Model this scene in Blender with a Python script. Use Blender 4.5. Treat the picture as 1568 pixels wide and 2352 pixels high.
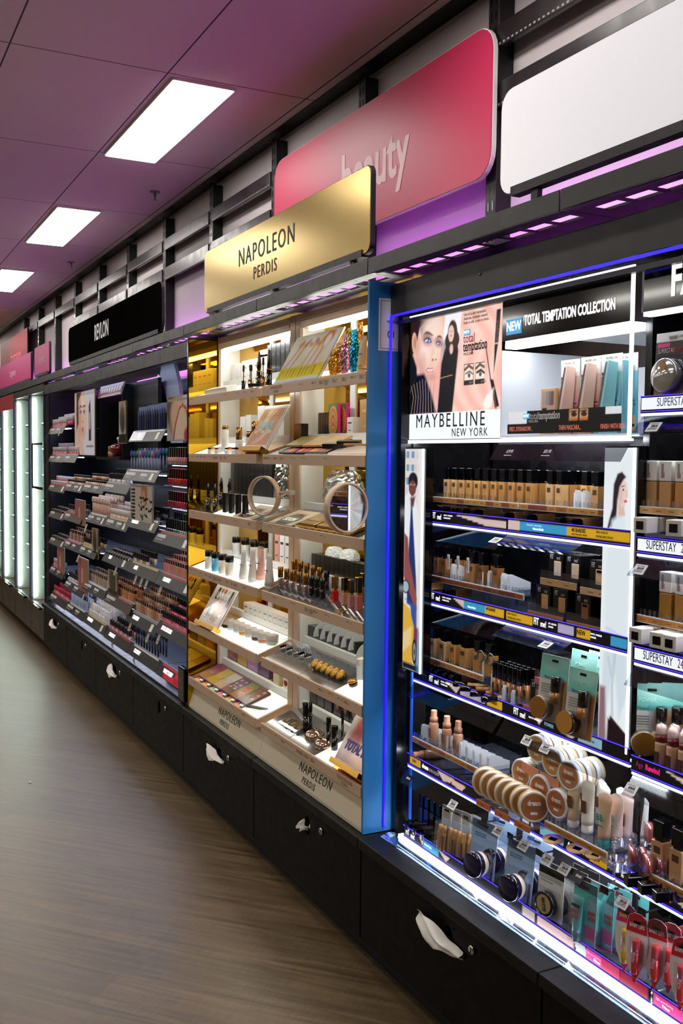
import bpy, bmesh, math, random
import numpy as np
from mathutils import Vector, Matrix
for o in list(bpy.data.objects): bpy.data.objects.remove(o)
SC=bpy.context.scene; COL=SC.collection; PI=math.pi
random.seed(7)
# ---------------------------------------------------------------- camera
H=1.6; FPX=2280.0
yaw,pitch,roll=math.radians(26.9),math.radians(3.25),math.radians(.63)
fw=Vector((math.sin(yaw)*math.cos(pitch),math.cos(yaw)*math.cos(pitch),-math.sin(pitch)))
rt=Vector((math.cos(yaw),-math.sin(yaw),0)); up=rt.cross(fw)
rt,up=rt*math.cos(roll)+up*math.sin(roll), up*math.cos(roll)-rt*math.sin(roll)
cam=bpy.data.cameras.new('camera'); cam.sensor_fit='VERTICAL'; cam.sensor_height=36; cam.lens=36*FPX/2352
cam.clip_start=.05; cam.clip_end=100
camo=bpy.data.objects.new('camera',cam); COL.objects.link(camo)
camo.matrix_world=Matrix.Translation((0,0,H))@Matrix(((rt.x,up.x,-fw.x),(rt.y,up.y,-fw.y),(rt.z,up.z,-fw.z))).to_4x4()
SC.camera=camo
# ---------------------------------------------------------------- world, light levels, exposure
SC.view_settings.view_transform='Standard'; SC.view_settings.look='None'
SC.view_settings.exposure=0.0; SC.view_settings.gamma=1; SC.view_settings.use_curve_mapping=False
w=bpy.data.worlds.new('world'); SC.world=w; w.use_nodes=True
w.node_tree.nodes['Background'].inputs[0].default_value=(.02,.02,.025,1)
w.node_tree.nodes['Background'].inputs[1].default_value=.3
SC.cycles.transparent_max_bounces=32; SC.cycles.max_bounces=8
PANEL_E=14.0      # ceiling panels
PURPLE_E=68.0      # violet strips behind the ledge
SHELF_E=34.0      # strips under the cosmetics shelves
TRAY_E=14.0        # bars under the beige trays
BOX_E=1.05        # backlit prints
LED_E=1.5         # blue edge light
FRIDGE_E=26.0
# ---------------------------------------------------------------- materials
def lin(h):
    h=h.lstrip('#'); c=[int(h[i:i+2],16)/255 for i in (0,2,4)]
    return tuple(x/12.92 if x<=.04045 else ((x+.055)/1.055)**2.4 for x in c)
MATS={}
def M(h,rough=.5,metal=0.,emit=0.,coat=0.,noise=0.,name=None,spec=.5):
    k=(h,rough,metal,emit,coat,noise,spec)
    if k in MATS: return MATS[k]
    m=bpy.data.materials.new(name or 'surface_'+h.lstrip('#')); m.use_nodes=True
    nt=m.node_tree; b=nt.nodes['Principled BSDF']; c=(*lin(h),1)
    b.inputs['Base Color'].default_value=c; b.inputs['Roughness'].default_value=rough; b.inputs['Metallic'].default_value=metal
    b.inputs['Specular IOR Level'].default_value=spec
    if coat: b.inputs['Coat Weight'].default_value=coat; b.inputs['Coat Roughness'].default_value=.05
    if emit: b.inputs['Emission Color'].default_value=c; b.inputs['Emission Strength'].default_value=emit
    if noise:
        t=nt.nodes.new('ShaderNodeTexNoise'); t.inputs['Scale'].default_value=noise; t.inputs['Detail'].default_value=5
        g=nt.nodes.new('ShaderNodeTexCoord'); nt.links.new(g.outputs['Object'],t.inputs['Vector'])
        r=nt.nodes.new('ShaderNodeMapRange'); r.inputs[3].default_value=max(0,rough-.12); r.inputs[4].default_value=min(1,rough+.15)
        nt.links.new(t.outputs[0],r.inputs[0]); nt.links.new(r.outputs[0],b.inputs['Roughness'])
        u=nt.nodes.new('ShaderNodeBump'); u.inputs['Strength'].default_value=.06; u.inputs['Distance'].default_value=.004
        nt.links.new(t.outputs[0],u.inputs['Height']); nt.links.new(u.outputs[0],b.inputs['Normal'])
    MATS[k]=m; return m
def E_(h,s): return M(h,.4,emit=s)
def clear(h='#f4f8ff',a=.95,refl=.25,rough=.03):
    """thin clear plastic or glass: see-through with a fresnel sheen; a is how much passes"""
    k=('clear',h,a,refl,rough)
    if k in MATS: return MATS[k]
    m=bpy.data.materials.new('clear_plastic'); m.use_nodes=True; nt=m.node_tree; nt.nodes.clear()
    o=nt.nodes.new('ShaderNodeOutputMaterial'); t=nt.nodes.new('ShaderNodeBsdfTransparent'); g=nt.nodes.new('ShaderNodeBsdfGlossy')
    c=lin(h); t.inputs[0].default_value=(*[x*.5+.5 for x in c],1)
    g.inputs['Color'].default_value=(*c,1); g.inputs['Roughness'].default_value=rough
    lw=nt.nodes.new('ShaderNodeLayerWeight'); lw.inputs[0].default_value=.35
    mr=nt.nodes.new('ShaderNodeMapRange'); mr.inputs[3].default_value=1-a; mr.inputs[4].default_value=min(1,1-a+refl)
    x=nt.nodes.new('ShaderNodeMixShader'); nt.links.new(lw.outputs['Facing'],mr.inputs[0]); nt.links.new(mr.outputs[0],x.inputs[0])
    nt.links.new(t.outputs[0],x.inputs[1]); nt.links.new(g.outputs[0],x.inputs[2]); nt.links.new(x.outputs[0],o.inputs[0])
    MATS[k]=m; return m
def artmat(emit=0.,rough=.35):
    k=('art',emit,rough)
    if k in MATS: return MATS[k]
    m=bpy.data.materials.new('printed_sheet'); m.use_nodes=True; nt=m.node_tree; b=nt.nodes['Principled BSDF']
    a=nt.nodes.new('ShaderNodeAttribute'); a.attribute_name='Col'
    b.inputs['Roughness'].default_value=rough
    if emit>.6:
        d=nt.nodes.new('ShaderNodeVectorMath'); d.operation='SCALE'; d.inputs['Scale'].default_value=.2; nt.links.new(a.outputs['Color'],d.inputs[0]); nt.links.new(d.outputs[0],b.inputs['Base Color'])
    else: nt.links.new(a.outputs['Color'],b.inputs['Base Color'])
    if emit: nt.links.new(a.outputs['Color'],b.inputs['Emission Color']); b.inputs['Emission Strength'].default_value=emit
    MATS[k]=m; return m
# ---------------------------------------------------------------- objects
# local frame of every fixture and product: x runs along the shelf to the viewer's right (world -Y), y into the shelf (world +X), z up
KIDS={}; LABELS={}
def tag(o,label=None,cat=None,group=None,kind=None):
    if label:
        o['label']=label
        if cat: LABELS.setdefault(label,[]).append(o.name)
    if cat: o['category']=cat
    if group: o['group']=group
    if kind: o['kind']=kind
    return o
def thing(name,label,cat,at,group=None,rz=0.,rx=0.,ry=0.,s=1.):
    o=bpy.data.objects.new(name,None); COL.objects.link(o); o.empty_display_size=.02
    o.location=at; o.rotation_euler=(rx,ry,-PI/2+rz); KIDS[o.name]=[]
    if s!=1: o.scale=(s,s,s)
    return tag(o,label,cat,group)
def adopt(o,parent):
    if parent is not None:
        o.parent=parent; KIDS.setdefault(parent.name,[]).append(o)
    KIDS.setdefault(o.name,[])
def copytree(o,parent):
    c=o.copy(); COL.objects.link(c); c.parent=parent; KIDS.setdefault(parent.name,[]).append(c); KIDS[c.name]=[]
    for k in KIDS.get(o.name,[]): copytree(k,c)
    return c
PROTO={}
def put(name,cat,label,at,fn,args=(),group=None,rz=0.,rx=0.,ry=0.,s=1.):
    r=thing(name,label,cat,at,group,rz,rx,ry,s); k=(fn.__name__,)+tuple(args)
    if k in PROTO:
        for ch in KIDS[PROTO[k].name]: copytree(ch,r)
    else: fn(r,*args); PROTO[k]=r
    return r
class MB:
    """collects shapes into one mesh, one material slot per material"""
    def __init__(s): s.v=[]; s.f=[]; s.fm=[]; s.sm=[]; s.ms=[]
    def mi(s,m):
        if m not in s.ms: s.ms.append(m)
        return s.ms.index(m)
    def add(s,vs,fs,m,smooth=False):
        b=len(s.v); s.v+=[tuple(v) for v in vs]; i=s.mi(m)
        for f in fs: s.f.append([b+k for k in f]); s.fm.append(i); s.sm.append(smooth)
        return s
    def box(s,x0,x1,y0,y1,z0,z1,m):
        v=[(x,y,z) for z in (z0,z1) for y in (y0,y1) for x in (x0,x1)]
        return s.add(v,[(0,2,3,1),(4,5,7,6),(0,1,5,4),(2,6,7,3),(0,4,6,2),(1,3,7,5)],m)
    def prism(s,pts,ax,a0,a1,m,smooth=False):
        """pts: closed outline in the two other axes (in x,y,z order), extruded along axis ax"""
        n=len(pts)
        def q(p,a): return {'x':(a,p[0],p[1]),'y':(p[0],a,p[1]),'z':(p[0],p[1],a)}[ax]
        v=[q(p,a0) for p in pts]+[q(p,a1) for p in pts]
        f=[tuple(range(n)),tuple(range(2*n-1,n-1,-1))]
        s.add(v,f,m); b=len(s.v)-2*n; i=s.mi(m)
        for k in range(n): s.f.append([b+k,b+n+k,b+n+(k+1)%n,b+(k+1)%n]); s.fm.append(i); s.sm.append(smooth)
        return s
    def lathe(s,prof,m,c=(0,0,0),n=20,ax='z',sx=1.,sy=1.):
        v=[];f=[]; k=len(prof)
        for j in range(n):
            a=2*PI*j/n
            for r,z in prof:
                x,y=r*math.cos(a)*sx,r*math.sin(a)*sy
                p={'z':(x,y,z),'y':(x,z,y),'x':(z,x,y)}[ax]; v.append((c[0]+p[0],c[1]+p[1],c[2]+p[2]))
        for j in range(n):
            for i in range(k-1):
                a,b=j*k+i,((j+1)%n)*k+i
                f.append((a,b,b+1,a+1) if ax!='y' else (a,a+1,b+1,b))
        s.add(v,f,m,True)
        for i in (0,k-1):
            if prof[0]!=prof[-1] and prof[i][0]>1e-6: s.add([v[j*k+i] for j in range(n)],[tuple(range(n))],m)
        return s
    def tube(s,pts,r,m,n=8):
        P=[Vector(p) for p in pts]; v=[];f=[]
        R=r if isinstance(r,(list,tuple)) else [r]*len(P)
        for i,p in enumerate(P):
            d=(P[min(i+1,len(P)-1)]-P[max(i-1,0)]).normalized(); u=d.orthogonal().normalized() if i==0 else (u-d*u.dot(d)).normalized(); w_=d.cross(u)
            for j in range(n): a=2*PI*j/n; v.append(p+(u*math.cos(a)+w_*math.sin(a))*R[i])
        for i in range(len(P)-1):
            for j in range(n): f.append((i*n+j,i*n+(j+1)%n,(i+1)*n+(j+1)%n,(i+1)*n+j))
        s.add(v,f,m,True); s.add(v[:n],[tuple(range(n))],m); s.add(v[-n:],[tuple(range(n))],m); return s
    def loft(s,rings,m,smooth=True,caps=True):
        n=len(rings[0]); v=[p for r in rings for p in r]; f=[]
        for i in range(len(rings)-1):
            for j in range(n): f.append((i*n+j,i*n+(j+1)%n,(i+1)*n+(j+1)%n,(i+1)*n+j))
        s.add(v,f,m,smooth)
        if caps: s.add(rings[0],[tuple(range(n))],m); s.add(rings[-1],[tuple(range(n))],m)
        return s
    def build(s,name,parent=None,bev=0.,seg=2,label=None,shift=None):
        me=bpy.data.meshes.new(name); vs=s.v
        if shift: vs=[(x-shift[0],y-shift[1],z-shift[2]) for x,y,z in vs]
        me.from_pydata(vs,[],s.f)
        for m in s.ms: me.materials.append(m)
        me.polygons.foreach_set('material_index',s.fm); me.polygons.foreach_set('use_smooth',s.sm)
        bm=bmesh.new(); bm.from_mesh(me); bmesh.ops.remove_doubles(bm,verts=bm.verts,dist=1e-6)
        bmesh.ops.recalc_face_normals(bm,faces=bm.faces)
        if bev:
            es=[e for e in bm.edges if len(e.link_faces)==2 and e.calc_face_angle(0)>.6]
            bmesh.ops.bevel(bm,geom=es,offset=bev,segments=seg,affect='EDGES',profile=.5,clamp_overlap=True)
        bm.to_mesh(me); bm.free(); me.update()
        o=bpy.data.objects.new(name,me); COL.objects.link(o); adopt(o,parent)
        if label: o['label']=label
        return o
    def abs(s,name,parent,**k):
        """as build(), for shapes given in shop coordinates (-Y, X, Z); parent an upright thing"""
        L=parent.location; return s.build(name,parent,shift=(-L.y,L.x,L.z),**k)
def rrect(w,h,r,n=5,cx=0.,cy=0.):
    p=[]
    for (x,y,a0) in ((w/2-r,h/2-r,0),(-w/2+r,h/2-r,PI/2),(-w/2+r,-h/2+r,PI),(w/2-r,-h/2+r,1.5*PI)):
        for i in range(n+1): a=a0+PI/2*i/n; p.append((cx+x+r*math.cos(a),cy+y+r*math.sin(a)))
    return p
def text(body,size,parent,loc,m,sx=1.,bold=0.,align='CENTER',tilt=90.,rz=0.,space=1.,name='lettering',shear=0.,rot=0.):
    cu=bpy.data.curves.new(name,'FONT'); cu.body=body; cu.size=size; cu.align_x=align; cu.align_y='CENTER'; cu.extrude=.0002
    cu.offset=bold; cu.space_character=space; cu.shear=shear; cu.resolution_u=3; cu.materials.append(m)
    o=bpy.data.objects.new(name,cu); COL.objects.link(o); adopt(o,parent); o.location=loc
    o.scale=(sx,1,1)
    if rot: o.matrix_local=Matrix.Translation(loc)@Matrix.Rotation(math.radians(tilt),4,'X')@Matrix.Rotation(math.radians(rot),4,'Z')@Matrix.Diagonal((sx,1,1,1))
    else: o.rotation_euler=(math.radians(tilt),0,rz)
    return o
class Art:
    """a printed sheet: a flat grid whose points carry the printed colour; u to the right, v up, both 0..1"""
    def __init__(s,w,h,cell,bg):
        s.w,s.h=w,h; s.nx=max(2,int(w/cell)); s.ny=max(2,int(h/cell))
        s.u,s.v=np.meshgrid(np.linspace(0,1,s.nx+1),np.linspace(0,1,s.ny+1)); s.c=np.empty(s.u.shape+(3,)); s.c[:]=lin(bg); s.px=1.0/max(s.nx,s.ny)
    def mix(s,k,h,a=1.):
        k=np.clip(k,0,1)[...,None]*a; s.c=s.c*(1-k)+np.array(lin(h))*k; return s
    def ell(s,cx,cy,rx,ry,h,soft=.1,rot=0.,a=1.):
        r=math.radians(rot); X=(s.u-cx)*s.w; Y=(s.v-cy)*s.h
        x=(X*math.cos(r)+Y*math.sin(r))/(rx*s.w); y=(-X*math.sin(r)+Y*math.cos(r))/(ry*s.w)
        return s.mix((1-np.sqrt(x*x+y*y))/soft+.5,h,a)
    def rect(s,u0,v0,u1,v1,h,a=1.,soft=0.):
        e=max(soft,1e-6); 
        k=np.minimum(np.minimum(s.u-u0,u1-s.u)*s.w,np.minimum(s.v-v0,v1-s.v)*s.h)/(e if soft else 1e-4)+.5
        return s.mix(k,h,a)
    def poly(s,pts,h,soft=.004,a=1.):
        X=s.u*s.w; Y=s.v*s.h; P=[(p[0]*s.w,p[1]*s.h) for p in pts]; ins=np.zeros(X.shape,bool); d=np.full(X.shape,1e9)
        for (x0,y0),(x1,y1) in zip(P,P[1:]+P[:1]):
            dx,dy=x1-x0,y1-y0; t=np.clip(((X-x0)*dx+(Y-y0)*dy)/(dx*dx+dy*dy+1e-12),0,1)
            d=np.minimum(d,np.hypot(X-x0-t*dx,Y-y0-t*dy))
            c=((y0>Y)!=(y1>Y)); xi=(x1-x0)*(Y-y0)/((y1-y0) if abs(y1-y0)>1e-12 else 1e-12)+x0; ins^=c&(X<xi)
        return s.mix(np.where(ins,d,-d)/soft+.5,h,a)
    def line(s,pts,wd,h,soft=.002,a=1.):
        X=s.u*s.w; Y=s.v*s.h; d=np.full(X.shape,1e9); P=[(p[0]*s.w,p[1]*s.h) for p in pts]
        for (x0,y0),(x1,y1) in zip(P,P[1:]):
            dx,dy=x1-x0,y1-y0; t=np.clip(((X-x0)*dx+(Y-y0)*dy)/(dx*dx+dy*dy+1e-12),0,1); d=np.minimum(d,np.hypot(X-x0-t*dx,Y-y0-t*dy))
        return s.mix((wd/2-d)/soft+.5,h,a)
    def grad(s,h,f,a=1.): return s.mix(f(s.u,s.v),h,a)
    def build(s,name,parent,x,y,z,emit=0.,rough=.35,flat=False,bow=None):
        """lower left corner at (x,y,z); flat: lying, v runs into the shelf"""
        X=x+s.u*s.w; V=s.v*s.h
        if flat: co=np.stack([X,y+V,np.full(X.shape,z)],-1)
        else: co=np.stack([X,np.full(X.shape,y),z+V],-1)
        if bow: co=bow(s,co)
        n=s.nx+1; i=(np.arange(s.ny)[:,None]*n+np.arange(s.nx)).ravel(); F=np.stack([i,i+1,i+1+n,i+n],-1)
        me=bpy.data.meshes.new(name); me.from_pydata(co.reshape(-1,3).tolist(),[],F.tolist())
        at=me.color_attributes.new('Col','FLOAT_COLOR','POINT')
        at.data.foreach_set('color',np.concatenate([s.c.reshape(-1,3),np.ones((s.c.size//3,1))],1).ravel().astype(np.float32))
        me.materials.append(artmat(emit,rough)); o=bpy.data.objects.new(name,me); COL.objects.link(o); adopt(o,parent); return o
ORD='first second third fourth fifth sixth seventh eighth ninth tenth eleventh twelfth thirteenth fourteenth fifteenth sixteenth seventeenth eighteenth nineteenth twentieth'.split()
def nth(i): return ORD[i] if i<20 else ORD[19]+' plus '+ORD[i-20]
def ray(px,py):
    return (rt*((px-784)/FPX)+up*(-(py-1176)/FPX)+fw)
def onx(px,py,X): d=ray(px,py); t=X/d.x; return Vector((X,d.y*t,H+d.z*t))
def onz(px,py,Z): d=ray(px,py); t=(Z-H)/d.z; return Vector((d.x*t,d.y*t,Z))
def Yx(px,py,X): return onx(px,py,X).y
BLACK=M('#08080a',.45,noise=30.,name='black_powder_coat'); DARK=M('#0d0b09',.5,noise=18.,name='black_laminate',spec=.25); GLOSSB=M('#050506',.12,name='gloss_black')
CHROME=M('#d8d8dc',.15,1.); WHITE=M('#f2f2f0',.4); STEEL=M('#8a8a8c',.35,1.)
BEIGE=M('#c9ab8e',.32,name='beige_lacquer'); CREAM=M('#d9cdb4',.35,name='cream_laminate'); GOLD=M('#d9a441',.18,1.,name='gold_metal'); MIRG=M('#c79a2c',.03,1.,name='gold_mirror')
CLR=clear(); CLR2=clear(a=.86,refl=.4)
TXW=M('#f2f2f2',.5); TXK=M('#17130f',.5); TXG=M('#6b6258',.5)
# ================================================================ the room
def struct(name,mb,**k):
    o=mb.build(name,**k); o.rotation_euler=(0,0,-PI/2); o['kind']='structure'; return o
def nodes(m): return m.node_tree.nodes,m.node_tree.links,m.node_tree.nodes['Principled BSDF']
# vinyl planks: boards run along +X of the shop, each with its own tone, grain stretched along the board
fm=M('#6f5f49',.42,name='vinyl_planks').copy(); N,L,B=nodes(fm)
g=N.new('ShaderNodeTexCoord'); mp=N.new('ShaderNodeMapping'); mp.inputs['Rotation'].default_value=(0,0,math.radians(-43)); L.new(g.outputs['Object'],mp.inputs[0])
br=N.new('ShaderNodeTexBrick'); br.inputs['Scale'].default_value=1; br.inputs['Brick Width'].default_value=1.2; br.inputs['Row Height'].default_value=.17; br.inputs['Mortar Size'].default_value=.0012; br.offset=.37
br.inputs[1].default_value=(*lin('#5b4a33'),1); br.inputs[2].default_value=(*lin('#665339'),1); br.inputs[3].default_value=(*lin('#4c3d29'),1); L.new(mp.outputs[0],br.inputs[0])
sc=N.new('ShaderNodeMapping'); sc.inputs['Scale'].default_value=(1.6,26,1); L.new(mp.outputs[0],sc.inputs[0])
n1=N.new('ShaderNodeTexNoise'); n1.inputs['Scale'].default_value=1.7; n1.inputs['Detail'].default_value=9; n1.inputs['Distortion'].default_value=.6; L.new(sc.outputs[0],n1.inputs[0])
s2=N.new('ShaderNodeMapping'); s2.inputs['Scale'].default_value=(90,9,1); L.new(mp.outputs[0],s2.inputs[0])
n2=N.new('ShaderNodeTexNoise'); n2.inputs['Scale'].default_value=1.5; n2.inputs['Detail'].default_value=3; L.new(s2.outputs[0],n2.inputs[0])
r1=N.new('ShaderNodeMapRange'); r1.inputs[1].default_value=.3; r1.inputs[2].default_value=.72; r1.inputs[3].default_value=.5; r1.inputs[4].default_value=1.3; L.new(n1.outputs[0],r1.inputs[0])
r2=N.new('ShaderNodeMapRange'); r2.inputs[1].default_value=.35; r2.inputs[2].default_value=.7; r2.inputs[3].default_value=.86; r2.inputs[4].default_value=1.1; L.new(n2.outputs[0],r2.inputs[0])
mu=N.new('ShaderNodeMath'); mu.operation='MULTIPLY'; L.new(r1.outputs[0],mu.inputs[0]); L.new(r2.outputs[0],mu.inputs[1])
mx=N.new('ShaderNodeVectorMath'); mx.operation='SCALE'; L.new(br.outputs[0],mx.inputs[0]); L.new(mu.outputs[0],mx.inputs['Scale']); L.new(mx.outputs[0],B.inputs['Base Color'])
bu=N.new('ShaderNodeBump'); bu.inputs['Strength'].default_value=.12; bu.inputs['Distance'].default_value=.004; L.new(n1.outputs[0],bu.inputs['Height']); L.new(bu.outputs[0],B.inputs['Normal'])
rr=N.new('ShaderNodeMapRange'); rr.inputs[3].default_value=.27; rr.inputs[4].default_value=.42; L.new(n1.outputs[0],rr.inputs[0]); L.new(rr.outputs[0],B.inputs['Roughness'])
struct('floor',MB().box(-26,5,-7,2.05,-.1,0,fm))
# ceiling tiles 0.61 x 1.19 butt-jointed
cm=M('#8f8780',.9,name='ceiling_tile').copy(); N,L,B=nodes(cm)
g=N.new('ShaderNodeTexCoord'); mp=N.new('ShaderNodeMapping'); mp.inputs['Location'].default_value=(3.97,-.6,0); L.new(g.outputs['Object'],mp.inputs[0])
br=N.new('ShaderNodeTexBrick'); br.offset=0; br.inputs['Scale'].default_value=1; br.inputs['Brick Width'].default_value=1.19; br.inputs['Row Height'].default_value=.61; br.inputs['Mortar Size'].default_value=.0035
br.inputs[1].default_value=(*lin('#c6beb0'),1); br.inputs[2].default_value=(*lin('#cbc2b4'),1); br.inputs[3].default_value=(*lin('#3c3733'),1); L.new(mp.outputs[0],br.inputs[0]); L.new(br.outputs[0],B.inputs['Base Color'])
nn=N.new('ShaderNodeTexNoise'); nn.inputs['Scale'].default_value=90; L.new(g.outputs['Object'],nn.inputs[0]); bu=N.new('ShaderNodeBump'); bu.inputs['Strength'].default_value=.1; bu.inputs['Distance'].default_value=.002; L.new(nn.outputs[0],bu.inputs['Height']); L.new(bu.outputs[0],B.inputs['Normal'])
CZ=3.13
struct('ceiling',MB().box(-26,5,-7,1.866,CZ,CZ+.1,cm))
struct('trim_1',MB().box(-26,5,1.866,2.05,CZ+.02,CZ+.12,DARK).box(-26,5,1.862,1.868,CZ-.004,CZ+.03,DARK))
wm=M('#c9c0c2',.75,noise=9.,name='painted_wall')
struct('wall_back',MB().box(-26,5,1.965,2.05,0,CZ+.02,wm))
gw=M('#b9b4ac',.8,noise=6.,name='plain_wall')
struct('wall_far',MB().box(-26.1,-26,-7,2.05,0,CZ+.1,gw)); struct('wall_near',MB().box(5,5.1,-7,2.05,0,CZ+.1,gw)); struct('wall_aisle',MB().box(-26,5,-7.1,-7,0,CZ+.1,gw))
# ceiling lights: long panels let into the tile grid, repeated over the shop
def ceiling_light(r):
    MB().box(0,1.17,-.135,.135,.001,.012,WHITE).build('frame',r)
    MB().box(.008,1.162,-.127,.127,-.003,.002,E_('#fffaf2',PANEL_E)).build('diffuser',r)
rows=[(1.375,'nearest the sign wall'),(.155,'second row from the sign wall'),(-1.675,'third row from the sign wall'),(-3.505,'furthest from the sign wall')]
for q,(X,wh) in enumerate(rows):
    for k,y in enumerate((1.62,4.0,6.38,8.76,11.14,13.52,15.9)):
        vis=q==0
        put('ceiling_light','light','white ceiling light panel %s, %s one along the row'%(wh,nth(k)),(X,y+1.17,CZ-.012),ceiling_light,group='ceiling light panels')
def sprinkler(r):
    MB().lathe([(.03,0),(.03,-.006),(.012,-.008)],STEEL,n=16).build('escutcheon',r)
    MB().lathe([(.008,-.008),(.008,-.035),(.005,-.036)],STEEL,n=10).lathe([(.018,-.05),(.018,-.053)],STEEL,n=14).box(-.009,-.007,-.002,.002,-.05,-.02,STEEL).box(.007,.009,-.002,.002,-.05,-.02,STEEL).build('spray_head',r)
put('fire_sprinkler','sprinkler','fire sprinkler in the ceiling beside the large light panel',(1.68,5.77,CZ),sprinkler)
put('fire_sprinkler','sprinkler','fire sprinkler in the ceiling further along, beside the second light panel',(1.70,8.2,CZ),sprinkler)
# violet light strip lying behind the signs on the ledge
st=thing('light_strip','violet light strip lying on the ledge behind the signs','light strip',(1.84,12.2,2.175))
MB().box(0,12.5,-.004,.004,.004,.04,E_('#dd55ff',PURPLE_E)).build('strip',st); MB().box(0,12.5,-.05,-.045,0,.075,BLACK).box(0,12.5,-.045,.02,0,.004,BLACK).box(0,12.5,-.045,.012,.046,.049,BLACK).build('light_shield',st)  # unseen black lip and cap, added to keep violet light off the ceiling
# ---------------------------------------------------------------- slotted posts and rails of the wall bays
def post(r):
    b=MB(); b.box(-.03,.03,0,.06,.3,3.115,BLACK); b.build('upright',r,bev=.003)
    s=MB()
    for i in range(44):
        z=.95+i*.05
        for x in (-.012,.012): s.box(x-.003,x+.003,-.0008,.002,z,z+.03,GLOSSB)
    s.build('slot_row',r)
for k in range(13):
    y=1.805+.905*k-.905
    if k==0: wh='beside the plain white sign, nearest the camera'
    put('wall_post','post','black slotted wall post, %s from the near end of the sign wall'%nth(k),(1.905,y,0),post,group='slotted wall posts')
def rail(r,L,h):
    b=MB().box(0,L,0,.02,0,h,M('#1d1b1c',.3,noise=14.)); b.build('bar',r,bev=.002)
    p=MB()
    for i in range(int(L/.022)): p.box(.01+i*.022,.02+i*.022,-.0006,.002,.006,.012,M('#a89f9a',.4))
    p.build('hole_row',r)
for k in range(12):
    y=1.805+.905*k
    a=.845
    put('wall_rail','rail','dark upper rail between wall posts, bay %s from the near end'%nth(k),(1.898,y-.03,2.905),rail,(a,.072),group='upper wall rails')
    if k<9: put('wall_rail','rail','dark lower rail between wall posts, bay %s from the near end'%nth(k),(1.898,y-.03,2.715),rail,(a,.08),group='lower wall rails')
# ---------------------------------------------------------------- ledge over the units, one steel shelf per bay, slots along its front
LDG=M('#1d1a16',.38,noise=20.,name='bronze_black_steel')
def ledge(r,L):
    MB().box(.002,L-.002,0,.004,0,.048,LDG).box(.002,L-.002,0,.02,0,.003,LDG).build('front_lip',r,bev=.001)
    d=MB(); d.box(.002,L-.002,.02,.055,.004,.007,LDG); d.box(.002,L-.002,.098,.45,.004,.007,LDG)
    x=.03
    n=9; pitch=(L-.06)/n
    d.box(.002,.03,.055,.098,.004,.007,LDG); d.box(L-.03,L-.002,.055,.098,.004,.007,LDG)
    for i in range(n): d.box(.03+i*pitch,.03+i*pitch+.016,.055,.098,.004,.007,LDG)
    d.build('deck',r)
for k in range(13):
    y=1.79+.9*k; put('ledge_shelf','ledge','bronze black steel ledge over the wall units, length %s from the near end'%nth(k),(1.445,y,2.15),ledge,(.9,),group='ledge lengths')
# ---------------------------------------------------------------- signs
def sign(name,label,y0,y1,z0,z1,X,m,rad=.06,th=.018,legs=True,edge=BLACK):
    w,h=y1-y0,z1-z0; r=thing(name,label,'sign',(X,y1,z0))
    MB().prism([(x+w/2,z+h/2) for x,z in rrect(w,h,rad)],'y',.003,th,edge).build('backing',r)
    MB().prism([(x+w/2,z+h/2) for x,z in rrect(w-.006,h-.006,rad-.003)],'y',0,.004,m).build('face',r)
    if legs:
        MB().box(.05,w-.05,-.004,th+.006,-.006,.016,BLACK).build('rail',r)
        for x in (.12,w-.14,w/2): MB().box(x,x+.025,.004,th,z0*0-.075+.006,-.004,BLACK).build('leg',r)
    return r
beauty=sign('wall_sign','large pink rounded sign reading beauty, mounted high on the wall',2.66,4.43,2.5,2.98,1.87,M('#c42a55',.42,name='pink_print',spec=.4),.085,legs=False,edge=WHITE)
text('beauty',.26,beauty,(.98,-.001,.225),M('#f9cdcf',.5),sx=.78,bold=.006)
nap=sign('brand_sign','brushed gold sign with rounded corners standing on the ledge',2.705,4.245,2.222,2.49,1.46,M('#cdb06a',.22,.75,name='brushed_gold'),.03)
text('NAPOLEON',.098,nap,(.70,-.001,.165),TXK,sx=.93,space=1.22); text('PERDIS',.068,nap,(.70,-.001,.082),TXK,sx=.93,space=1.25)
whs=sign('blank_sign','plain white rounded sign standing on the ledge',.85,2.04,2.235,2.49,1.46,M('#f0eef2',.4,emit=.45,name='emissive_white_acrylic'),.045)  # emission added to the blank white face to make it brighter
rev=sign('brand_sign','gloss black rounded sign with white serif brand name on the ledge',4.90,7.15,2.215,2.47,1.46,M('#0b0a0a',.2,name='gloss_black_acrylic',spec=.0),.05)
text('REVLON',.135,rev,(.98,-.001,.135),M('#ffffff',.5),sx=.72,bold=.003)
PINK=M('#d81480',.4,name='magenta_print'); RED=M('#8f0a26',.5,spec=.2)
f1=sign('small_sign','small magenta square sign reading fragrance on the ledge',7.87,8.5,2.215,2.455,1.46,PINK,.02); text('fragrance',.075,f1,(.315,-.001,.125),M('#ffd6ee',.5),sx=.85)
f2=sign('long_sign','long magenta sign reading fragrance at the far end of the ledge',8.68,11.4,2.21,2.445,1.46,PINK,.02); text('fragrance',.09,f2,(1.75,-.001,.12),M('#ffd6ee',.5))
f3=sign('wall_sign','dark red fragrance sign mounted on the far wall posts',11.2,13.2,2.5,2.95,1.85,RED,.02,legs=False); text('fragrance',.2,f3,(1.2,-.001,.2),M('#e06a80',.5))
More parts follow.
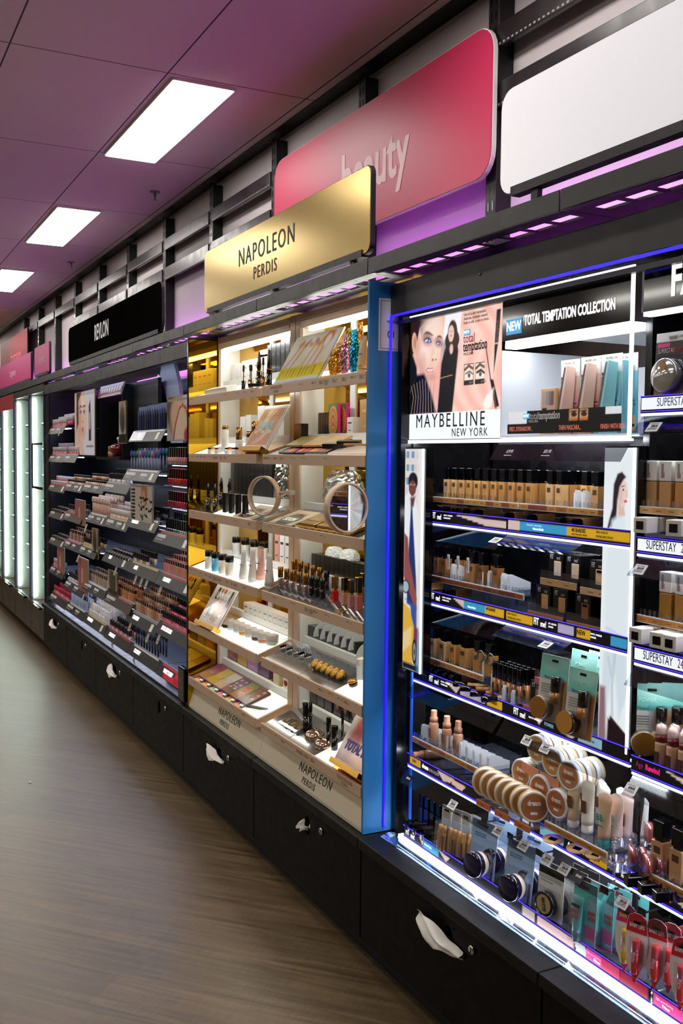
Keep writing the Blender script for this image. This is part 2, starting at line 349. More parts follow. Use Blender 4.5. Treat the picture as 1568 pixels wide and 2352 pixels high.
# ---------------------------------------------------------------- base cabinets with one wide drawer each
KICK=M('#0c0a08',.6); DRW=M('#0c0a08',.45,noise=25.,name='black_drawer_laminate',spec=.1)
def handle_cut(cx,cz): return [(cx+.022*math.cos(a),cz+.03*math.sin(a)*1.25) for a in [2*PI*i/20 for i in range(20)]]
def base_cabinet(r,L):
    MB().box(.002,L-.002,.022,.5,.075,.365,DARK).build('body',r)
    MB().box(.0,L,.05,.49,0,.075,KICK).build('kick',r)
    # drawer front with an oval finger hole: frame of four boxes round a recessed oval
    cx,cz=.50,.305
    d=MB(); hx,hz=.03,.04; z0,z1=.08,.362
    d.box(.004,cx-hx,0,.02,z0,z1,DRW).box(cx+hx,L-.004,0,.02,z0,z1,DRW).box(cx-hx,cx+hx,0,.02,z0,cz-hz,DRW).box(cx-hx,cx+hx,0,.02,cz+hz,z1,DRW)
    n=24; ov=[(cx+.022*math.cos(2*PI*i/n),cz+.034*math.sin(2*PI*i/n)) for i in range(n)]
    sq=[]
    for i in range(n):
        a=2*PI*i/n; c,s_=math.cos(a),math.sin(a); k=min(hx/abs(c) if abs(c)>1e-6 else 9,hz/abs(s_) if abs(s_)>1e-6 else 9); sq.append((cx+c*k,cz+s_*k))
    v=[(p[0],0,p[1]) for p in sq]+[(p[0],0,p[1]) for p in ov]+[(p[0],.019,p[1]) for p in ov]
    d.add(v,[(i,(i+1)%n,n+(i+1)%n,n+i) for i in range(n)]+[(n+i,n+(i+1)%n,2*n+(i+1)%n,2*n+i) for i in range(n)],DRW)
    D=d.build('drawer',r)
    MB().lathe([(.0001,-.006),(.011,-.006),(.012,-.003),(.012,0)],CHROME,(cx+.115,0,cz+.02),18,'y').box(cx+.1135,cx+.1165,-.0068,-.005,cz+.012,cz+.028,GLOSSB).build('lock',D)
    MB().box(.001,L-.001,-.014,.5,.372,.405,DARK).build('counter',r,bev=.004)
wh=['under the face powders bay','under the foundations bay','under the nearer half of the gold-backed bay','under the further half of the gold-backed bay','under the dark makeup wall, nearest the gold unit','under the dark makeup wall, second from the gold unit','under the dark makeup wall, second from the glass cabinets','under the dark makeup wall beside the glass cabinets']
for k in range(8):
    y=1.79+.9*k; put('drawer_cabinet','cabinet','black base cabinet with wide drawer '+wh[k],(1.447,y,0),base_cabinet,(.9,),group='drawer cabinets')
# tissues stuffed in the finger holes
def tissue(r,seed,w,h):
    rnd=random.Random(seed); m=M('#e9e4dc',.85)
    n,k=14,9; v=[];f=[]
    for i in range(n):
        for j in range(k):
            u,t=i/(n-1),j/(k-1)
            ed=.5-abs(t-.5); sp=(.35+.65*math.sin(PI*min(1,u*1.3+.1)))
            x=-w*.55+w*u; z=(t-.5)*h*sp+h*.28*(.5-u)+rnd.uniform(-1,1)*.0035
            y=-.006-.035*math.sin(PI*u)*(.4+ed)-.012*math.cos(t*9+u*5+seed)+rnd.uniform(-1,1)*.003
            v.append((x,min(y,-.003),z))
    for i in range(n-1):
        for j in range(k-1): a=i*k+j; f.append((a,a+1,a+k+1,a+k))
    o=MB().add(v,f,m,False).build('crumpled_sheet',r)
    md=o.modifiers.new('thickness','SOLIDIFY'); md.thickness=.0015; md=o.modifiers.new('smooth','SUBSURF'); md.levels=1; md.render_levels=1
    MB().lathe([(.002,.0),(.012,.008),(.018,.016)],m,(w*.36,0,-h*.06),10,'y').build('tucked_end',r)
for i,(k,w_,h_) in enumerate(((1,.22,.07),(3,.2,.06),(5,.17,.075),(7,.18,.075))):
    y=1.79+.9*k-.5
    put('tissue','tissue','crumpled tissue in the drawer hole '+wh[k],(1.447,y+.02,.30),tissue,(i+3,w_,h_),group='tissues in drawer holes')
put('tissue_scrap','tissue','small scrap of white tissue caught in the drawer hole under the gold-backed bay',(1.452,1.79+1.8-.49,.30),tissue,(11,.03,.04))
sp=thing('paper_scrap','tiny white scrap lying on the wooden floor','scrap',(.80,4.90,0)); MB().prism([(0,0),(.012,.003),(.016,.011),(.004,.014)],'z',.0005,.004,M('#d8d2c6',.8)).build('scrap_sheet',sp)
# ================================================================ blue-lit makeup unit: carcass
BLUE=E_('#2a16e8',LED_E); BLUEL=E_('#4a35ff',1.6); WLED=E_('#f2f4ff',SHELF_E); BOXW=E_('#fbfcff',1.15)
UG=thing('makeup_gondola','black wall unit edged with a blue light line, full of face makeup','display unit',(1.53,2.695,.405))
def S(Y): return -Y
PB=M('#060607',.25,noise=20.,name='black_gloss_panel')
MB().box(-2.66,-.0,1.90,1.93,.405,2.13,PB).abs('back_panel',UG)
MB().box(-2.66,-.0,1.55,1.93,2.04,2.10,PB).abs('roof_panel',UG)
MB().box(-2.694,-2.672,1.56,1.93,.405,2.10,PB).box(-2.672,-2.664,1.60,1.66,.44,2.03,M('#30302f',.25,.6)).abs('side_panel',UG)
MB().box(-1.70,-1.68,1.625,1.90,.44,2.03,PB).abs('divider_panel',UG)
hd=MB().box(-2.695,-.0,1.53,1.55,2.036,2.126,LDG); hd.lathe([(.0001,-.001),(.007,-.001),(.007,0)],GLOSSB,(-2.217,1.53,2.088),14,'y'); hd.abs('header_board',UG,bev=.0015)
MB().box(-2.695,-.0,1.528,1.532,2.027,2.034,BLUE).abs('blue_light_line',UG)
MB().box(-2.697,-2.691,1.528,1.534,.42,2.034,BLUE).abs('blue_light_line',UG)
MB().box(-2.660,-2.652,1.60,1.606,.45,1.62,M('#2b54c8',.3,emit=.5)).abs('blue_edge_strip',UG)
MB().box(-2.686,-.0,1.552,1.566,2.006,2.018,M('#1a1a1c',.25)).abs('inner_rail',UG)
# ---------------------------------------------------------------- lit display box with poster
SK='#e9bfa9'
def face(a,cx,cy,w,h,skin='#e9c3ae',hair='#2a1a16',eye='#3d3a44',lip='#d98a86',sh='#c08a72',hl='#fbe9de'):
    """a woman's face; w,h in sheet widths"""
    k=a.w/a.h
    a.ell(cx,cy,w,h,skin,.12); a.ell(cx-w*.62,cy-h*.1*k,w*.35,h*.7,sh,.9,a=.55); a.ell(cx+w*.15,cy+h*.35*k,w*.5,h*.3,hl,.9,a=.5)
    a.ell(cx+w*.1,cy-h*.62*k,w*.45,h*.2,sh,.9,a=.35)
    for sx in (-.36,.42):
        X=cx+w*sx
        a.ell(X,cy+h*.14*k,w*.27,h*.1,'#8a5a50',.8,a=.6); a.ell(X,cy+h*.1*k,w*.2,h*.065,'#f3eeee',.3); a.ell(X+.01*w,cy+h*.1*k,w*.085,h*.07,eye,.3); a.ell(X+.01*w,cy+h*.1*k,w*.04,h*.035,'#101014',.3)
        a.line([(X-w*.22,cy+h*.12*k),(X,cy+h*.185*k),(X+w*.22,cy+h*.13*k)],w*a.w*.05,'#1c1210',w*a.w*.04)
        a.line([(X-w*.28,cy+h*.3*k),(X,cy+h*.38*k),(X+w*.27,cy+h*.33*k)],w*a.w*.085,'#3a2620',w*a.w*.05)
    a.line([(cx+w*.06,cy+h*.1*k),(cx+w*.1,cy-h*.2*k)],w*a.w*.08,sh,w*a.w*.12,a=.4); a.ell(cx+w*.08,cy-h*.22*k,w*.15,h*.06,sh,.6,a=.8)
    a.ell(cx+w*.06,cy-h*.47*k,w*.26,h*.07,lip,.25); a.ell(cx+w*.06,cy-h*.55*k,w*.22,h*.08,lip,.3); a.line([(cx-w*.17,cy-h*.5*k),(cx+w*.29,cy-h*.5*k)],w*a.w*.03,'#6b2a2c',w*a.w*.03)
BX=1.585
DB=thing('display_box','brightly lit display box with a model poster and a mascara niche above the foundations','display box',(BX,2.685,1.64))
Lb=.985; Hb=.392
MB().box(.02,Lb-.02,.010,.030,.001,.006,WLED).build('under_light',DB); MB().box(0,Lb,0,.005,0,.010,BOXW).box(0,Lb,0,.005,Hb-.010,Hb,BOXW).box(0,.008,0,.005,.010,Hb-.010,BOXW).box(Lb-.009,Lb,0,.005,.010,Hb-.010,BOXW).build('lit_frame',DB)
# poster, 0.48 wide
pw,phh,z0=.478,.288,.090
a=Art(pw,phh,.0023,'#eeb5a6')
a.grad('#f8dcd0',lambda u,v:.5+.5*np.sin(u*38+v*9+3*np.sin(v*7)),.55); a.grad('#e58f86',lambda u,v:(u<.45)*(.7-.5*v),.5)
a.poly([(.413,1.01),(.595,1.01),(.505,-.01),(.335,-.01)],'#f1eff2'); a.poly([(.375,.50),(.42,.66),(.55,.70),(.562,.6),(.505,-.01),(.335,-.01)],'#15100f',.006)
a.ell(.495,.77,.055,.09,'#33241f',.15); a.ell(.53,.72,.04,.05,'#33241f',.2); a.ell(.45,.71,.035,.05,'#33241f',.2); a.ell(.480,.785,.032,.05,'#e3bfae',.15); a.ell(.466,.81,.006,.003,'#2a1a18',.4); a.ell(.49,.81,.006,.003,'#2a1a18',.4); a.ell(.478,.765,.01,.004,'#c25f66',.4); a.ell(.485,.63,.02,.03,'#dcb7a6',.3); a.poly([(.395,.7),(.415,.72),(.42,.3),(.37,.1)],'#1b1413',.03)
a.line([(.36,.35),(.5,.37)],.002,'#c0a060'); 
a.poly([(-.01,1.01),(.37,1.01),(.30,.985),(.16,.93),(.11,.86),(.075,.70),(.02,.62),(-.01,.6)],'#2d1d1d',.005); a.poly([(-.01,.64),(.03,.64),(.085,.50),(.09,.40),(.04,.3),(-.01,.2)],'#12181f',.008)
a.ell(.052,.755,.032,.07,'#dcaa92',.12,rot=6); a.ell(.056,.765,.016,.04,'#b97f69',.6); a.line([(.06,.67),(.066,.61)],.003,'#e6d3a8',.002)
a.poly([(.11,.90),(.20,.965),(.36,1.01),(.39,.92),(.386,.82),(.378,.70),(.345,.58),(.325,.50),(.285,.42),(.22,.385),(.15,.43),(.088,.55),(.078,.72)],'#e9c2ad',.004)
a.poly([(.078,.72),(.10,.80),(.13,.70),(.12,.58),(.17,.45),(.15,.42),(.088,.55)],'#b9836b',.03,a=.6); a.poly([(.11,.90),(.20,.965),(.32,1.0),(.2,.92),(.13,.84)],'#4a3029',.014,a=.8)
a.ell(.26,.87,.11,.09,'#f5dccd',.9,a=.7); a.ell(.18,.62,.065,.075,'#f6dccf',.9,a=.7); a.ell(.335,.62,.03,.06,'#f0d0c0',.9,a=.6); a.ell(.15,.53,.05,.06,'#c48e78',.9,a=.5); a.ell(.25,.375,.06,.03,'#b07c68',.9,a=.5)
a.poly([(.285,.74),(.302,.74),(.322,.58),(.30,.555)],'#cf9d88',.012,a=.6); a.line([(.30,.74),(.305,.60)],.008,'#fbe8dd',.01,a=.7); a.ell(.297,.568,.022,.02,'#f2d3c3',.8,a=.8); a.ell(.276,.55,.012,.007,'#8f5a4a',.6); a.ell(.312,.548,.009,.006,'#8f5a4a',.6)
a.poly([(.192,.455),(.222,.478),(.25,.466),(.272,.472),(.293,.45),(.25,.446)],'#c66f74',.003); a.poly([(.192,.453),(.25,.438),(.293,.447),(.272,.405),(.238,.398),(.21,.418)],'#d98685',.003); a.line([(.213,.452),(.25,.448),(.28,.450)],.0035,'#f4efef',.002); a.ell(.245,.42,.03,.012,'#f0b5b0',.8,a=.7)
for ex,ey,k in ((.212,.752,1.),(.343,.702,.72)):
    q=lambda P:[(ex+x*k,ey+y*k) for x,y in P]
    a.ell(ex-.008*k,ey+.03*k,.062*k,.04*k,'#83505e',.9,rot=-20,a=.75); a.poly(q([(-.038,.014),(-.01,.028),(.024,.014),(.038,-.014),(.01,-.014),(-.022,-.004)]),'#e3e6ee',.002); a.ell(ex+.004,ey+.005,.017*k,.018*k,'#6f9bdc',.2); a.ell(ex+.004,ey+.005,.007*k,.008*k,'#10141f',.3); a.ell(ex+.0,ey+.011,.004*k,.004*k,'#ffffff',.4)
    a.line(q([(-.044,.016),(-.012,.034),(.024,.021),(.042,-.016)]),.0042*k,'#1a1014',.002); a.line(q([(-.034,.0),(.012,-.016),(.038,-.016)]),.0016,'#4a2f30',.002)
a.poly([(.160,.828),(.19,.856),(.228,.846),(.278,.803),(.27,.797),(.222,.824),(.19,.832)],'#5f4137',.004); a.poly([(.318,.768),(.336,.792),(.362,.786),(.382,.756),(.374,.752),(.355,.767),(.336,.770)],'#5f4137',.004)
a.poly([(-.01,.22),(.08,.42),(.18,.42),(.27,.2),(.33,-.01),(-.01,-.01)],'#0f0d10',.012)
for i in range(9): a.line([(.02+i*.034,.36-abs(i-4)*.015),(.05+i*.03,.18),(.02+i*.036,-.02)],.0032,'#a08b78',.002,a=.8)
a.line([(.845,.6),(.90,.27)],.0045,'#1a1416',.002); a.poly([(.89,.29),(.925,.28),(.985,.03),(.945,.01)],'#171015',.003); a.poly([(.945,.93),(.985,.93),(.965,.62),(.93,.62)],'#171015',.003); a.poly([(.93,.61),(.963,.61),(.925,.33)],'#171015',.003)
for k in range(2):
    u0=.625+k*.115; a.rect(u0,.25,u0+.1,.46,'#2a2220'); a.rect(u0+.004,.30,u0+.096,.455,'#efd8c9'); a.ell(u0+.055,.34,.03,.012,'#f4f2f2',.3); a.ell(u0+.055,.345,.015,.014,'#4a5a58',.3); a.line([(u0+.02,.365),(u0+.06,.385),(u0+.092,.355)],.004+k*.003,'#241813',.003); a.line([(u0+.01,.405),(u0+.05,.44),(u0+.09,.41)],.008,'#5a4238',.004)
a.poly([(.83,.06),(.86,.14),(.93,.20),(.91,.03),(.85,-.01)],'#f3ede8',.01)
a.build('poster',DB,.012,.004,z0,emit=BOX_E)
a=Art(pw,z0-.012,.006,'#eef3f6'); a.build('logo_panel',DB,.012,.004,.012,emit=BOX_E)
TXD=M('#26221f',.5)
text('MAYBELLINE',.058,DB,(.238,.002,.065),TXD,sx=.92,space=1.28); text('NEW YORK',.033,DB,(.345,.002,.029),TXD,sx=.9,space=1.22)
text('total',.036,DB,(.30+.008,.002,.293),M('#b5576a',.5),sx=.85,align='LEFT'); text('temptation',.040,DB,(.30+.008,.002,.270),TXD,sx=.66,bold=.0008,align='LEFT'); text('MASCARA',.012,DB,(.310,.002,.250),TXD,align='LEFT',sx=.9)
for i,t in enumerate(('Give in to lash temptation.','Addictive, buildable volume!','Feels so soft. Looks so dense.')): text(t,.0125,DB,(.308,.002,.361-i*.0115),TXD,align='LEFT',sx=.82)
NEWB=M('#56a5dc',.4,emit=.7); WT=M('#ffffff',.4,emit=1.0)
MB().box(.312,.34,.001,.004,.303,.319,NEWB).build('new_tag',DB); text('NEW',.014,DB,(.326,.0005,.311),WT,sx=.85)
text('temptation',.016,DB,(.470,.002,.30),M('#e7b0b0',.5),sx=.8,rot=86); text('temptation',.016,DB,(.455+.012,.002,.115),M('#e7b0b0',.5),sx=.8,rot=-76)
for u,t in ((.36,'BEFORE'),(.415,'AFTER')): text(t,.009,DB,(u-.004,.002,.1685),TXW)
# niche to the viewer's right of the poster
nx0,nx1=.492,Lb-.012; WB=M('#e8eef4',.4)
MB().box(nx0,nx1,.30,.31,.012,.20,WB).build('niche_back',DB)
MB().box(nx0-.004,nx0,.004,.30,.012,.245,WB).build('niche_side',DB); MB().box(nx0,nx1,.005,.30,.012,.018,WB).build('niche_floor',DB)
GLB=M('#171212',.1,coat=.6,name='gloss_dark_panel')
MB().box(nx0,nx1,.003,.010,.268,Hb-.014,GLB).build('header_panel',DB)
MB().box(nx0+.02,nx0+.085,.001,.004,.283,.323,NEWB).build('new_tag',DB); text('NEW',.034,DB,(nx0+.0525,.0005,.303),WT,sx=.8,bold=.0006)
text('TOTAL TEMPTATION COLLECTION',.036,DB,(nx0+.096,.002,.312),WT,sx=.585,bold=.0012,align='LEFT')
MB().box(nx0,nx1,.014,.05,.25,.268,E_('#f6f9ff',16.)).build('light_bar',DB); MB().box(nx0+.25,nx1,.05,.29,.25,.262,WB).build('lamp_housing',DB)
a=Art(.43,.058,.003,'#110c0b'); a.rect(0,.45,.19,1.01,'#e9eef4'); a.rect(.88,.72,1.01,1.01,'#e9eef4')
for u0 in (.58,.665): a.rect(u0,.52,u0+.075,.98,'#b8683f'); a.rect(u0+.004,.6,u0+.071,.97,'#c99a70'); a.ell(u0+.04,.76,.025,.014,'#2a1c14',.3); a.line([(u0+.01,.88),(u0+.06,.9)],.004,'#3a261c',.003)
CD=a.build('card_front',DB,nx0+.03,.004,.022,emit=.55)
OR=M('#e0826a',.5,emit=.5)
for t,u in (('FIRST, EYESHADOW...',.06),('THEN MASCARA...',.255),('FINISH WITH BRO',.405)): text(t,.0165,DB,(nx0+.03+u,.002,.034),OR,sx=.62)
text('total',.026,DB,(nx0+.145,.002,.066),TXW,sx=.7); text('temptation',.028,DB,(nx0+.205,.002,.066),TXW,sx=.68,bold=.0006); text('MASCARA',.010,DB,(nx0+.142,.002,.053),TXW,sx=.9)
MB().box(nx0+.10,nx0+.126,.001,.003,.06,.074,NEWB).build('new_tag',DB); text('NEW',.012,DB,(nx0+.113,.0004,.067),WT,sx=.8)
# ---------------------------------------------------------------- second header, to the right
FH=thing('category_header','glossy dark header panel with white lettering FACE over the second bay','header panel',(1.60,1.69,1.925))
MB().box(0,.9,0,.008,0,.10,GLB).build('panel',FH); text('FACE',.095,FH,(.085,-.001,.055),WT,sx=.72,bold=.003,align='LEFT'); MB().box(0,.9,.006,.03,-.008,0,E_('#dfe9ff',6.)).build('light_strip',FH)
# ---------------------------------------------------------------- lit model panels
def panel_frame(r,w,h):
    MB().box(0,w+.012,.004,.03,-.004,h+.004,GLOSSB).build('casing',r); MB().box(w-.003,w+.003,-.001,.004,0,h,E_('#eef6ff',1.8)).build('lit_edge',r)
LP=thing('lit_panel','tall lit panel of a standing model in a white tee beside a yellow taxi','light panel',(1.552,2.634,.946))
w_,h_=.106,.677; panel_frame(LP,w_,h_)
a=Art(w_,h_,.0022,'#eae4e0'); a.grad('#b9b4bd',lambda u,v:(np.sin(u*40)*np.sin(v*60)>.55)*(v>.75)*1.,.6); a.rect(.75,.5,1.01,1.01,'#f7f3ef',soft=.02)
for v in (.96,.9,.84): a.rect(.08,v,.22,v+.03,'#7fa0b8'); a.rect(.34,v,.5,v+.03,'#7fa0b8')
k=w_/h_
a.poly([(.0,.78),(.35,.82),(.6,.80),(.75,.7),(.8,.55),(.75,.4),(.3,.4),(.0,.5)],'#f4f8fb',.006); a.poly([(.38,.80),(.2,.42),(.2,.3),(.75,.28),(.7,.42)],'#27356f',.006); a.poly([(.0,.62),(.22,.6),(.3,.5),(.75,.33),(.7,.28),(.2,.38),(.0,.42)],'#9a5140',.006)
a.ell(.45,.855,.26,.26,'#1c1210',.2); a.ell(.42,.825,.2,.23,'#7c4330',.15); a.poly([(.3,.78),(.6,.79),(.5,.74),(.35,.74)],'#6d3a2a',.01)
for ex in (.34,.52): a.ell(ex,.84,.05,.022,'#f0ebe8',.3); a.ell(ex,.84,.022,.022,'#1a1010',.3); a.line([(ex-.07,.855),(ex+.07,.857)],.002,'#1a0f0d',.002)
a.ell(.42,.79,.07,.022,'#b45a5c',.3); a.ell(.43,.81,.04,.012,'#5e2f22',.5)
a.poly([(.1,.32),(.75,.3),(.78,.12),(.55,.1),(.4,.3)],'#3c57a0',.008); a.poly([(.55,.2),(.85,.2),(.8,.0),(.7,.0)],'#7d3a4a',.01)
a.poly([(-.01,.30),(.35,.28),(.62,.2),(.55,.02),(-.01,-.01)],'#e8b63a',.006); a.poly([(-.01,.16),(.5,.2),(.45,.12),(-.01,.07)],'#f2d591',.01); a.ell(.12,.375,.22,.2,'#11161c',.15); a.ell(.12,.375,.17,.16,'#a9c0c8',.2)
a.ell(.66,.09,.13,.36,'#1a1a1e',.1); a.ell(.66,.09,.08,.26,'#8f8f92',.15); a.ell(.66,.09,.035,.1,'#3a3a3c',.2); a.rect(0,0,1,.03,'#14161c',soft=.01); a.poly([(.8,.0),(1.01,.0),(1.01,.2),(.85,.18)],'#3c8ab5',.02)
a.build('print',LP,0,.002,0,emit=.8)
RP=thing('lit_panel','tall glowing white panel of a dark-haired model all in white','light panel',(1.597,1.795,.925))
w_,h_=.098,.70; panel_frame(RP,w_,h_); a=Art(w_,h_,.0022,'#f4fbff')
a.poly([(.5,.82),(.68,.815),(.74,.78),(.48,.765)],'#e8c4b8',.005)
a.poly([(.50,.885),(.66,.898),(.76,.885),(.80,.86),(.79,.838),(.72,.812),(.62,.806),(.52,.82),(.46,.85)],'#f3d8cf',.006); a.ell(.55,.845,.09,.2,'#e2b9ab',.9,a=.6)
a.poly([(.30,.80),(.33,.88),(.45,.915),(.60,.922),(.74,.905),(.64,.894),(.53,.872),(.47,.83),(.45,.78),(.5,.74),(.58,.70),(.47,.685),(.38,.70),(.25,.74),(.1,.71),(.2,.76)],'#2c1d26',.005)
a.line([(.585,.873),(.69,.876)],.0022,'#3a2524',.002); a.ell(.645,.863,.05,.028,'#f3eeee',.3); a.ell(.655,.863,.028,.03,'#2b2228',.3); a.line([(.75,.86),(.79,.842)],.002,'#d9a898',.003); a.ell(.735,.826,.055,.03,'#cf4a62',.3)
a.poly([(.3,.76),(.48,.775),(.7,.772),(.95,.62),(.9,.35),(.15,.38),(.12,.6)],'#e9f4f9',.012); a.line([(.2,.40),(.85,.38)],.004,'#c3d6e2',.004); a.poly([(.18,.4),(.88,.38),(.98,.2),(.7,.1),(.5,.28),(.25,.1),(.08,.2)],'#dbe9f3',.01)
a.line([(.55,.38),(.45,.2),(.5,.05)],.006,'#b9cddc',.008); a.line([(.3,.3),(.42,.24)],.005,'#c1d2df',.006); a.poly([(.35,.01),(1.01,-.01),(1.01,.06),(.4,.11)],'#33161c',.004); a.poly([(-.01,-.01),(.3,-.01),(.22,.2),(.02,.2)],'#8f6d75',.01); a.poly([(.3,-.01),(1.01,-.01),(1.01,.055),(.33,.1)],'#1c0c12',.006)
a.build('print',RP,0,.002,0,emit=.8)
# ================================================================ shelves of the blue-lit unit
FASC=M('#0b0911',.3,name='fascia_print'); TK=M('#e9e6e0',.5,name='ticket_paper'); BARS=M('#55504c',.6)
DECK=M('#4d525c',.12,coat=.4,name='dark_acrylic')
def ticket(parent,x,y,z,price,w=.036,h=.026,dark=False,tilt=62,k=1.):
    """price ticket on a sloping flap"""
    t=math.radians(tilt); c,s_=math.cos(t),math.sin(t)
    m=BLACK if dark else TK; tx=TXW if dark else TXK
    def P(u,v,o=0): return (x+u,y+v*c-o*s_,z+v*s_+o*c)  # v up the slope
    v=[P(0,0),P(w,0),P(w,h),P(0,h),P(0,0,.0008),P(w,0,.0008),P(w,h,.0008),P(0,h,.0008)]
    b=MB().add(v,[(0,1,2,3),(4,5,6,7),(0,1,5,4),(1,2,6,5),(2,3,7,6),(3,0,4,7)],m)
    if not dark:
        u=.1*w; R=random.Random(x)
        while u<.85*w:
            d=R.choice((.0007,.0012,.0018)); q=[P(u,.16*h,.001),P(u+d,.16*h,.001),P(u+d,.42*h,.001),P(u,.42*h,.001)]; b.add(q,[(0,1,2,3)],BARS); u+=d+.0012
        for vv in (.86,.78): q=[P(.08*w,vv*h,.001),P(.8*w,vv*h,.001),P(.8*w,vv*h+.001,.001),P(.08*w,vv*h+.001,.001)]; b.add(q,[(0,1,2,3)],BARS)
    o=b.build('price_ticket',parent)
    text(price,h*.3,o,P(w*.55,h*.58,.0012),tx,tilt=tilt,sx=.9,bold=.0004); return o
def makeup_shelf(name,label,X,Y0,Y1,zl,prints=(),words=(),flap=True,tickets=(),back=1.9,emitf=.45,group='makeup shelves',fb='#0d0b12',fl=None,led=True,tiltflap=40):
    L=Y0-Y1; r=thing(name,label,'shelf',(X,Y0,zl),group)
    MB().box(0,L,.004,back-X-.002,.030,.034,DECK).build('deck',r)
    MB().box(0,L,-.002,.004,.006,.044,PB).build('rail',r)
    a=Art(L-.006,.026,.0035,fb)
    for p in prints: a.poly([((u)/(L-.006),v) for u,v in p[0]],p[1],.001)
    a.build('fascia_print',r,.003,-.0028,.014,emit=emitf)
    for t in words: text(t[0],t[1],r,(t[2],-.0034,t[3] if len(t)>3 else .028),t[4] if len(t)>4 else WT,sx=t[5] if len(t)>5 else .75,bold=t[6] if len(t)>6 else 0,align='LEFT')
    MB().box(0,L,-.0042,-.002,.009,.0108,BLUEL).box(0,L,-.0042,-.002,.0428,.0445,BLUEL).build('blue_line',r)
    if led: MB().box(.002,L-.002,-.003,.004,.0,.006,E_('#dfe4f6',1.1)).build('led_cover',r); MB().box(.004,L-.004,.012,.03,.022,.028,WLED).build('led_strip',r)
    if flap:
        t=math.radians(90-tiltflap); f0,f1=(fl or (.005,L-.005)); h=.052
        y1,z1=-math.cos(t)*h,-math.sin(t)*h
        MB().prism([(0,-.002),(y1,z1-.002),(y1-.001,z1-.0015),(-.001,-.001)],'x',f0,f1,clear('#b9c0c8',.9,.35)).build('price_flap',r)
        for x,pr in tickets:
            pc=x[1] if isinstance(x,tuple) else 0; xx=x[0] if isinstance(x,tuple) else x
            ticket(r,xx,y1*.9-.0015,z1*.9,pr,tilt=90-tiltflap+0.,dark=bool(pc))
    return r
FITW=('FIT',.026,.012,.029,WT,.7,.0004)
def fitme(x): return [('FIT',.026,x,.029,WT,.62,.0003),('me!',.022,x+.030,.026,WT,.7,.0003),('MATTE + PORELESS',.006,x+.066,.033,WT,.9),('FOUNDATION',.006,x+.066,.025,WT,.9)]
PKS='#e7cfc9'; BLU='#3fa9dd'; YEL='#e8b526'; LIL='#c3b6de'
def R4(u0,u1,v0=.0,v1=1.): return [(u0,v0),(u1,v0),(u1,v1),(u0,v1)]
Y=M('#15120c',.5)
makeup_shelf('makeup_shelf','upper foundation shelf, half beside the taxi model panel, FIT me strip',1.60,2.60,2.168,1.394,[([(.17,.95),(.44,.75),(.44,.1),(.34,.05)],PKS)],fitme(.055),tickets=[(.02,'$19.95')])
makeup_shelf('makeup_shelf','upper foundation shelf, half beside the white model panel, blue and yellow strip',1.60,2.166,1.70,1.394,[(R4(0,.05),PKS),(R4(.05,.24,.05,.9),BLU),(R4(.24,.46,.05,.95),YEL)],[('Shine pores + controls shine',.007,.085,.032,M('#bfe4f5',.4,emit=.6)),('Natural finish',.009,.11,.023,WT,.9),('40 SHADES',.013,.262,.031,Y,.8,.0003),('NOW AVAILABLE ONLINE',.006,.262,.021,Y,.8),('FIND YOUR FIT',.008,.35,.032,Y),('MAYBELLINE.COM.AU',.008,.35,.022,Y)],fl=(.0,.30),tickets=[(-.03,'$19.95')],tiltflap=62)
makeup_shelf('makeup_shelf','second foundation shelf, half beside the taxi model panel, FIT me strip',1.60,2.60,2.168,1.150,[([(.17,.98),(.23,.9),(.23,.1)],PKS),(R4(.23,.335,.05,.95),BLU),(R4(.335,.425,.05,.95),YEL)],fitme(.055)+[('Natural finish',.008,.255,.024,WT,.9),('40 SHADES',.011,.345,.031,Y,.8,.0003)],tickets=[(.02,'$19.95')])
makeup_shelf('makeup_shelf','second foundation shelf, half beside the white model panel, NEW strip',1.60,2.166,1.70,1.150,[(R4(.0,.115,.05,.95),YEL),(R4(.215,.275,.05,.95),LIL),(R4(.285,.335,.05,.95),YEL),(R4(.405,.46,.05,.95),BLU)],[('FIND YOUR FIT',.008,.01,.032,Y),('MAYBELLINE.COM.AU',.008,.01,.022,Y),('FIT',.026,.122,.029,WT,.62,.0003),('me!',.022,.150,.026,WT,.7,.0003),('SET + SMOOTH',.006,.182,.032,WT),('POWDER',.006,.182,.024,WT),('NEW',.017,.290,.028,Y,.8,.0003),('MATTE + PORELESS',.006,.340,.032,WT),('POWDER',.006,.340,.024,WT)],tickets=[(.19,'$14.95')],fl=(.0,.27),tiltflap=62)
makeup_shelf('makeup_shelf','third shelf with concealers, half beside the taxi model panel, NEW SHADES strip',1.60,2.64,2.168,.897,[([(.18,.95),(.26,.9),(.24,.05)],PKS),(R4(.26,.385,.05,.9),LIL),(R4(.395,.465,.05,.95),YEL)],fitme(.095)+[('NEW SHADES',.009,.40,.028,Y,.8,.0002)])
makeup_shelf('makeup_shelf','third shelf with blushes and powders, half under the white model panel',1.60,2.166,1.685,.897,[([(.13,.95),(.165,.8),(.15,.1)],PKS),([(.23,.9),(.31,.8),(.28,.1),(.24,.2)],PKS),(R4(.30,.385,.1,.9),'#a8d4ea')],[('FIT',.026,.045,.029,WT,.62,.0003),('me!',.022,.073,.026,WT,.7,.0003),('TRUE TO TONE BLUSH',.006,.11,.028,WT),('POWER',.013,.175,.026,M('#8fd0e8',.4,emit=.6),.8),('Complete coverage',.009,.306,.028,M('#1d5a7a',.5),.8)],tickets=[(.11,'$24.95'),(.185,'$24.95')],tiltflap=35)
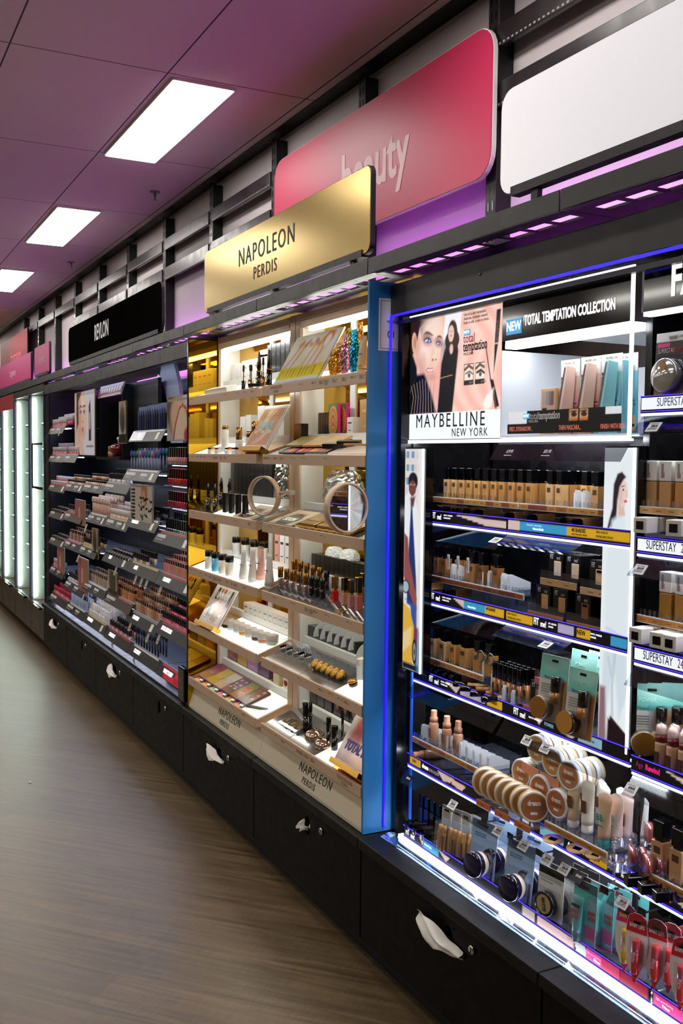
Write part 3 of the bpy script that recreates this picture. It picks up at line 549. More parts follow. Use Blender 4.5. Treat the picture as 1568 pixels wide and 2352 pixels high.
makeup_shelf('makeup_shelf','fourth shelf of cushions and creams, long strip starting with a yellow NEW tag',1.575,2.625,1.70,.633,[(R4(.012,.075,.05,.95),YEL),([(.17,.9),(.25,.85),(.24,.2),(.2,.1)],PKS),([(.24,.9),(.32,.7),(.30,.05),(.25,.2)],'#f0c9b4'),(R4(.52,.57,.05,.95),'#9fc6e6'),(R4(.655,.745,.05,.95),'#9ad6f2'),(R4(.84,.90,.05,.95),YEL)],[('NEW',.012,.03,.028,Y,.8,.0002),('dream',.018,.088,.028,WT,.75,.0007),('SATIN LIQUID',.013,.122,.026,M('#b9a4b9',.5,emit=.5),.75),('dream',.014,.585,.029,WT,.75,.0006),('BB',.012,.62,.027,WT),('dream',.014,.765,.029,WT,.75,.0006),('MATTE BB',.011,.80,.026,WT,.7),('NEW',.017,.848,.028,Y,.8,.0003)],tickets=[((.02,1),'$23.95'),(.27,'$22.95'),(.49,'$23.95'),(.60,'$15.95'),(.695,'$15.95'),(.76,'$26.95'),((.81,1),'$10.95')],tiltflap=40)
makeup_shelf('makeup_shelf','bottom shelf of powders and lip balms with a pink strip and a bright lit edge',1.555,2.61,1.555,.412,[([(.09,.9),(.12,.7),(.11,.2)],PKS),(R4(.115,.2,.05,.95),BLU),([(.2,.9),(.26,.8),(.24,.1)],PKS),(R4(.60,.65),'#c9bcb8'),(R4(.66,.80,.05,.95),'#eec9c6'),([(.80,.9),(.84,.9),(.86,.1),(.81,.1)],'#f2f6f6'),(R4(.845,.895),'#ff5fae'),(R4(.895,.955),'#e23a6c'),(R4(.958,1.045),'#b01a40')],[('FIT',.026,.015,.029,WT,.62,.0003),('me!',.022,.045,.026,WT,.7,.0003),('Natural finish',.009,.125,.028,WT,.8),('light, pore blurring',.008,.85,.031,M('#ffb8d6',.4,emit=.6),.8),('Primer',.010,.875,.022,WT,.8)],flap=False)
# second bay
makeup_shelf('makeup_shelf','white lit strip shelf of boxed compacts in the second bay, top',1.60,1.682,.9,1.695,[(R4(.0,.8),'#eef2fb')],[('SUPERSTAY',.026,.05,.028,M('#6a6a86',.5),.7)],tickets=[(.045,'$20.95')],fb='#eef2fb',emitf=1.)
makeup_shelf('makeup_shelf','white lit strip shelf of square foundations in the second bay, upper',1.60,1.682,.9,1.382,[(R4(.0,.8),'#eef2fb')],[('SUPERSTAY',.028,.03,.028,TXD,.62),('24H',.028,.132,.028,M('#a8305c',.5),.62)],tickets=[(.015,'$24.95')],fb='#eef2fb',emitf=1.)
makeup_shelf('makeup_shelf','white lit strip shelf of square foundations in the second bay, middle',1.60,1.682,.9,1.135,[(R4(.0,.8),'#eef2fb')],[('SUPERSTAY',.028,.03,.028,TXD,.62),('24H',.028,.132,.028,M('#a8305c',.5),.62)],fb='#eef2fb',emitf=1.)
makeup_shelf('makeup_shelf','concealer shelf with magenta AgeRewind lettering in the second bay',1.60,1.68,.9,.885,[([(.10,.9),(.2,.7),(.18,.1)],'#e8cfc8')],[('Age',.018,.015,.028,M('#a01e5e',.5,emit=.6),.8),('Rewind',.018,.045,.028,M('#d8267c',.5,emit=.8),.8,.0006)],tickets=[(.005,'$18.95')])
makeup_shelf('makeup_shelf','blush shelf with small white and magenta lettering in the second bay',1.575,1.695,.9,.633,[([(.165,.9),(.24,.7),(.22,.1)],'#efe0b8')],[('dream',.012,.02,.032,WT,.75,.0006),('MATTE BLUSH',.011,.02,.022,WT,.7),('Age',.018,.10,.026,M('#a01e5e',.5,emit=.6),.8),('Rewind',.018,.128,.026,M('#d8267c',.5,emit=.8),.8,.0006)],tickets=[(.03,'$25.95')])
makeup_shelf('makeup_shelf','bottom shelf of lip balms with bright pink BABY LIPS strip in the second bay',1.555,1.55,.9,.412,[(R4(.0,.085),'#ff4fa4'),(R4(.095,.5),'#ff4fb4')],[('light, pore blurring',.008,.012,.031,M('#ffd0e4',.4,emit=.6),.8),('Primer',.010,.03,.022,WT,.8),('BABY LIPS',.022,.11,.027,WT,.8,.0012)],flap=False)
# the clear lip below the bottom shelf with its bright tube
gl=thing('light_guard','bright tube behind a clear guard along the foot of the blue-lit unit','light guard',(1.50,2.66,.408))
MB().box(.03,1.7,.046,.072,.004,.012,E_('#f4f7ff',9.)).build('tube',gl); MB().prism([(.0,.0),(.056,.0),(.056,.004),(.03,.010),(.0,.003)],'x',0,1.7,clear('#dfe8f4',.75,.8)).build('guard',gl)
# the big clear flap over the niche price line
fp=thing('price_flap','clear price flap with two white prices hanging under the display box','price flap',(1.59,2.20,1.638))
MB().prism([(0,0),(-.03,-.045),(-.032,-.045),(-.002,0)],'x',.0,.50,clear('#9aa0a8',.82,.3)).build('flap',fp)
for x,t in ((.075,'$29.95'),(.23,'$21.95')): text(t,.013,fp,(x,-.02,-.022),TXW,tilt=56,sx=.8,shear=.2); text('total temptation',.005,fp,(x,-.0265,-.032),TXW,tilt=56)
# ================================================================ makeup of the blue-lit unit
def bottle(r,tone,w=.0245,h=.056,cap=.036):
    MB().box(-w/2,w/2,0,w*.95,0,h,M(tone,.18,coat=.6)).box(-w*.3,w*.3,-.0002,.001,h*.62,h*.86,M('#4a3318',.4)).build('glass_body',r,bev=.0015)
    MB().box(-w*.34,w*.34,w*.12,w*.82,h-.001,h+.005,GLOSSB).box(-w*.44,w*.44,w*.04,w*.92,h+.005,h+cap,GLOSSB).build('cap',r,bev=.0018)
def squarebottle(r,tone,w=.036,h=.058,cap=.046):
    MB().box(-w/2,w/2,0,w*.95,0,h,M(tone,.15,coat=.6)).build('glass_body',r,bev=.003)
    b=MB().box(-w*.5,w*.5,w*0,w*.95,h+.001,h+cap,M('#e9e5dc',.35)).build('cap',r,bev=.0015)
    MB().box(-w*.3,-w*.12,-.0006,.001,h+.008,h+cap-.006,M('#8b8580',.5)).box(-w*.09,-w*.05,-.0006,.001,h+.008,h+.02,M('#c0305c',.5)).build('cap_print',b)
def pusher(r,x,h=.05,y=.012):
    MB().prism([(y,0),(y+.075,0),(y+.075,h*.45),(y+.01,h),(y,h)],'x',x-.0012,x+.0012,M('#dfe3e4',.4)).box(x-.0055,x+.0055,y+.0005,y+.002,0,h*.85,M('#e4e7e8',.35)).build('pusher',r)
def tray(r,L,strip,segs,hh,pushers=(),dpt=.2,ph=.045):
    MB().box(0,L,0,dpt,-.003,0,CLR2).build('base_plate',r)
    b=MB().box(0,L,-.004,-.0005,-.014,.003,M('#d9dde0',.3))
    R=random.Random(L); n=max(2,int(L/.036)); 
    for i in range(n): b.box(L*i/n+.0003,L*(i+1)/n-.0003,-.0048,-.0039,-.012,.0005,M(segs[R.randrange(len(segs))] if i%3 else strip,.45)).box(L*(i+.3)/n,L*(i+.7)/n,-.0051,-.0047,-.0068,-.0052,M('#5a3a1c',.6))
    b.build('shade_strip',r)
    f=MB(); n=int(L/.0286)
    for i in range(n+1):
        x=L*i/n; f.box(x-.0006,x+.0006,0,dpt,0,.012,CLR)
        if i<n: f.box(x+.004,x+.011,-.001,.0005,.003,.017,CLR2).box(x+.0175,x+.0245,-.001,.0005,.003,.017,CLR2)
    f.build('clear_dividers',r)
    if hh>.005: MB().box(.01,.013,.03,dpt-.02,-hh,-.003,CLR2).box(L-.013,L-.01,.03,dpt-.02,-hh,-.003,CLR2).box(.01,L-.01,dpt-.03,dpt-.028,-hh,-.003,CLR2).build('stand',r)
    for x in pushers: pusher(r,x,ph)
OT='#c98d3f'; TONES=['#c49d6b','#c59d66','#c0915d','#bd8d51','#c39256','#bb884f','#bc864e','#b18046','#b68149','#b07b44','#ab7a3f']
DTON=['#936130','#976332','#a16f3c','#a67444','#ad7a46','#7c5029','#85572d','#8e5d2d']
LX=1.626
def trayat(label,Yl,Yr,z,hh,strip,segs,X=LX,pushers=(),**k): return put('bottle_tray','tray',label,(X,Yl,z),tray,(round(Yl-Yr,3),strip,tuple(segs),hh,tuple(pushers))+((k['dpt'],) if 'dpt' in k else ()),group='clear bottle trays')
def row(prefix,name,cat,fn,argl,pts,z,X,suffix,group,rx=0,rz=None,jit=.02,s=1.):
    """a row of products placed by where their feet stand along the shelf"""
    for i,p in enumerate(pts):
        px,py=p[0],p[1]; dx=p[2] if len(p)>2 else 0; zz=z+(p[3] if len(p)>3 else 0)
        Y_=Yx(px,py,X); a=argl[i%len(argl)]
        put(name,cat,(prefix+', '+suffix).replace('%d',nth(i)),(X+dx,Y_,zz),fn,a,group=group,rx=rx,rz=(random.uniform(-jit,jit) if rz is None else rz[i%len(rz)]),s=s)
G1='foundation bottles on the upper shelf'
trayat('clear raised bottle tray with tan shade strip on the upper shelf, beside the taxi panel',2.594,2.155,1.476,.043,'#c9963f',['#c9963f','#c98f45','#9a5526'])
trayat('raised bottle tray with tan and brown strip on the upper shelf, beside the white panel',2.148,1.80,1.476,.043,'#c88a3c',['#c9963f','#b06a2a','#8a4420'],pushers=(.205,.235))
pts=[(1023,1125),(1041,1127),(1058,1128),(1075,1130),(1093,1132),(1112,1134),(1131,1136),(1150,1138),(1171,1140),(1192,1142),(1212,1144),(1259,1149),(1281,1151),(1364,1160)]
row('tan black-capped foundation bottle','foundation_bottle','bottle',bottle,[(t,) for t in TONES],pts,1.476,1.636,'%d from the taxi panel, upper shelf front row',G1)
for k in (1,2,3):
    p2=[(p[0]+0,p[1]) for p in pts[(9 if k>1 else 10):]]+[(1318,1155),(1340,1157)]
    row('tan foundation bottle with a black cap','foundation_bottle','bottle',bottle,[(t,) for t in TONES[::-1]],p2,1.476,1.636,'%d along '+['','second','third','fourth'][k]+' row back, upper shelf',G1)
    for o in list(SC.objects)[-3*len(p2):]:
        if o.name.startswith('foundation_bottle'): o.location.x+=.029*k
L1=[(1043,1172),(1068,1174),(1100,1177),(1117,1178),(1143,1182),(1215,1189),(1268,1197),(1345,1206),(1372,1208)]
row('tan foundation bottle lying cap outward','lying_bottle','bottle',bottle,[(t,) for t in TONES[3:]],L1,1.4282,1.70,'%d from the taxi panel, under the upper tray','lying bottles under the upper tray',rx=PI/2)
# second shelf
trayat('clear raised bottle tray with dark brown shade strip on the second shelf',2.60,2.122,1.234,.045,'#9a5526',['#9a5526','#7a3d1a'],pushers=(.105,.135,.262,.294,.326,.358,.390))
pts=[(1000,1307),(1017,1309),(1036,1311,.02),(1058,1314,.02),(1081,1318),(1101,1321),(1118,1323,.02),(1136,1326,.0)]
row('dark tan foundation bottle with a black cap','foundation_bottle','bottle',bottle,[(t,) for t in DTON],pts,1.2345,1.637,'%d from the taxi panel, second shelf','foundation bottles on the second shelf')
TAGM=M('#e6e4e2',.5)
def sticker(r):
    b=MB().box(-.006,.006,-.0005,.0004,0,.045,TAGM)
    for i in range(9): b.box(-.003,.003,-.0008,-.0004,.008+i*.0035,.0095+i*.0035,BARS)
    b.build('barcode_strip',r)
for i,(px,py) in enumerate(((1029,1290),(1051,1295),(1074,1285))): put('barcode_sticker','label','white upright barcode sticker on a dark bottle, %s along the second shelf'%nth(i),(1.6345,Yx(px,py,1.634),1.262),sticker)
row('dark foundation bottle lying cap outward','lying_bottle','bottle',bottle,[(t,) for t in DTON[4:]],[(1012,1357),(1078,1371)],1.1842,1.69,'%d from the taxi panel, under the second tray','lying bottles under the second tray',rx=PI/2)
def powder_box(r,tone,w=.056,h=.066,d=.018,tester=False):
    MB().box(-w/2,w/2,0,d,0,h,M('#0b0a0b',.22,coat=.4)).build('carton',r,bev=.001)
    MB().box(-w*.08,w*.38,-.0012,.0005,h*.12,h*.68,M(tone,.5)).build('shade_window',r,bev=.0004)
    text('FIT',h*.26,r,(-w*.26,-.0006,h*.82),M('#b9bcc2',.5),sx=.55); text('me!',h*.2,r,(w*.2,-.0006,h*.8),M('#8f9298',.5),sx=.7)
    if tester: MB().box(-w*.0,w*.3,-.0018,-.001,h*.56,h*.66,GLOSSB).build('tester_tag',r)
def powder_tray(r,L,tone):
    MB().box(0,L,-.003,.14,-.003,0,CLR2).box(0,L,-.004,-.0025,-.002,.02,CLR).build('base_plate',r); MB().box(.002,L-.002,-.0055,-.0038,-.018,-.001,M(tone,.5)).box(.03,.05,-.0058,-.0054,-.011,-.009,M('#6a3f20',.6)).box(L-.05,L-.03,-.0058,-.0054,-.011,-.009,M('#6a3f20',.6)).build('shade_strip',r)
    MB().box(.004,.006,0,.13,-.05,-.003,CLR2).box(L-.006,L-.004,0,.13,-.05,-.003,CLR2).build('stand',r)
PWT=[('#d8c0a8',1.282,(1273,1287),'#c89a62',1.622,2.048,1.905,'upper'),('#b98d58',1.205,(1245,1410),'#b0763c',1.61,2.085,1.94,'lower')]
def PT(label,Yl,L,z,X,tone): return put('powder_tray','tray',label,(X,Yl,z),powder_tray,(L,tone),group='stepped powder trays')
PT('clear stepped powder tray with tan strip, upper step nearer the dividers',2.048,.145,1.292,1.622,'#c9a06a'); PT('clear stepped powder tray with tan strip, upper step behind the white panel',1.893,.12,1.287,1.622,'#d0ad80')
PT('clear stepped powder tray with brown strip, lower step nearer the dividers',2.085,.147,1.203,1.612,'#b3783a'); PT('clear stepped powder tray with brown strip, lower step behind the white panel',1.93,.15,1.20,1.612,'#b87f44')
for i,(x,t) in enumerate((('pale',2.005),('cream',1.937))): put('powder_carton','powder',('black powder carton with a %s window, upper step, %s from the dividers')%(x,nth(i)),(1.632,t,1.2925),powder_box,(['#d9c4ae','#d5b998'][i],),group='powder cartons')
put('powder_carton','powder','black powder carton with a tester tag, upper step, half behind the white panel',(1.632,1.848,1.2875),powder_box,('#c9a981',.056,.066,.018,True),group='powder cartons')
for i,t in enumerate((2.04,1.972)): put('powder_carton','powder','black powder carton with a tan window, lower step, %s from the dividers'%nth(i),(1.622,t,1.2035),powder_box,(['#b98d55','#b48147'][i],),group='powder cartons')
put('powder_carton','powder','black powder carton with a brown window and tester tag on the lower step',(1.622,1.885,1.2005),powder_box,('#8a4f1f',.056,.066,.018,True),group='powder cartons')
for k in (1,2,3):
    for i,t in enumerate((2.005,1.937,1.848)): put('powder_carton','powder','black powder carton %s in file behind the upper step, column %s'%(nth(k),nth(i)),(1.632+.02*k,t,1.2925 if i<2 else 1.2875),powder_box,('#d5b998',),group='powder cartons')
    for i,t in enumerate((2.04,1.972,1.885)): put('powder_carton','powder','black powder carton %s in file behind the lower step, column %s'%(nth(k),nth(i)),(1.622+.02*k,t,1.2035 if i<2 else 1.2005),powder_box,('#b48147',),group='powder cartons')
# third shelf
trayat('clear raised bottle tray with tan shade strip on the third shelf',2.597,2.30,.978,.045,'#c98d3f',['#c98d3f','#c28436'],pushers=(.275,),dpt=.16)
pts=[(990,1503),(1013,1507),(1037,1514),(1061,1521),(1092,1530)]
row('broad tan black-capped foundation bottle','foundation_bottle','bottle',bottle,[('#b98d5c',.03,.058,.034),('#c39a68',.034,.058,.034),('#b98342',.027,.058,.034),('#ad7f45',.034,.058,.034),('#a8722f',.03,.058,.034)],pts,.9785,1.637,'%d from the taxi panel, third shelf','foundation bottles on the third shelf')
row('broad tan black-capped foundation bottle','foundation_bottle','bottle',bottle,[('#a8722f',.03,.058,.034)],[(1118,1540)],.9785,1.637,'last on the third shelf tray beside the concealers','foundation bottles on the third shelf')
def ring(r):
    MB().lathe([(.017,-.002),(.0185,0),(.017,.002),(.0135,.002),(.012,0),(.0135,-.002),(.017,-.002)],M('#5a5d62',.1,.4),(0,0,.0185),24,'y').build('clear_ring',r)
for i,(px,py) in enumerate(((1105,1487),(1128,1493))): put('tester_ring','ring','clear round tester ring on the third shelf bottles, %s from the taxi panel'%nth(i),(1.628,Yx(px,py,1.63),.9785+.035),ring)
row('foundation bottle lying cap outward','lying_bottle','bottle',bottle,[(t,) for t in TONES[2:]],[(990,1541),(1007,1548),(1027,1556),(1043,1568),(1058,1577),(1076,1584),(1092,1590)],.9312,1.70,'%d from the taxi panel, under the third tray','lying bottles under the third tray',rx=PI/2)
def concealer(r,tone):
    MB().lathe([(.0078,0),(.0085,.001),(.0085,.058)],M(tone,.2,coat=.5),n=14).box(-.004,.004,-.0088,-.008,.012,.045,M('#3b2712',.5)).build('tube_body',r); MB().lathe([(.0087,.059),(.0087,.10),(.0078,.102)],GLOSSB,n=14).build('cap',r)
i=0; CT=['#b9803f','#b5762f','#a5661f','#c08a48','#9a5a20','#8a4f22']
for k in range(3):
    for j in range(6):
        Y0=2.24-.022*j-.004*k; put('concealer_tube','concealer','tan concealer tube with a black cap, %s in line, %s row, third shelf'%(nth(j),nth(k)),(1.622+.022*k,Y0,.9315),concealer,(CT[(j+k)%6],),group='concealer tubes on the third shelf'); i+=1
cb=thing('concealer_bin','clear open bin of concealer tubes with white pushers on the third shelf','bin',(1.612,2.262,.9312))
MB().box(0,.2,0,.0015,0,.03,CLR2).box(0,.0015,0,.12,0,.035,CLR2).box(.1985,.2,0,.12,0,.035,CLR2).build('bin_walls',cb); pusher(cb,.085,.05,-.01); pusher(cb,.125,.045,-.01); pusher(cb,-.008,.07,.02)
for j,(px,py) in enumerate(((1097,1592),(1117,1596),(1140,1601),(1165,1606))):
    put('lying_concealer','concealer','tan concealer tube lying at the shelf edge, %s from the taxi panel'%nth(j),(1.655,Yx(px-8,py,1.61),.9395),concealer,(['#b98a50','#a5661f','#9a5a20','#b98a50'][j],),group='lying concealers',rx=PI/2,rz=-.9+.2*j)
PT('clear stepped tray with pink strip for blush cartons, upper step',2.062,.15,1.03,1.622,'#d8636a'); PT('clear stepped tray with coral strip for blush cartons, lower step',2.09,.15,.951,1.608,'#c9624a')
for i,(Y0,z,t,wh) in enumerate(((2.02,1.0305,'#d46a80','rose window, upper step nearer the concealers'),(1.955,1.0305,'#c98270','beige window, upper step behind the blister cards'),(2.05,.9515,'#b4543f','coral window, lower step nearer the concealers'),(1.98,.9515,'#b0634a','brown window, lower step behind the blister cards'))):
    put('blush_carton','blush','black blush carton with a '+wh,(1.632 if z>1 else 1.618,Y0,z),powder_box,(t,),group='blush cartons')
    for k in (1,2): put('blush_carton','blush','black blush carton %s in file behind '%nth(k)+wh.replace('window, ','window one, '),((1.632 if z>1 else 1.618)+.021*k,Y0,z),powder_box,(t,),group='blush cartons')
def card(w,h,arts,emit=0,cell=.003,bg='#f0ece6',rad=.006):
    return None
def cardback(r,w,h,bg,paint,hook=True,cell=.003,y=0.,th=.0012,m=None):
    """hanging card with a printed front"""
    a=Art(w,h,cell,bg); paint(a); a.build('card_print',r,-w/2,y-.0004,0,rough=.25); MB().box(-w/2,w/2,y,y+th,0,h,m or M('#e9e6e0',.5)).build('card',r)
    if hook: MB().box(-.010,.010,y-.0012,y-.0003,h-.016,h-.010,GLOSSB).build('hang_hole',r)
def mineral(r,v):
    w,h=.092,.165
    def p(a): a.rect(0,.62,1.01,1.01,'#7fd0bd'); a.ell(.6,.9,.5,.2,'#a6e2d3',.8); a.rect(0,.0,1.01,.62,'#e9e2cf'); a.poly([(.55,.62),(1.01,.66),(1.01,-.01),(.2,-.01),(.6,.3)],'#b07a36',.01); [a.rect(.08,.54-.035*i,.45,.55-.035*i,'#6a655c') for i in range(7)]
    cardback(r,w,h,'#e9e2cf',p); text('Mineral',.012,r,(-w*.2,-.0012,h*.66),M('#3d6f66',.5),sx=.7); text('POWER',.014,r,(-w*.1,-.0012,h*.78),M('#c9efe4',.5),sx=.8)
    MB().lathe([(.0001,-.03),(.026,-.03),(.0285,-.026),(.0285,-.003)],M('#3a2015' if v else '#8f8468',.15,coat=.5),(-w*.18,0,.034),26,'y').lathe([(.021,-.0308),(.027,-.0308)],M('#c38a3a',.3),(-w*.18,0,.034),26,'y').build('compact',r)
    b=MB().lathe([(.012,.05),(.012,.078)],M('#a5702f',.2,coat=.5),(w*.22,-.014,0),16).build('bottle_body',r); MB().lathe([(.0125,.079),(.0125,.115),(.011,.117)],M('#20130d',.15,coat=.5),(w*.22,-.014,0),16).build('bottle_cap',b)
    MB().box(-w*.46,w*.46,-.016,-.015,.004,.12,CLR).build('blister',r)
put('blister_card','makeup set','teal mineral makeup card with a taupe compact, front, nearer the concealers',(1.575,1.945,.942),mineral,(0,),group='mineral makeup cards',rx=-.12,rz=.15)
put('blister_card','makeup set','teal mineral makeup card with a dark brown compact, front, beside the white panel',(1.572,1.838,.930),mineral,(1,),group='mineral makeup cards',rx=-.12,rz=.1)
for k in range(3): put('blister_card','makeup set','teal mineral makeup card %s behind the front pair'%nth(k),(1.615+.024*k,1.885-.035*k,.962),mineral,(k%2,),group='mineral makeup cards',rx=-.1)
# fourth shelf
trayat('clear raised tray with tan shade strip and white pushers on the fourth shelf',2.615,2.20,.728,.055,'#c98d3f',['#c98d3f','#c98338','#b0652a'],X=1.586,pushers=(.03,.062,.135,.17,.205,.24,.275,.31,.345,.38),dpt=.13)
def satin(r,t):
    MB().lathe([(.0145,0),(.016,.002),(.016,.058),(.0135,.062),(.012,.064)],M(t,.2,coat=.5),n=20,sy=.9).box(-.006,.006,-.0152,-.0142,.018,.046,M('#8a6248',.5)).build('flask',r)
    MB().lathe([(.0125,.065),(.0125,.078),(.0095,.08),(.0095,.098),(.0085,.1)],M('#d9a07a' if t!='#b98b70' else '#a5755a',.25),n=18).build('pump_cap',r)
for i,(px,py,t) in enumerate(((1003,1697,'#dba67c'),(1033,1711,'#c98f6a'),(1059,1722,'#b98b70'))): put('satin_foundation','bottle','peach satin foundation with a pump cap, %s from the taxi panel, fourth shelf'%nth(i),(1.608,Yx(px,py,1.62)-.0,.729),satin,(t,),group='satin foundations')
put('lying_bottle','bottle','peach satin foundation lying under the tray with its cap outward',(1.66,2.55,.684),satin,('#d39a70',),rx=PI/2,rz=-.25)
wp=thing('wire_prongs','bent wire dividers lying on the fourth shelf under the tray','dividers',(1.60,2.48,.668))
for i in range(5): MB().tube([(i*.05,.0,.004),(i*.05+.012,-.012,.01),(i*.05+.03,-.008,.004),(i*.05+.055,.05,.004)],.0022,M('#3a3d44',.2,.6),6).build('wire',wp)
def cushion(r,t,rim):
    R_=.037
    MB().lathe([(.0001,0),(R_-.007,0),(R_-.006,-.0012)],M(t,.35),(0,.0012,R_),30,'y').build('shade_disc',r)
    MB().lathe([(R_-.0062,.0005),(R_-.0045,-.001),(R_-.002,-.001),(R_,.002),(R_,.0115),(R_-.001,.0125)],M(rim,.2,coat=.5),(0,0,R_),30,'y').build('lid',r); MB().lathe([(R_-.001,.013),(R_,.014),(R_,.024),(R_-.003,.027)],M('#d9c7a6' if rim=='#eef0f2' else '#c9a872',.2,coat=.5),(0,0,R_),30,'y').build('case',r)
    text('dream',.016,r,(0,-.0004,R_+.009),M('#f4ece0',.5),sx=.75,bold=.0006); text('CUSHION',.013,r,(0,-.0004,R_-.004),M('#8d5a34',.5),sx=.75); MB().box(-.008,.008,-.0006,.0,R_-.018,R_-.012,TAGM).build('spf_sticker',r)
CW='#eef0f2'
for i,(Y0,z,t,x0) in enumerate(((2.005,.818,'#d3a15c',1.585),(1.937,.803,'#d09a55',1.58),(1.868,.79,'#c78a62',1.575))):
    for k in range(3): put('cushion_compact','compact','round cushion foundation, white rim, upper row, column %s, %s from the front'%(nth(i),nth(k)),(x0+.03*k,Y0,z),cushion,(t,CW),group='cushion compacts, upper row',rz=.1)
for i,(Y0,z,t,x0) in enumerate(((2.055,.742,'#b97f4c',1.575),(1.965,.728,'#b0683c',1.565),(1.893,.715,'#b8744a',1.56))):
    for k in range(2+(i==0)): put('cushion_compact','compact','round cushion foundation, tan disc, lower row, column %s, %s from the front'%(nth(i),nth(k)),(x0+.03*k,Y0,z),cushion,(t,CW),group='cushion compacts, lower row',rz=.1)
def cushion_rack(r,L):
    MB().box(0,L,0,.1,-.003,0,CLR2).box(0,.002,0,.1,-.06,0,CLR2).box(L-.002,L,0,.1,-.06,0,CLR2).build('clear_step',r); MB().box(0,L*.46,-.006,-.003,-.02,.004,M('#d98f6a',.5)).box(L*.5,L,-.006,-.003,-.02,.004,M('#d98f6a',.5)).build('shade_strip',r)
put('compact_rack','rack','clear rack with coral strips holding the upper cushion compacts',(1.58,2.05,.808),cushion_rack,(.15,),ry=.06); 
for i in range(7):
    Y0=2.150-.034*i; t=['#b9803f','#c39250','#b98345','#c7a06c','#b98345','#b98345','#a8693f'][i]
    put('cushion_compact','compact','round tan compact standing edge-on at the shelf front, %s from the wire dividers'%nth(i),(1.535,Y0,.690),cushion,(t,'#e3d3b8'),group='edge-on compacts',rz=.95+.02*i,rx=-.05,s=1.06)
for i in range(3):
    o=thing('compact_cradle','clear cradle with a coral strip under the edge-on compacts, %s from the wire dividers'%nth(i),'cradle',(1.53,2.155-.083*i,.688)); MB().box(0,.075,-.02,.05,-.003,0,CLR2).build('clear_base',o); MB().box(0,.062,-.024,-.021,-.014,.002,M('#c9703c',.5)).box(.02,.035,-.0245,-.0238,-.007,-.005,M('#5f2f14',.6)).build('shade_strip',o)
def bbtube(r,t,ink,word):
    w=.034; rings=[]
    for k in range(9):
        u=k/8; z=.018+u*.084; a_=w/2*(.78+.34*u); b_=.013*(1-u)+.001; rings.append([(a_*math.cos(2*PI*j/20),.012+b_*math.sin(2*PI*j/20),z+(.010*math.cos(a_*0+PI*.5*math.cos(2*PI*j/20)) if k==8 else 0)) for j in range(20)])
    MB().loft(rings,M(t,.3)).build('tube_body',r); MB().lathe([(.012,0),(.013,.001),(.0125,.018)],M('#3aa6a8' if ink=='#2e8f94' else '#e9e4dc',.3),(0,.012,0),18).build('cap',r)
    if word: text(word,.02,r,(-.002,-.0015,.062),M(ink,.4),sx=.8,bold=.0004); MB().box(-.012,.010,-.0016,-.0006,.045,.0475,M(ink,.4)).build('ink_bar',r)
    else: MB().box(-.007,.007,-.0016,-.0004,.044,.07,M('#6f4526',.4)).build('swatch',r)
for i,(px,py,X,t,ink,wd,wh) in enumerate(((1280,1875,1.57,'#d8b487','#b3262e','BB','peach BB tube with red letters, nearest the cushion compacts'),(1307,1883,1.568,'#d9c49a','#7a5a30','','cream BB tube with a brown swatch, front'),(1340,1878,1.575,'#e8e2d2','#7a5a30','','white BB tube with a brown swatch beside the cream one'),(1378,1920,1.55,'#d8b492','#2e8f94','BB','peach BB tube with teal letters, front row'),(1405,1910,1.572,'#e6cdbf','#5fb6d0','BB','pale BB tube with blue letters, second from the front'),(1428,1900,1.60,'#e6d3ca','#5fb6d0','','pale BB tube partly hidden at the end of the fourth shelf'))):
    put('bb_cream_tube','tube',wh,(X,Yx(px,py,X),.706),bbtube,(t,ink,wd),group='BB cream tubes',rz=.1,s=1.12)
for i in range(6): put('bb_cream_tube','tube','white cream tube in the back row of the fourth shelf, %s along'%nth(i),(1.61+.02*(i%2),1.86-.035*i,.712),bbtube,('#eceae4','#7a5a30',''),group='cream tubes in the back row')
trayat('clear raised tray with long tan strip under the BB tubes on the fourth shelf',1.912,1.69,.705,.035,'#b8782f',['#b8782f'],X=1.545,dpt=.13)
def discard(r):
    MB().lathe([(.0001,0),(.024,0),(.024,.0015),(.0001,.0015)],M('#e0b27c',.25,coat=.4),n=26,sx=1.15).build('swatch_disc',r); MB().box(-.010,.010,-.008,.006,.0014,.0022,GLOSSB).build('sticker',r)
for i,(px,py) in enumerate(((1267,1902),(1315,1928),(1350,1945),(1380,1952))): put('shade_disc_card','swatch','peach oval shade card with a black sticker, %s along the fourth shelf edge'%nth(i),(1.545+.01*i,Yx(px,py,1.54)-.0,.669+.003*i),discard,rx=.15,rz=.3)
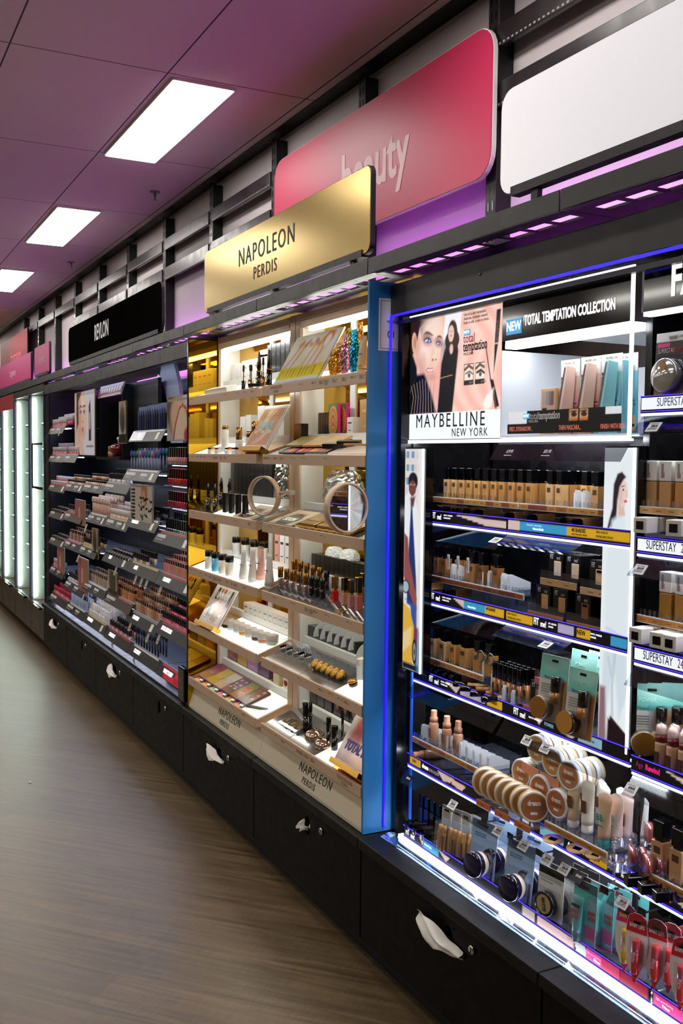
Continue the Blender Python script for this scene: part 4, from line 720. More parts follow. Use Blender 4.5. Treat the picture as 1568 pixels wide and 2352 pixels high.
# bottom shelf
zb=.447
i=0
for k in range(2):
    for j in range(5): put('foundation_bottle','bottle','slim black-capped tester bottle, %s in the %s row at the end of the bottom shelf'%(nth(j),nth(k)),(1.605+.03*k,2.598-.033*j,zb+.012),bottle,('#141418',.024,.05,.038),group='black bottles on the bottom shelf')
for j in range(3): put('lying_bottle','bottle','black-capped bottle lying on the bottom shelf, %s from the corner'%nth(j),(1.615,2.57-.045*j,zb),bottle,('#2a2018',.022,.04,.03),group='lying black bottles',rx=PI/2,rz=-.3)
def stickblister(r):
    def p(a): a.rect(0,.7,1.01,1.01,'#dcd6c8'); [a.rect(.1,.88-.05*i,.8,.895-.05*i,'#77808c') for i in range(5)]
    cardback(r,.042,.13,'#a9bdd0',p); 
    for x in (-.009,.010): MB().lathe([(.0085,.004),(.009,.006),(.009,.055),(.006,.065),(.006,.075)],M('#c08a45',.25,coat=.4),(x,-.012,0),14).build('concealer_stick',r)
    MB().box(-.021,.021,-.025,-.024,0,.085,CLR).box(-.021,-.020,-.025,0,0,.085,CLR).box(.020,.021,-.025,0,0,.085,CLR).build('blister',r); MB().box(.014,.018,-.0258,-.0249,.005,.05,M('#23264a',.3)).build('spine_print',r)
for i in range(4): put('blister_card','makeup set','blue concealer stick card, %s from the black bottles, bottom shelf'%nth(i),(1.565+.012*(i%2)+.02*(i>1),2.395-.035*i,zb+.004),stickblister,group='concealer stick cards',rx=-.06,rz=.12)
def jarblister(r):
    def p(a): a.rect(0,.72,1.01,1.01,'#cfe0ee'); a.grad('#86aad2',lambda u,v:np.clip(v*1.1-.1,0,1)*.8); [a.rect(.1,.86-.035*i,.55,.872-.035*i,'#4a6a9a') for i in range(5)]
    cardback(r,.095,.155,'#a9c4de',p); text('FREE',.013,r,(-.02,-.0012,.145),M('#2a3f86',.5),sx=.8,bold=.0006)
    J=MB().lathe([(.030,-.004),(.0325,-.006),(.0325,-.021)],M('#e6d2bd',.2,coat=.5),(0,0,.042),30,'y').build('jar',r); MB().lathe([(.034,-.0215),(.0345,-.023),(.0345,-.037),(.032,-.040),(.0001,-.0405)],M('#171433',.12,coat=.6),(0,0,.042),30,'y').build('lid',J)
    MB().box(-.0475,.0475,-.003,-.002,.002,.09,CLR).build('blister',r); MB().box(.036,.042,-.0028,-.0016,.006,.06,M('#1b2050',.3)).build('spine_print',r)
for i,(px,py,dx) in enumerate(((1098,1985,0),(1180,2038,0))): put('blister_card','powder','blue FREE powder card with a round navy-lidded jar, %s from the concealer sticks, front'%nth(i),(1.552,Yx(px,py,1.545),zb+.0),jarblister,group='navy jar powder cards',rx=-.13,rz=.2)
for i,(px,py) in enumerate(((1125,1975),(1205,2020))): put('blister_card','powder','blue powder card behind the navy-lidded pair, %s along'%nth(i),(1.60,Yx(px,py,1.57),zb+.012),jarblister,group='navy jar powder cards',rx=-.08,rz=.3)
def matte(r):
    def p(a): a.rect(0,.84,1.01,1.01,'#26221f'); a.rect(0,.74,.9,.82,'#b9bdbd'); a.poly([(.5,.6),(1.01,.55),(1.01,-.01),(.4,-.01)],'#cfc9ba',.02); a.ell(.75,.2,.4,.2,'#a89f88',.8); [a.rect(.08,.7-.03*i,.6,.71-.03*i,'#8c8f90') for i in range(3)]
    cardback(r,.085,.125,'#dfe0dc',p)
    MB().lathe([(.023,-.016),(.030,-.0165),(.0315,-.014),(.0315,-.002)],M('#15161a',.12,coat=.6),(-.006,0,.037),30,'y').build('case',r); MB().lathe([(.0001,-.0158),(.0232,-.0162)],M('#b59a72',.4),(-.006,0,.037),30,'y').build('shade_disc',r); text('MATTE',.013,r,(-.006,-.0172,.037),M('#3a2f22',.5),sx=.8,bold=.0005,rot=-80)
    MB().lathe([(.036,-.0012),(.034,-.005),(.034,-.010)],CLR,(-.006,0,.037),24,'y').build('blister',r) if False else MB().box(-.04,.034,-.003,-.0022,.002,.074,CLR).build('blister',r)
for i in range(4): put('blister_card','powder','white matte powder card with a black ring compact, %s in file, bottom shelf'%nth(i),(1.556+.026*i,1.905-.012*i,zb+.012),matte,group='matte powder cards',rx=-.05,rz=.12)
put('blister_card','powder','white matte powder card with a black compact, standing apart behind the file',(1.60,1.80,zb+.014),matte,rx=-.05,rz=.12)
def babyskin(r):
    def p(a): a.ell(.7,.65,.3,.25,'#a9d6d6',.4); a.rect(.5,.12,.97,.34,'#e04fa0'); a.rect(0,0,1.01,.05,'#e0409a')
    cardback(r,.07,.15,'#6cc9c4',p)
    rings=[]
    for k in range(7):
        u=k/6; a_=.015*(.75+.3*u); b_=.009*(1-u)+.001; rings.append([(-.012+a_*math.cos(2*PI*j/16),-.010+b_*math.sin(2*PI*j/16),.03+u*.085) for j in range(16)])
    MB().loft(rings,M('#55b9b2',.25,coat=.4)).build('tube_body',r); MB().lathe([(.009,.008),(.0095,.03)],M('#3f6f74',.3),(-.012,-.010,0),14).build('cap',r); MB().box(-.024,.0,-.0195,-.0185,.09,.097,GLOSSB).build('name_bar',r)
    text('BABY',.013,r,(-.012,-.0200,.080),M('#c8303c',.4),sx=.75,bold=.0006); text('SKIN',.013,r,(-.012,-.0200,.067),M('#c8303c',.4),sx=.75,bold=.0006); text('BABY',.014,r,(-.01,-.0014,.135),M('#b0303c',.4),sx=.8,bold=.0006)
    MB().box(-.03,.012,-.0215,-.0208,.006,.12,CLR).build('blister',r)
for i in range(4): put('blister_card','primer','teal BABY SKIN card with a small tube, %s in file, bottom shelf'%nth(i),(1.552+.024*i,1.775-.03*i,zb+.005),babyskin,group='teal primer cards',rx=-.05,rz=.15)
def babylips(r,c):
    w,h=.052,.150; n=18; ol=[(w/2*math.sin(PI*min(1,.18+.82*t))**.55*(1 if t<.75 else 1-(t-.75)*2.2),h*(1-t)) for t in [i/n for i in range(n+1)]]
    ol=[(.008,h)]+[(max(x,.004),z) for x,z in ol[1:-1]]+[(.003,0)]; P=ol+[(-x,z) for x,z in ol[::-1]]
    MB().prism(P,'y',0,.0012,M('#efe6e4',.35)).build('card',r)
    top=[p for p in P if p[1]>h*.72]; 
    MB().prism([(x*.96,z) for x,z in P if z>h*.70],'y',-.0008,.0,M(c,.35)).build('header_print',r); MB().prism([(x*.9,z) for x,z in P if z<h*.22],'y',-.0008,.0,M(c,.35)).build('foot_print',r)
    MB().lathe([(.0088,.025),(.0092,.027),(.0092,.07)],M('#d8242c' if c!='#d63a86' else '#e8b81e',.2,coat=.5),(.004,-.010,0),16).build('balm_tube',r); MB().lathe([(.0090,.0705),(.0090,.096),(.0075,.0985)],M('#e8404c' if c!='#d63a86' else '#f0c21e',.2,coat=.5),(.004,-.010,0),16).build('cap',r)
    text('LOVE',.010,r,(.004,-.0195,.062),M('#f2d9d6',.4),rot=75,sx=.9,bold=.0006); text('BABY LIPS',.011,r,(0,-.0014,h*.82),M('#f6c530' if c=='#d63a86' else '#f3d4d4',.4),sx=.72,bold=.0006)
    MB().box(-.008,.016,-.021,-.0205,.02,.105,CLR).box(-.008,.008,-.002,-.001,h-.022,h-.016,GLOSSB).build('blister',r)
for i,(dx,Y0,c,wh) in enumerate(((0,1.63,'#d63a86','pink-topped lip balm card with a yellow balm, nearest the teal cards'),(-.012,1.585,'#d02a3a','red lip balm card with a red balm, front of the row'),(.006,1.545,'#c8283c','red lip balm card with a red balm, second in the row'),(.022,1.520,'#c8283c','red lip balm card with a red balm, third in the row'),(.04,1.495,'#c8283c','red lip balm card with a red balm, fourth in the row'),(-.005,1.46,'#d02a3a','red lip balm card past the strip joint, cut by the picture edge'))):
    put('blister_card','lip balm',wh,(1.545+dx,Y0,zb+.012),babylips,(c,),group='lip balm cards',rx=-.06,rz=.35)
for i in range(6):
    o=thing('display_hook','dark metal display hook above the bottom shelf cards, %s from the black bottles'%nth(i),'hook',(1.575,2.20-.12*i,.60)); MB().tube([(0,.32,0),(0,0,0),(0,-.012,.006)],.0025,M('#3a3a40',.3,.7),6).build('prong',o); MB().box(-.012,.012,-.012,-.010,-.004,.012,GLOSSB).build('tip',o)
# ---------------------------------------------------------------- mascaras and palettes in the niche
NZ=1.660; NX=1.65
def mascara(r,c,c2,dark):
    def p(a): a.rect(0,.78,1.01,1.01,'#eeeae8'); a.rect(0,.36,.5,.78,'#241c1c'); a.poly([(-.01,-.01),(1.01,-.01),(1.01,.5),(.5,.35)],c2,.05); [a.rect(.04,.72-.04*i,.34,.735-.04*i,'#c9c2c0') for i in range(5)]; a.rect(.02,.5,.4,.56,'#c8382f' if dark=='#3a1c18' else '#2f9ab8'); a.rect(.62,.02,.95,.22,'#caa37e'); a.ell(.8,.1,.1,.05,'#241a16',.3)
    cardback(r,.064,.17,c,p,hook=False); text('MAYBELLINE',.007,r,(0,-.001,.162),M('#8f8886',.5),sx=.9)
    # slanted carton in front, wider at the foot
    v=[(-.032,-.022,0),(-.012,-.026,0),(.008,-.005,0),(-.018,-.004,0),(-.004,-.014,.155),(.012,-.018,.155),(.024,-.004,.15),(.004,-.003,.15)]
    MB().add(v,[(0,1,5,4),(1,2,6,5),(2,3,7,6),(3,0,4,7),(4,5,6,7),(0,3,2,1)],M(c,.3)).build('carton',r)
    v=[(-.0322,-.0226,.004),(-.0235,-.0244,.004),(.0035,-.0164,.152),(-.0042,-.0146,.152)]; MB().add(v,[(0,1,2,3)],M(dark,.3)).build('tube_print',r)
    for q,t in enumerate(('seductive','sensual soft','lashes')): text(t,.007,r,(.015,-.0012-.0,.07-q*.009),M('#5a2a2a',.5),sx=.7)
for i,(px,py,c,c2,d,wh,dx) in enumerate(((1310,930,'#e3bfae','#d8606a','#3a2226','pink mascara card nearest the eyeshadow palette',0),(1357,930,'#e6c2b0','#d8555f','#3a1c18','pink mascara card in the middle of the niche',-.01),(1384,930,'#e6c6b6','#d8606a','#3a2226','pink mascara card peeping out behind the middle one',.05),(1405,930,'#8fd2d8','#2f9cb4','#3c3f47','turquoise mascara card in the niche',-.012),(1440,930,'#7fd0e2','#2f9cb4','#3c3f47','turquoise mascara card at the lit frame edge',.01))):
    put('mascara_card','mascara',wh,(NX+dx,Yx(px,py,NX+dx),NZ),mascara,(c,c2,d),group='mascara cards in the niche',rx=.02,s=1.1)
def palette(r):
    def p(a):
        for i in range(4): a.rect(.08+.21*i,.64,.27+.21*i,.95,['#a09a98','#948a8a','#8a7476','#6a5a60'][i])
        a.rect(.08,.42,.55,.62,'#b39a9c'); a.rect(.57,.42,.93,.62,'#b79a9a'); a.rect(.08,.05,.93,.38,'#c2a072'); a.rect(.08,.22,.42,.58,'#1c1618')
    MB().box(-.03,.03,0,.008,0,.118,M('#d0a577',.35)).build('carton',r,bev=.0006); a=Art(.056,.112,.003,'#d0a577'); p(a); a.build('pan_print',r,-.028,-.0005,.003,rough=.3)
for k in range(3): put('eyeshadow_palette','palette','copper-edged eyeshadow palette in the niche, %s in file'%nth(k),(NX+.012*k,Yx(1258,940,NX)-.003*k,NZ+.002),palette,group='eyeshadow palettes in the niche')
# ---------------------------------------------------------------- second bay products
def compactcard(r):
    def p(a): a.rect(0,.86,1.01,1.01,'#ece8e6'); a.rect(.05,.78,.42,.85,'#d83a86'); a.rect(0,0,1.01,.12,'#c08a4a'); [a.rect(.08,.5-.04*i,.3,.51-.04*i,'#a09a98') for i in range(3)]; a.rect(.0,.12,1.01,.4,'#a58a68',.6)
    cardback(r,.10,.145,'#231c1c',p); text('SUPERSTAY',.014,r,(-.018,-.0012,.105),M('#c9c2c0',.5),sx=.7); text('MAYBELLINE',.008,r,(.01,-.0012,.134),M('#8a8480',.5)); text('POWDER',.014,r,(.022,-.0012,.105),M('#c02a2a',.5),sx=.7)
    MB().lathe([(.0001,-.024),(.034,-.0235),(.0375,-.020),(.0375,-.003)],M('#c9c4bd',.12,.5,coat=.5),(-.004,0,.05),34,'y').build('compact',r); MB().prism([(-.004,.058),(.008,.066),(-.002,.080),(-.014,.070)],'y',-.0248,-.0238,M('#c98f52',.4)).build('shade_diamond',r)
    MB().box(-.048,.044,-.003,-.0022,.006,.096,CLR).build('blister',r)
put('blister_card','powder','black SUPERSTAY powder card with a big round silver compact, second bay',(1.615,1.612,1.731),compactcard,group='silver compact cards',rx=-.04); put('blister_card','powder','black SUPERSTAY powder card at the picture edge, second bay',(1.615,1.50,1.731),compactcard,group='silver compact cards',rx=-.04)
trayat('clear raised tray with tan strip for square foundations, second bay upper',1.685,1.15,1.492,.07,'#d0a566',['#cfa25e','#c58c4a'],X=1.61)
trayat('clear raised tray with tan strip for square foundations, second bay middle',1.685,1.15,1.247,.073,'#b8792f',['#b8792f','#b06f2a'],X=1.61)
row('square white-capped foundation bottle','square_foundation','bottle',squarebottle,[('#c09762',),('#c6935a',),('#c08a4a',),('#b98344',)],[(1492,1150),(1525,1152),(1562,1155)],1.4925,1.624,'%d from the white panel, second bay upper shelf','square foundations, second bay upper')
row('square white-capped foundation bottle','square_foundation','bottle',squarebottle,[('#a8742c',),('#ad7a38',),('#a06a26',)],[(1525,1410),(1561,1420)],1.2475,1.624,'%d from the white panel, second bay middle shelf','square foundations, second bay middle')
def lyingtester(r,t):
    squarebottle(r,t); MB().box(-.0095,.0095,.008,.026,.1042,.1052,GLOSSB).build('tester_sticker',r)
for i,(Y0,rz) in enumerate(((1.70,.1),(1.62,.25),(1.54,.12))): put('lying_bottle','bottle','white-capped square foundation lying with a tester sticker outward, %s along, second bay upper'%nth(i),(1.668,Y0-.05,1.438),lyingtester,('#cbb79a',),group='lying square foundations upper',rx=PI/2,rz=rz)
for i,(Y0,rz) in enumerate(((1.70,.05),(1.652,.2),(1.605,.1),(1.557,.22))): put('lying_bottle','bottle','white-capped square foundation lying with a tester sticker outward, %s along, second bay middle'%nth(i),(1.668,Y0-.05,1.193),lyingtester,('#cbb79a',),group='lying square foundations middle',rx=PI/2,rz=rz)
for i in range(3): put('blister_card','makeup set','teal mineral makeup card seen edge-on behind the white panel, %s back'%nth(i),(1.64+.035*i,1.665-.012*i,.925),mineral,(0,),group='mineral cards seen edge-on',rz=.9)
def eraser(r):
    MB().lathe([(.0125,0),(.0135,.002),(.0135,.05),(.012,.056)],M('#d8b08e',.2,coat=.4),n=16).box(-.006,.006,-.0145,-.0132,.008,.035,M('#5a3434',.4)).build('tube_body',r); MB().lathe([(.0128,.0565),(.0128,.070)],M('#7a0f1e',.15,coat=.5),n=16).build('collar',r); MB().lathe([(.0112,.0705),(.0118,.076),(.0118,.086),(.009,.093),(.0001,.095)],M('#e9c7b4',.6),n=16).build('sponge_tip',r); MB().lathe([(.0135,.0705),(.0138,.09),(.010,.098),(.0001,.1)],CLR,n=16).build('clear_cap',r)
for i in range(7): put('concealer_tube','concealer','concealer with a red collar and peach sponge tip, %s along, second bay'%nth(i),(1.612+.022*(i%2),1.605-.017*i,.922),eraser,group='sponge-tip concealers')
def blushpot(r,c):
    MB().lathe([(.0001,-.001),(.021,-.001),(.023,.001),(.023,.010)],M(c,.3,coat=.6),(0,0,.024),24,'y').build('pot',r); MB().lathe([(.019,-.003),(.0245,-.003),(.0248,.0),(.0248,.014)],CLR2,(0,0,.024),24,'y').build('clear_lid',r)
for k,(Y0,z,X) in enumerate(((1.628,.742,1.60),(1.645,.690,1.565),(1.59,.690,1.56))):
    for j in range(4): put('blush_pot','blush','round pink cream blush pot, %s in file %s, second bay'%(nth(j),nth(k)),(X+.016*j,Y0-.02*j,z),blushpot,(['#c96a62','#b9474a','#d0604a','#a83a4a'][(j+k)%4],),group='round blush pots',rz=-.5)
def clearstand(r):
    for k in range(3):
        MB().lathe([(.026,0),(.028,.001),(.028,.022),(.0265,.022),(.0255,.002)],CLR2,(0.05*k,.02*k,.012*(2-k)),20).build('cup',r)
    MB().tube([(-.02,0,.0),(-.02,0,.07)],.003,CLR2,8).lathe([(.0001,.07),(.006,.072),(.006,.08),(.0001,.083)],CLR2,(-.02,0,0),12).build('post',r)
for i,(Y0,z,X) in enumerate(((1.68,.70,1.585),(1.66,.655,1.555))): put('clear_stand','stand','clear acrylic cup stand for blush pots, %s, second bay'%('upper' if i==0 else 'lower'),(X,Y0,z),clearstand)
row('beige liquid foundation with a dark plum cap','foundation_bottle','bottle',bottle,[('#c79468',.034,.07,.045),('#bf8f63',.034,.07,.045)],[(1508,1950),(1550,1975)],.70,1.575,'%d along, second bay fourth shelf','plum-capped foundations')
trayat('clear raised tray with tan strip under the plum-capped foundations, second bay',1.575,1.2,.70,.03,'#b8782f',['#b8782f'],X=1.562,dpt=.1)
for i in range(3): put('lying_bottle','bottle','plum-capped bottle lying at the shelf edge, %s along, second bay'%nth(i),(1.60,1.578-.042*i,.669),bottle,('#3a1a20',.026,.05,.036),group='lying plum-capped bottles',rx=PI/2,rz=-.3)
for z,n in ((1.4165,'upper'),(1.1695,'middle')):
    o=thing('clear_riser','clear low step under the lying square foundations, second bay %s'%n,'riser',(1.612,1.69,z)); MB().box(0,.5,0,.06,0,.002,CLR2).box(0,.5,0,.002,.002,.0205,CLR2).box(0,.5,.058,.06,.002,.0205,CLR2).build('step',o)
# ================================================================ gold-backed beige unit
NC=thing('display_cabinet','beige cabinet with gold mirrored back and blue end panel, two columns of lit trays','cabinet',(1.46,4.465,.405))
BLP=M('#1f7ab8',.5,noise=12.,name='blue_film'); WPN=M('#e6e8e4',.45,name='white_panel')
MB().box(-2.709,-2.699,1.457,1.92,.408,2.135,BLP).abs('end_panel',NC); MB().box(-2.712,-2.7095,1.458,1.60,.41,2.13,MIRG).abs('end_mirror',NC)
MB().box(-4.468,-4.456,1.455,1.92,.408,2.135,GLOSSB).abs('far_end_panel',NC); MB().box(-4.4555,-4.453,1.458,1.595,.41,2.13,MIRG).abs('far_end_mirror',NC)
def postm(y0,y1,nm): MB().box(-y1,-y0,1.60,1.622,.41,2.145,BEIGE).abs(nm,NC,bev=.001)
postm(4.435,4.453,'post'); MB().box(-3.618,-3.572,1.60,1.622,.41,2.145,BEIGE).box(-3.566,-3.520,1.60,1.622,.41,2.145,BEIGE).abs('middle_post',NC,bev=.001)
for y0,y1 in ((4.428,4.434),(3.512,3.519)): MB().box(-y1,-y0,1.606,1.70,.41,2.14,WPN).abs('side_lining',NC)
MB().box(-3.628,-3.62,1.606,1.70,.41,2.14,MIRG).abs('side_lining',NC)
MB().box(-4.45,-2.715,1.70,1.706,.41,2.14,MIRG).abs('back_mirror',NC)
for y in (3.10,3.26,4.03): MB().box(-y-.02,-y+.02,1.694,1.70,.41,2.14,M('#c9cdd0',.35)).abs('back_strip',NC)
for y0,y1 in ((3.625,4.45),(2.715,3.515)):
    MB().box(-y1,-y0,1.598,1.625,2.088,2.115,BEIGE).box(-y1,-y0,1.598,1.625,2.117,2.142,BEIGE).abs('top_rail',NC,bev=.001)
    MB().box(-y1+.07,-y0-.0,1.600,1.622,2.072,2.084,E_('#fbfffb',TRAY_E*1.6)).abs('light_bar',NC)
pl=MB().prism([(1.462,.407),(1.462,.418),(1.494,.512),(1.60,.525),(1.60,.407)],'x',-4.452,-3.585,CREAM).prism([(1.462,.407),(1.462,.418),(1.494,.512),(1.60,.525),(1.60,.407)],'x',-3.583,-2.713,CREAM); pl.abs('plinth',NC)
def ptext(t,size,y,u):
    # u: distance up the slope of the plinth
    sl=math.atan2(.094,.032); X=1.462+u*math.cos(sl)-.0008; Z=.418+u*math.sin(sl)+.0006
    text(t,size,NC,(4.465-y,X-1.46,Z-.405),TXK,tilt=math.degrees(sl),sx=.95,space=1.2)
for y in (3.96,3.10): ptext('NAPOLEON',.046,y,.058); ptext('PERDIS',.032,y+.03,.02)
pn=thing('paper_notice','white paper notice taped high on the blue end panel','notice',(1.49,2.6985,1.925)); MB().box(0,.07,-.001,0,0,.16,M('#e9e7ec',.6)).build('sheet',pn); text('ABSOLUTE',.010,pn,(.028,-.0015,.09),TXK,align='LEFT'); text('01',.03,pn,(.03,-.0015,.05),TXK,align='LEFT'); MB().box(.006,.068,-.0013,-.0009,.006,.0075,BARS).box(.006,.068,-.0013,-.0009,.152,.1535,BARS).box(.006,.0075,-.0013,-.0009,.006,.1535,BARS).build('printed_border',pn)
pn.rotation_euler=(0,0,0)
LITW=lambda s:M('#f5f7f2',.4,emit=s,name='backlit_panel'); DKG=M('#4a4c4e',.12,coat=.7,name='dark_glass')
KS=.36
def beige_tray(r,L,zones,tags,lit):
    MB().box(0,L,0,.010,-.037,0,BEIGE).build('front_strip',r,bev=.0012)
    MB().prism([(.010,-.037),(.010,-.006),(.165,-.006+.155*KS),(.175,.06),(.175,.045),(.165,.012)],'x',0,L,BEIGE).build('tray_body',r)
    for k,(u0,u1,m) in enumerate(zones): MB().prism([(.010,-.0055),(.160,-.0055+.15*KS),(.160,-.0045+.15*KS),(.010,-.0045)],'x',u0,u1,m).build('insert',r)
    MB().box(0,L,.163,.182,.05,.078,WPN).build('rear_lip',r,bev=.001)
    MB().box(.0,.0025,.0,.16,-.036,-.004,GOLD).box(L-.0025,L,.0,.16,-.036,-.004,GOLD).build('side_trim',r) if False else None
    MB().box(L*.06,L*.97,.10,.112,-.014,-.004,E_('#fbfff8',TRAY_E)).build('light_bar',r)
    b=MB()
    for u,n in tags:
        for j in range(n): b.box(u,u+.02+.008*((j*7)%3)/2,-.0006,.0003,-.013-.0045*j,-.0105-.0045*j,TXG)
        b.box(u+.032,u+.035,-.0006,.0003,-.017,-.011,TXG)
    if tags: b.build('printed_names',r)
YR,YL=3.545,4.443; ZT=[1.862,1.602,1.341,1.077,.816,.557]
LT=lambda s=.55:LITW(s)
tr={}
def bt(col,i,zones,tags,wh,lit=True):
    y=YR if col=='R' else YL; L=.832 if col=='R' else .836
    tr[col,i]=put('beige_tray','tray','beige display tray, '+wh,(1.455,y,ZT[i]),beige_tray,(L,tuple(zones),tuple(tags),lit),group='beige display trays')
W8=.832
bt('R',0,[(.005,W8-.005,LT(.2))],[(.33,1),(.44,2),(.50,3),(.54,4),(.60,3),(.67,3),(.73,2),(.79,3)],'top level, nearer column, with foil pouches')
bt('R',1,[(.005,.33,DKG),(.335,W8-.005,LT(.4))],[(.01,2),(.04,2),(.11,2),(.17,2),(.27,1),(.36,1),(.54,1)],'second level, nearer column, with open palettes')
bt('R',2,[(.005,W8-.005,DKG)],[(.06,1),(.19,1),(.52,1)],'third level, nearer column, under the round mirror')
bt('R',3,[(.005,.40,DKG),(.405,W8-.005,DKG)],[(.11,1),(.28,1),(.40,3),(.44,4),(.47,2),(.56,1),(.72,1)],'fourth level, nearer column, full of lip colours')
bt('R',4,[(.005,.33,DKG),(.335,.60,DKG),(.605,W8-.005,LT(.6))],[(.12,1),(.34,1),(.52,2),(.59,1),(.66,1),(.71,2)],'fifth level, nearer column, with gold-capped pots')
bt('R',5,[(.005,.23,DKG),(.235,.46,DKG),(.465,W8-.23,LT(.7)),(W8-.225,W8-.005,GOLD)],[(.01,1),(.07,1),(.14,1),(.20,3),(.24,1),(.29,1),(.34,3),(.37,3),(.41,3),(.46,3)],'lowest level, nearer column, with compacts and pencils')
bt('L',0,[(.005,W8-.005,LT(.3))],[(.02,1),(.47,1),(.61,1),(.69,1),(.77,2)],'top level, further column, with mascara wands')
bt('L',1,[(.005,.54,LT(.6)),(.545,W8-.005,GOLD)],[(.03,1),(.11,2),(.16,2),(.21,2),(.28,1),(.33,3),(.36,3),(.42,3),(.47,3)],'second level, further column, with pump bottles')
bt('L',2,[(.005,.28,DKG),(.285,W8-.1,LT(.7)),(W8-.095,W8-.005,DKG)],[(.06,1),(.34,1),(.60,1),(.75,3)],'third level, further column, with black tapered tubes')
bt('L',3,[(.005,W8-.005,LT(1.0))],[(.02,1),(.08,1),(.16,2),(.23,2),(.29,3),(.34,4),(.37,3),(.41,3),(.50,2),(.56,2),(.60,3),(.70,2)],'fourth level, further column, glowing white under skincare')
bt('L',4,[(.005,.27,GOLD),(.275,W8-.005,LT(1.0))],[(.06,1),(.43,1)],'fifth level, further column, with frosted jars')
bt('L',5,[(.005,.60,M('#5b3a52',.3)),(.605,W8-.005,LT(.5))],[(.07,1),(.30,1),(.56,1),(.70,2)],'lowest level, further column, with boxed palettes')
text('NAPOLEON',.018,tr['R',5],(.72,-.0006,-.012),M('#8a7050',.4),space=1.2); text('PERDIS',.013,tr['R',5],(.72,-.0006,-.027),M('#8a7050',.4),space=1.2); text('NAPOLEON',.018,tr['R',0],(.13,-.0006,-.012),M('#8a7050',.4),space=1.2); text('PERDIS',.013,tr['R',0],(.13,-.0006,-.027),M('#8a7050',.4),space=1.2)
def ont(px,py,zt):
    """where a look at (px,py) meets the sloping floor of the tray whose front edge is at zt"""
    d=ray(px,py); z0=zt-.0045-.010*KS; t=(z0-KS*1.455-H)/(d.z-KS*d.x); return Vector((d.x*t,d.y*t,H+d.z*t))
def sl(X,zt): return zt-.0045+KS*(X-1.465)
def carton(r,w,d,h,c,ink='',q=0):
    MB().box(-w/2,w/2,0,d,0,h,M(c,.3 if q==0 else .2,coat=.2)).build('carton',r,bev=min(.001,w*.05))
    if ink: MB().box(-w*.3,w*.3,-.0006,.0004,h*.62,h*.7,M(ink,.4)).box(-w*.22,w*.22,-.0006,.0004,h*.2,h*.24,M(ink,.4)).build('print',r)
def pouch(r,c,w,h,seed):
    R=random.Random(seed); n=26; rings=[]
    for k in range(23):
        u=k/22; a_=w/2*(1-.12*u+.03*R.uniform(-1,1)); b_=.014*(1-abs(2*u-.9)**2*.85)+.0015; tw=R.uniform(-.3,.3)
        rings.append([(a_*math.cos(2*PI*j/n)+R.uniform(-1,1)*.0012,.016+b_*math.sin(2*PI*j/n)+R.uniform(-1,1)*.0016,h*u) for j in range(n)])
    MB().loft(rings,M(c,.22,.9),smooth=False).build('foil_body',r); MB().box(-w*.45,w*.45,.0145,.0175,h-.002,h+.008,M(c,.3,.9)).build('crimp',r)
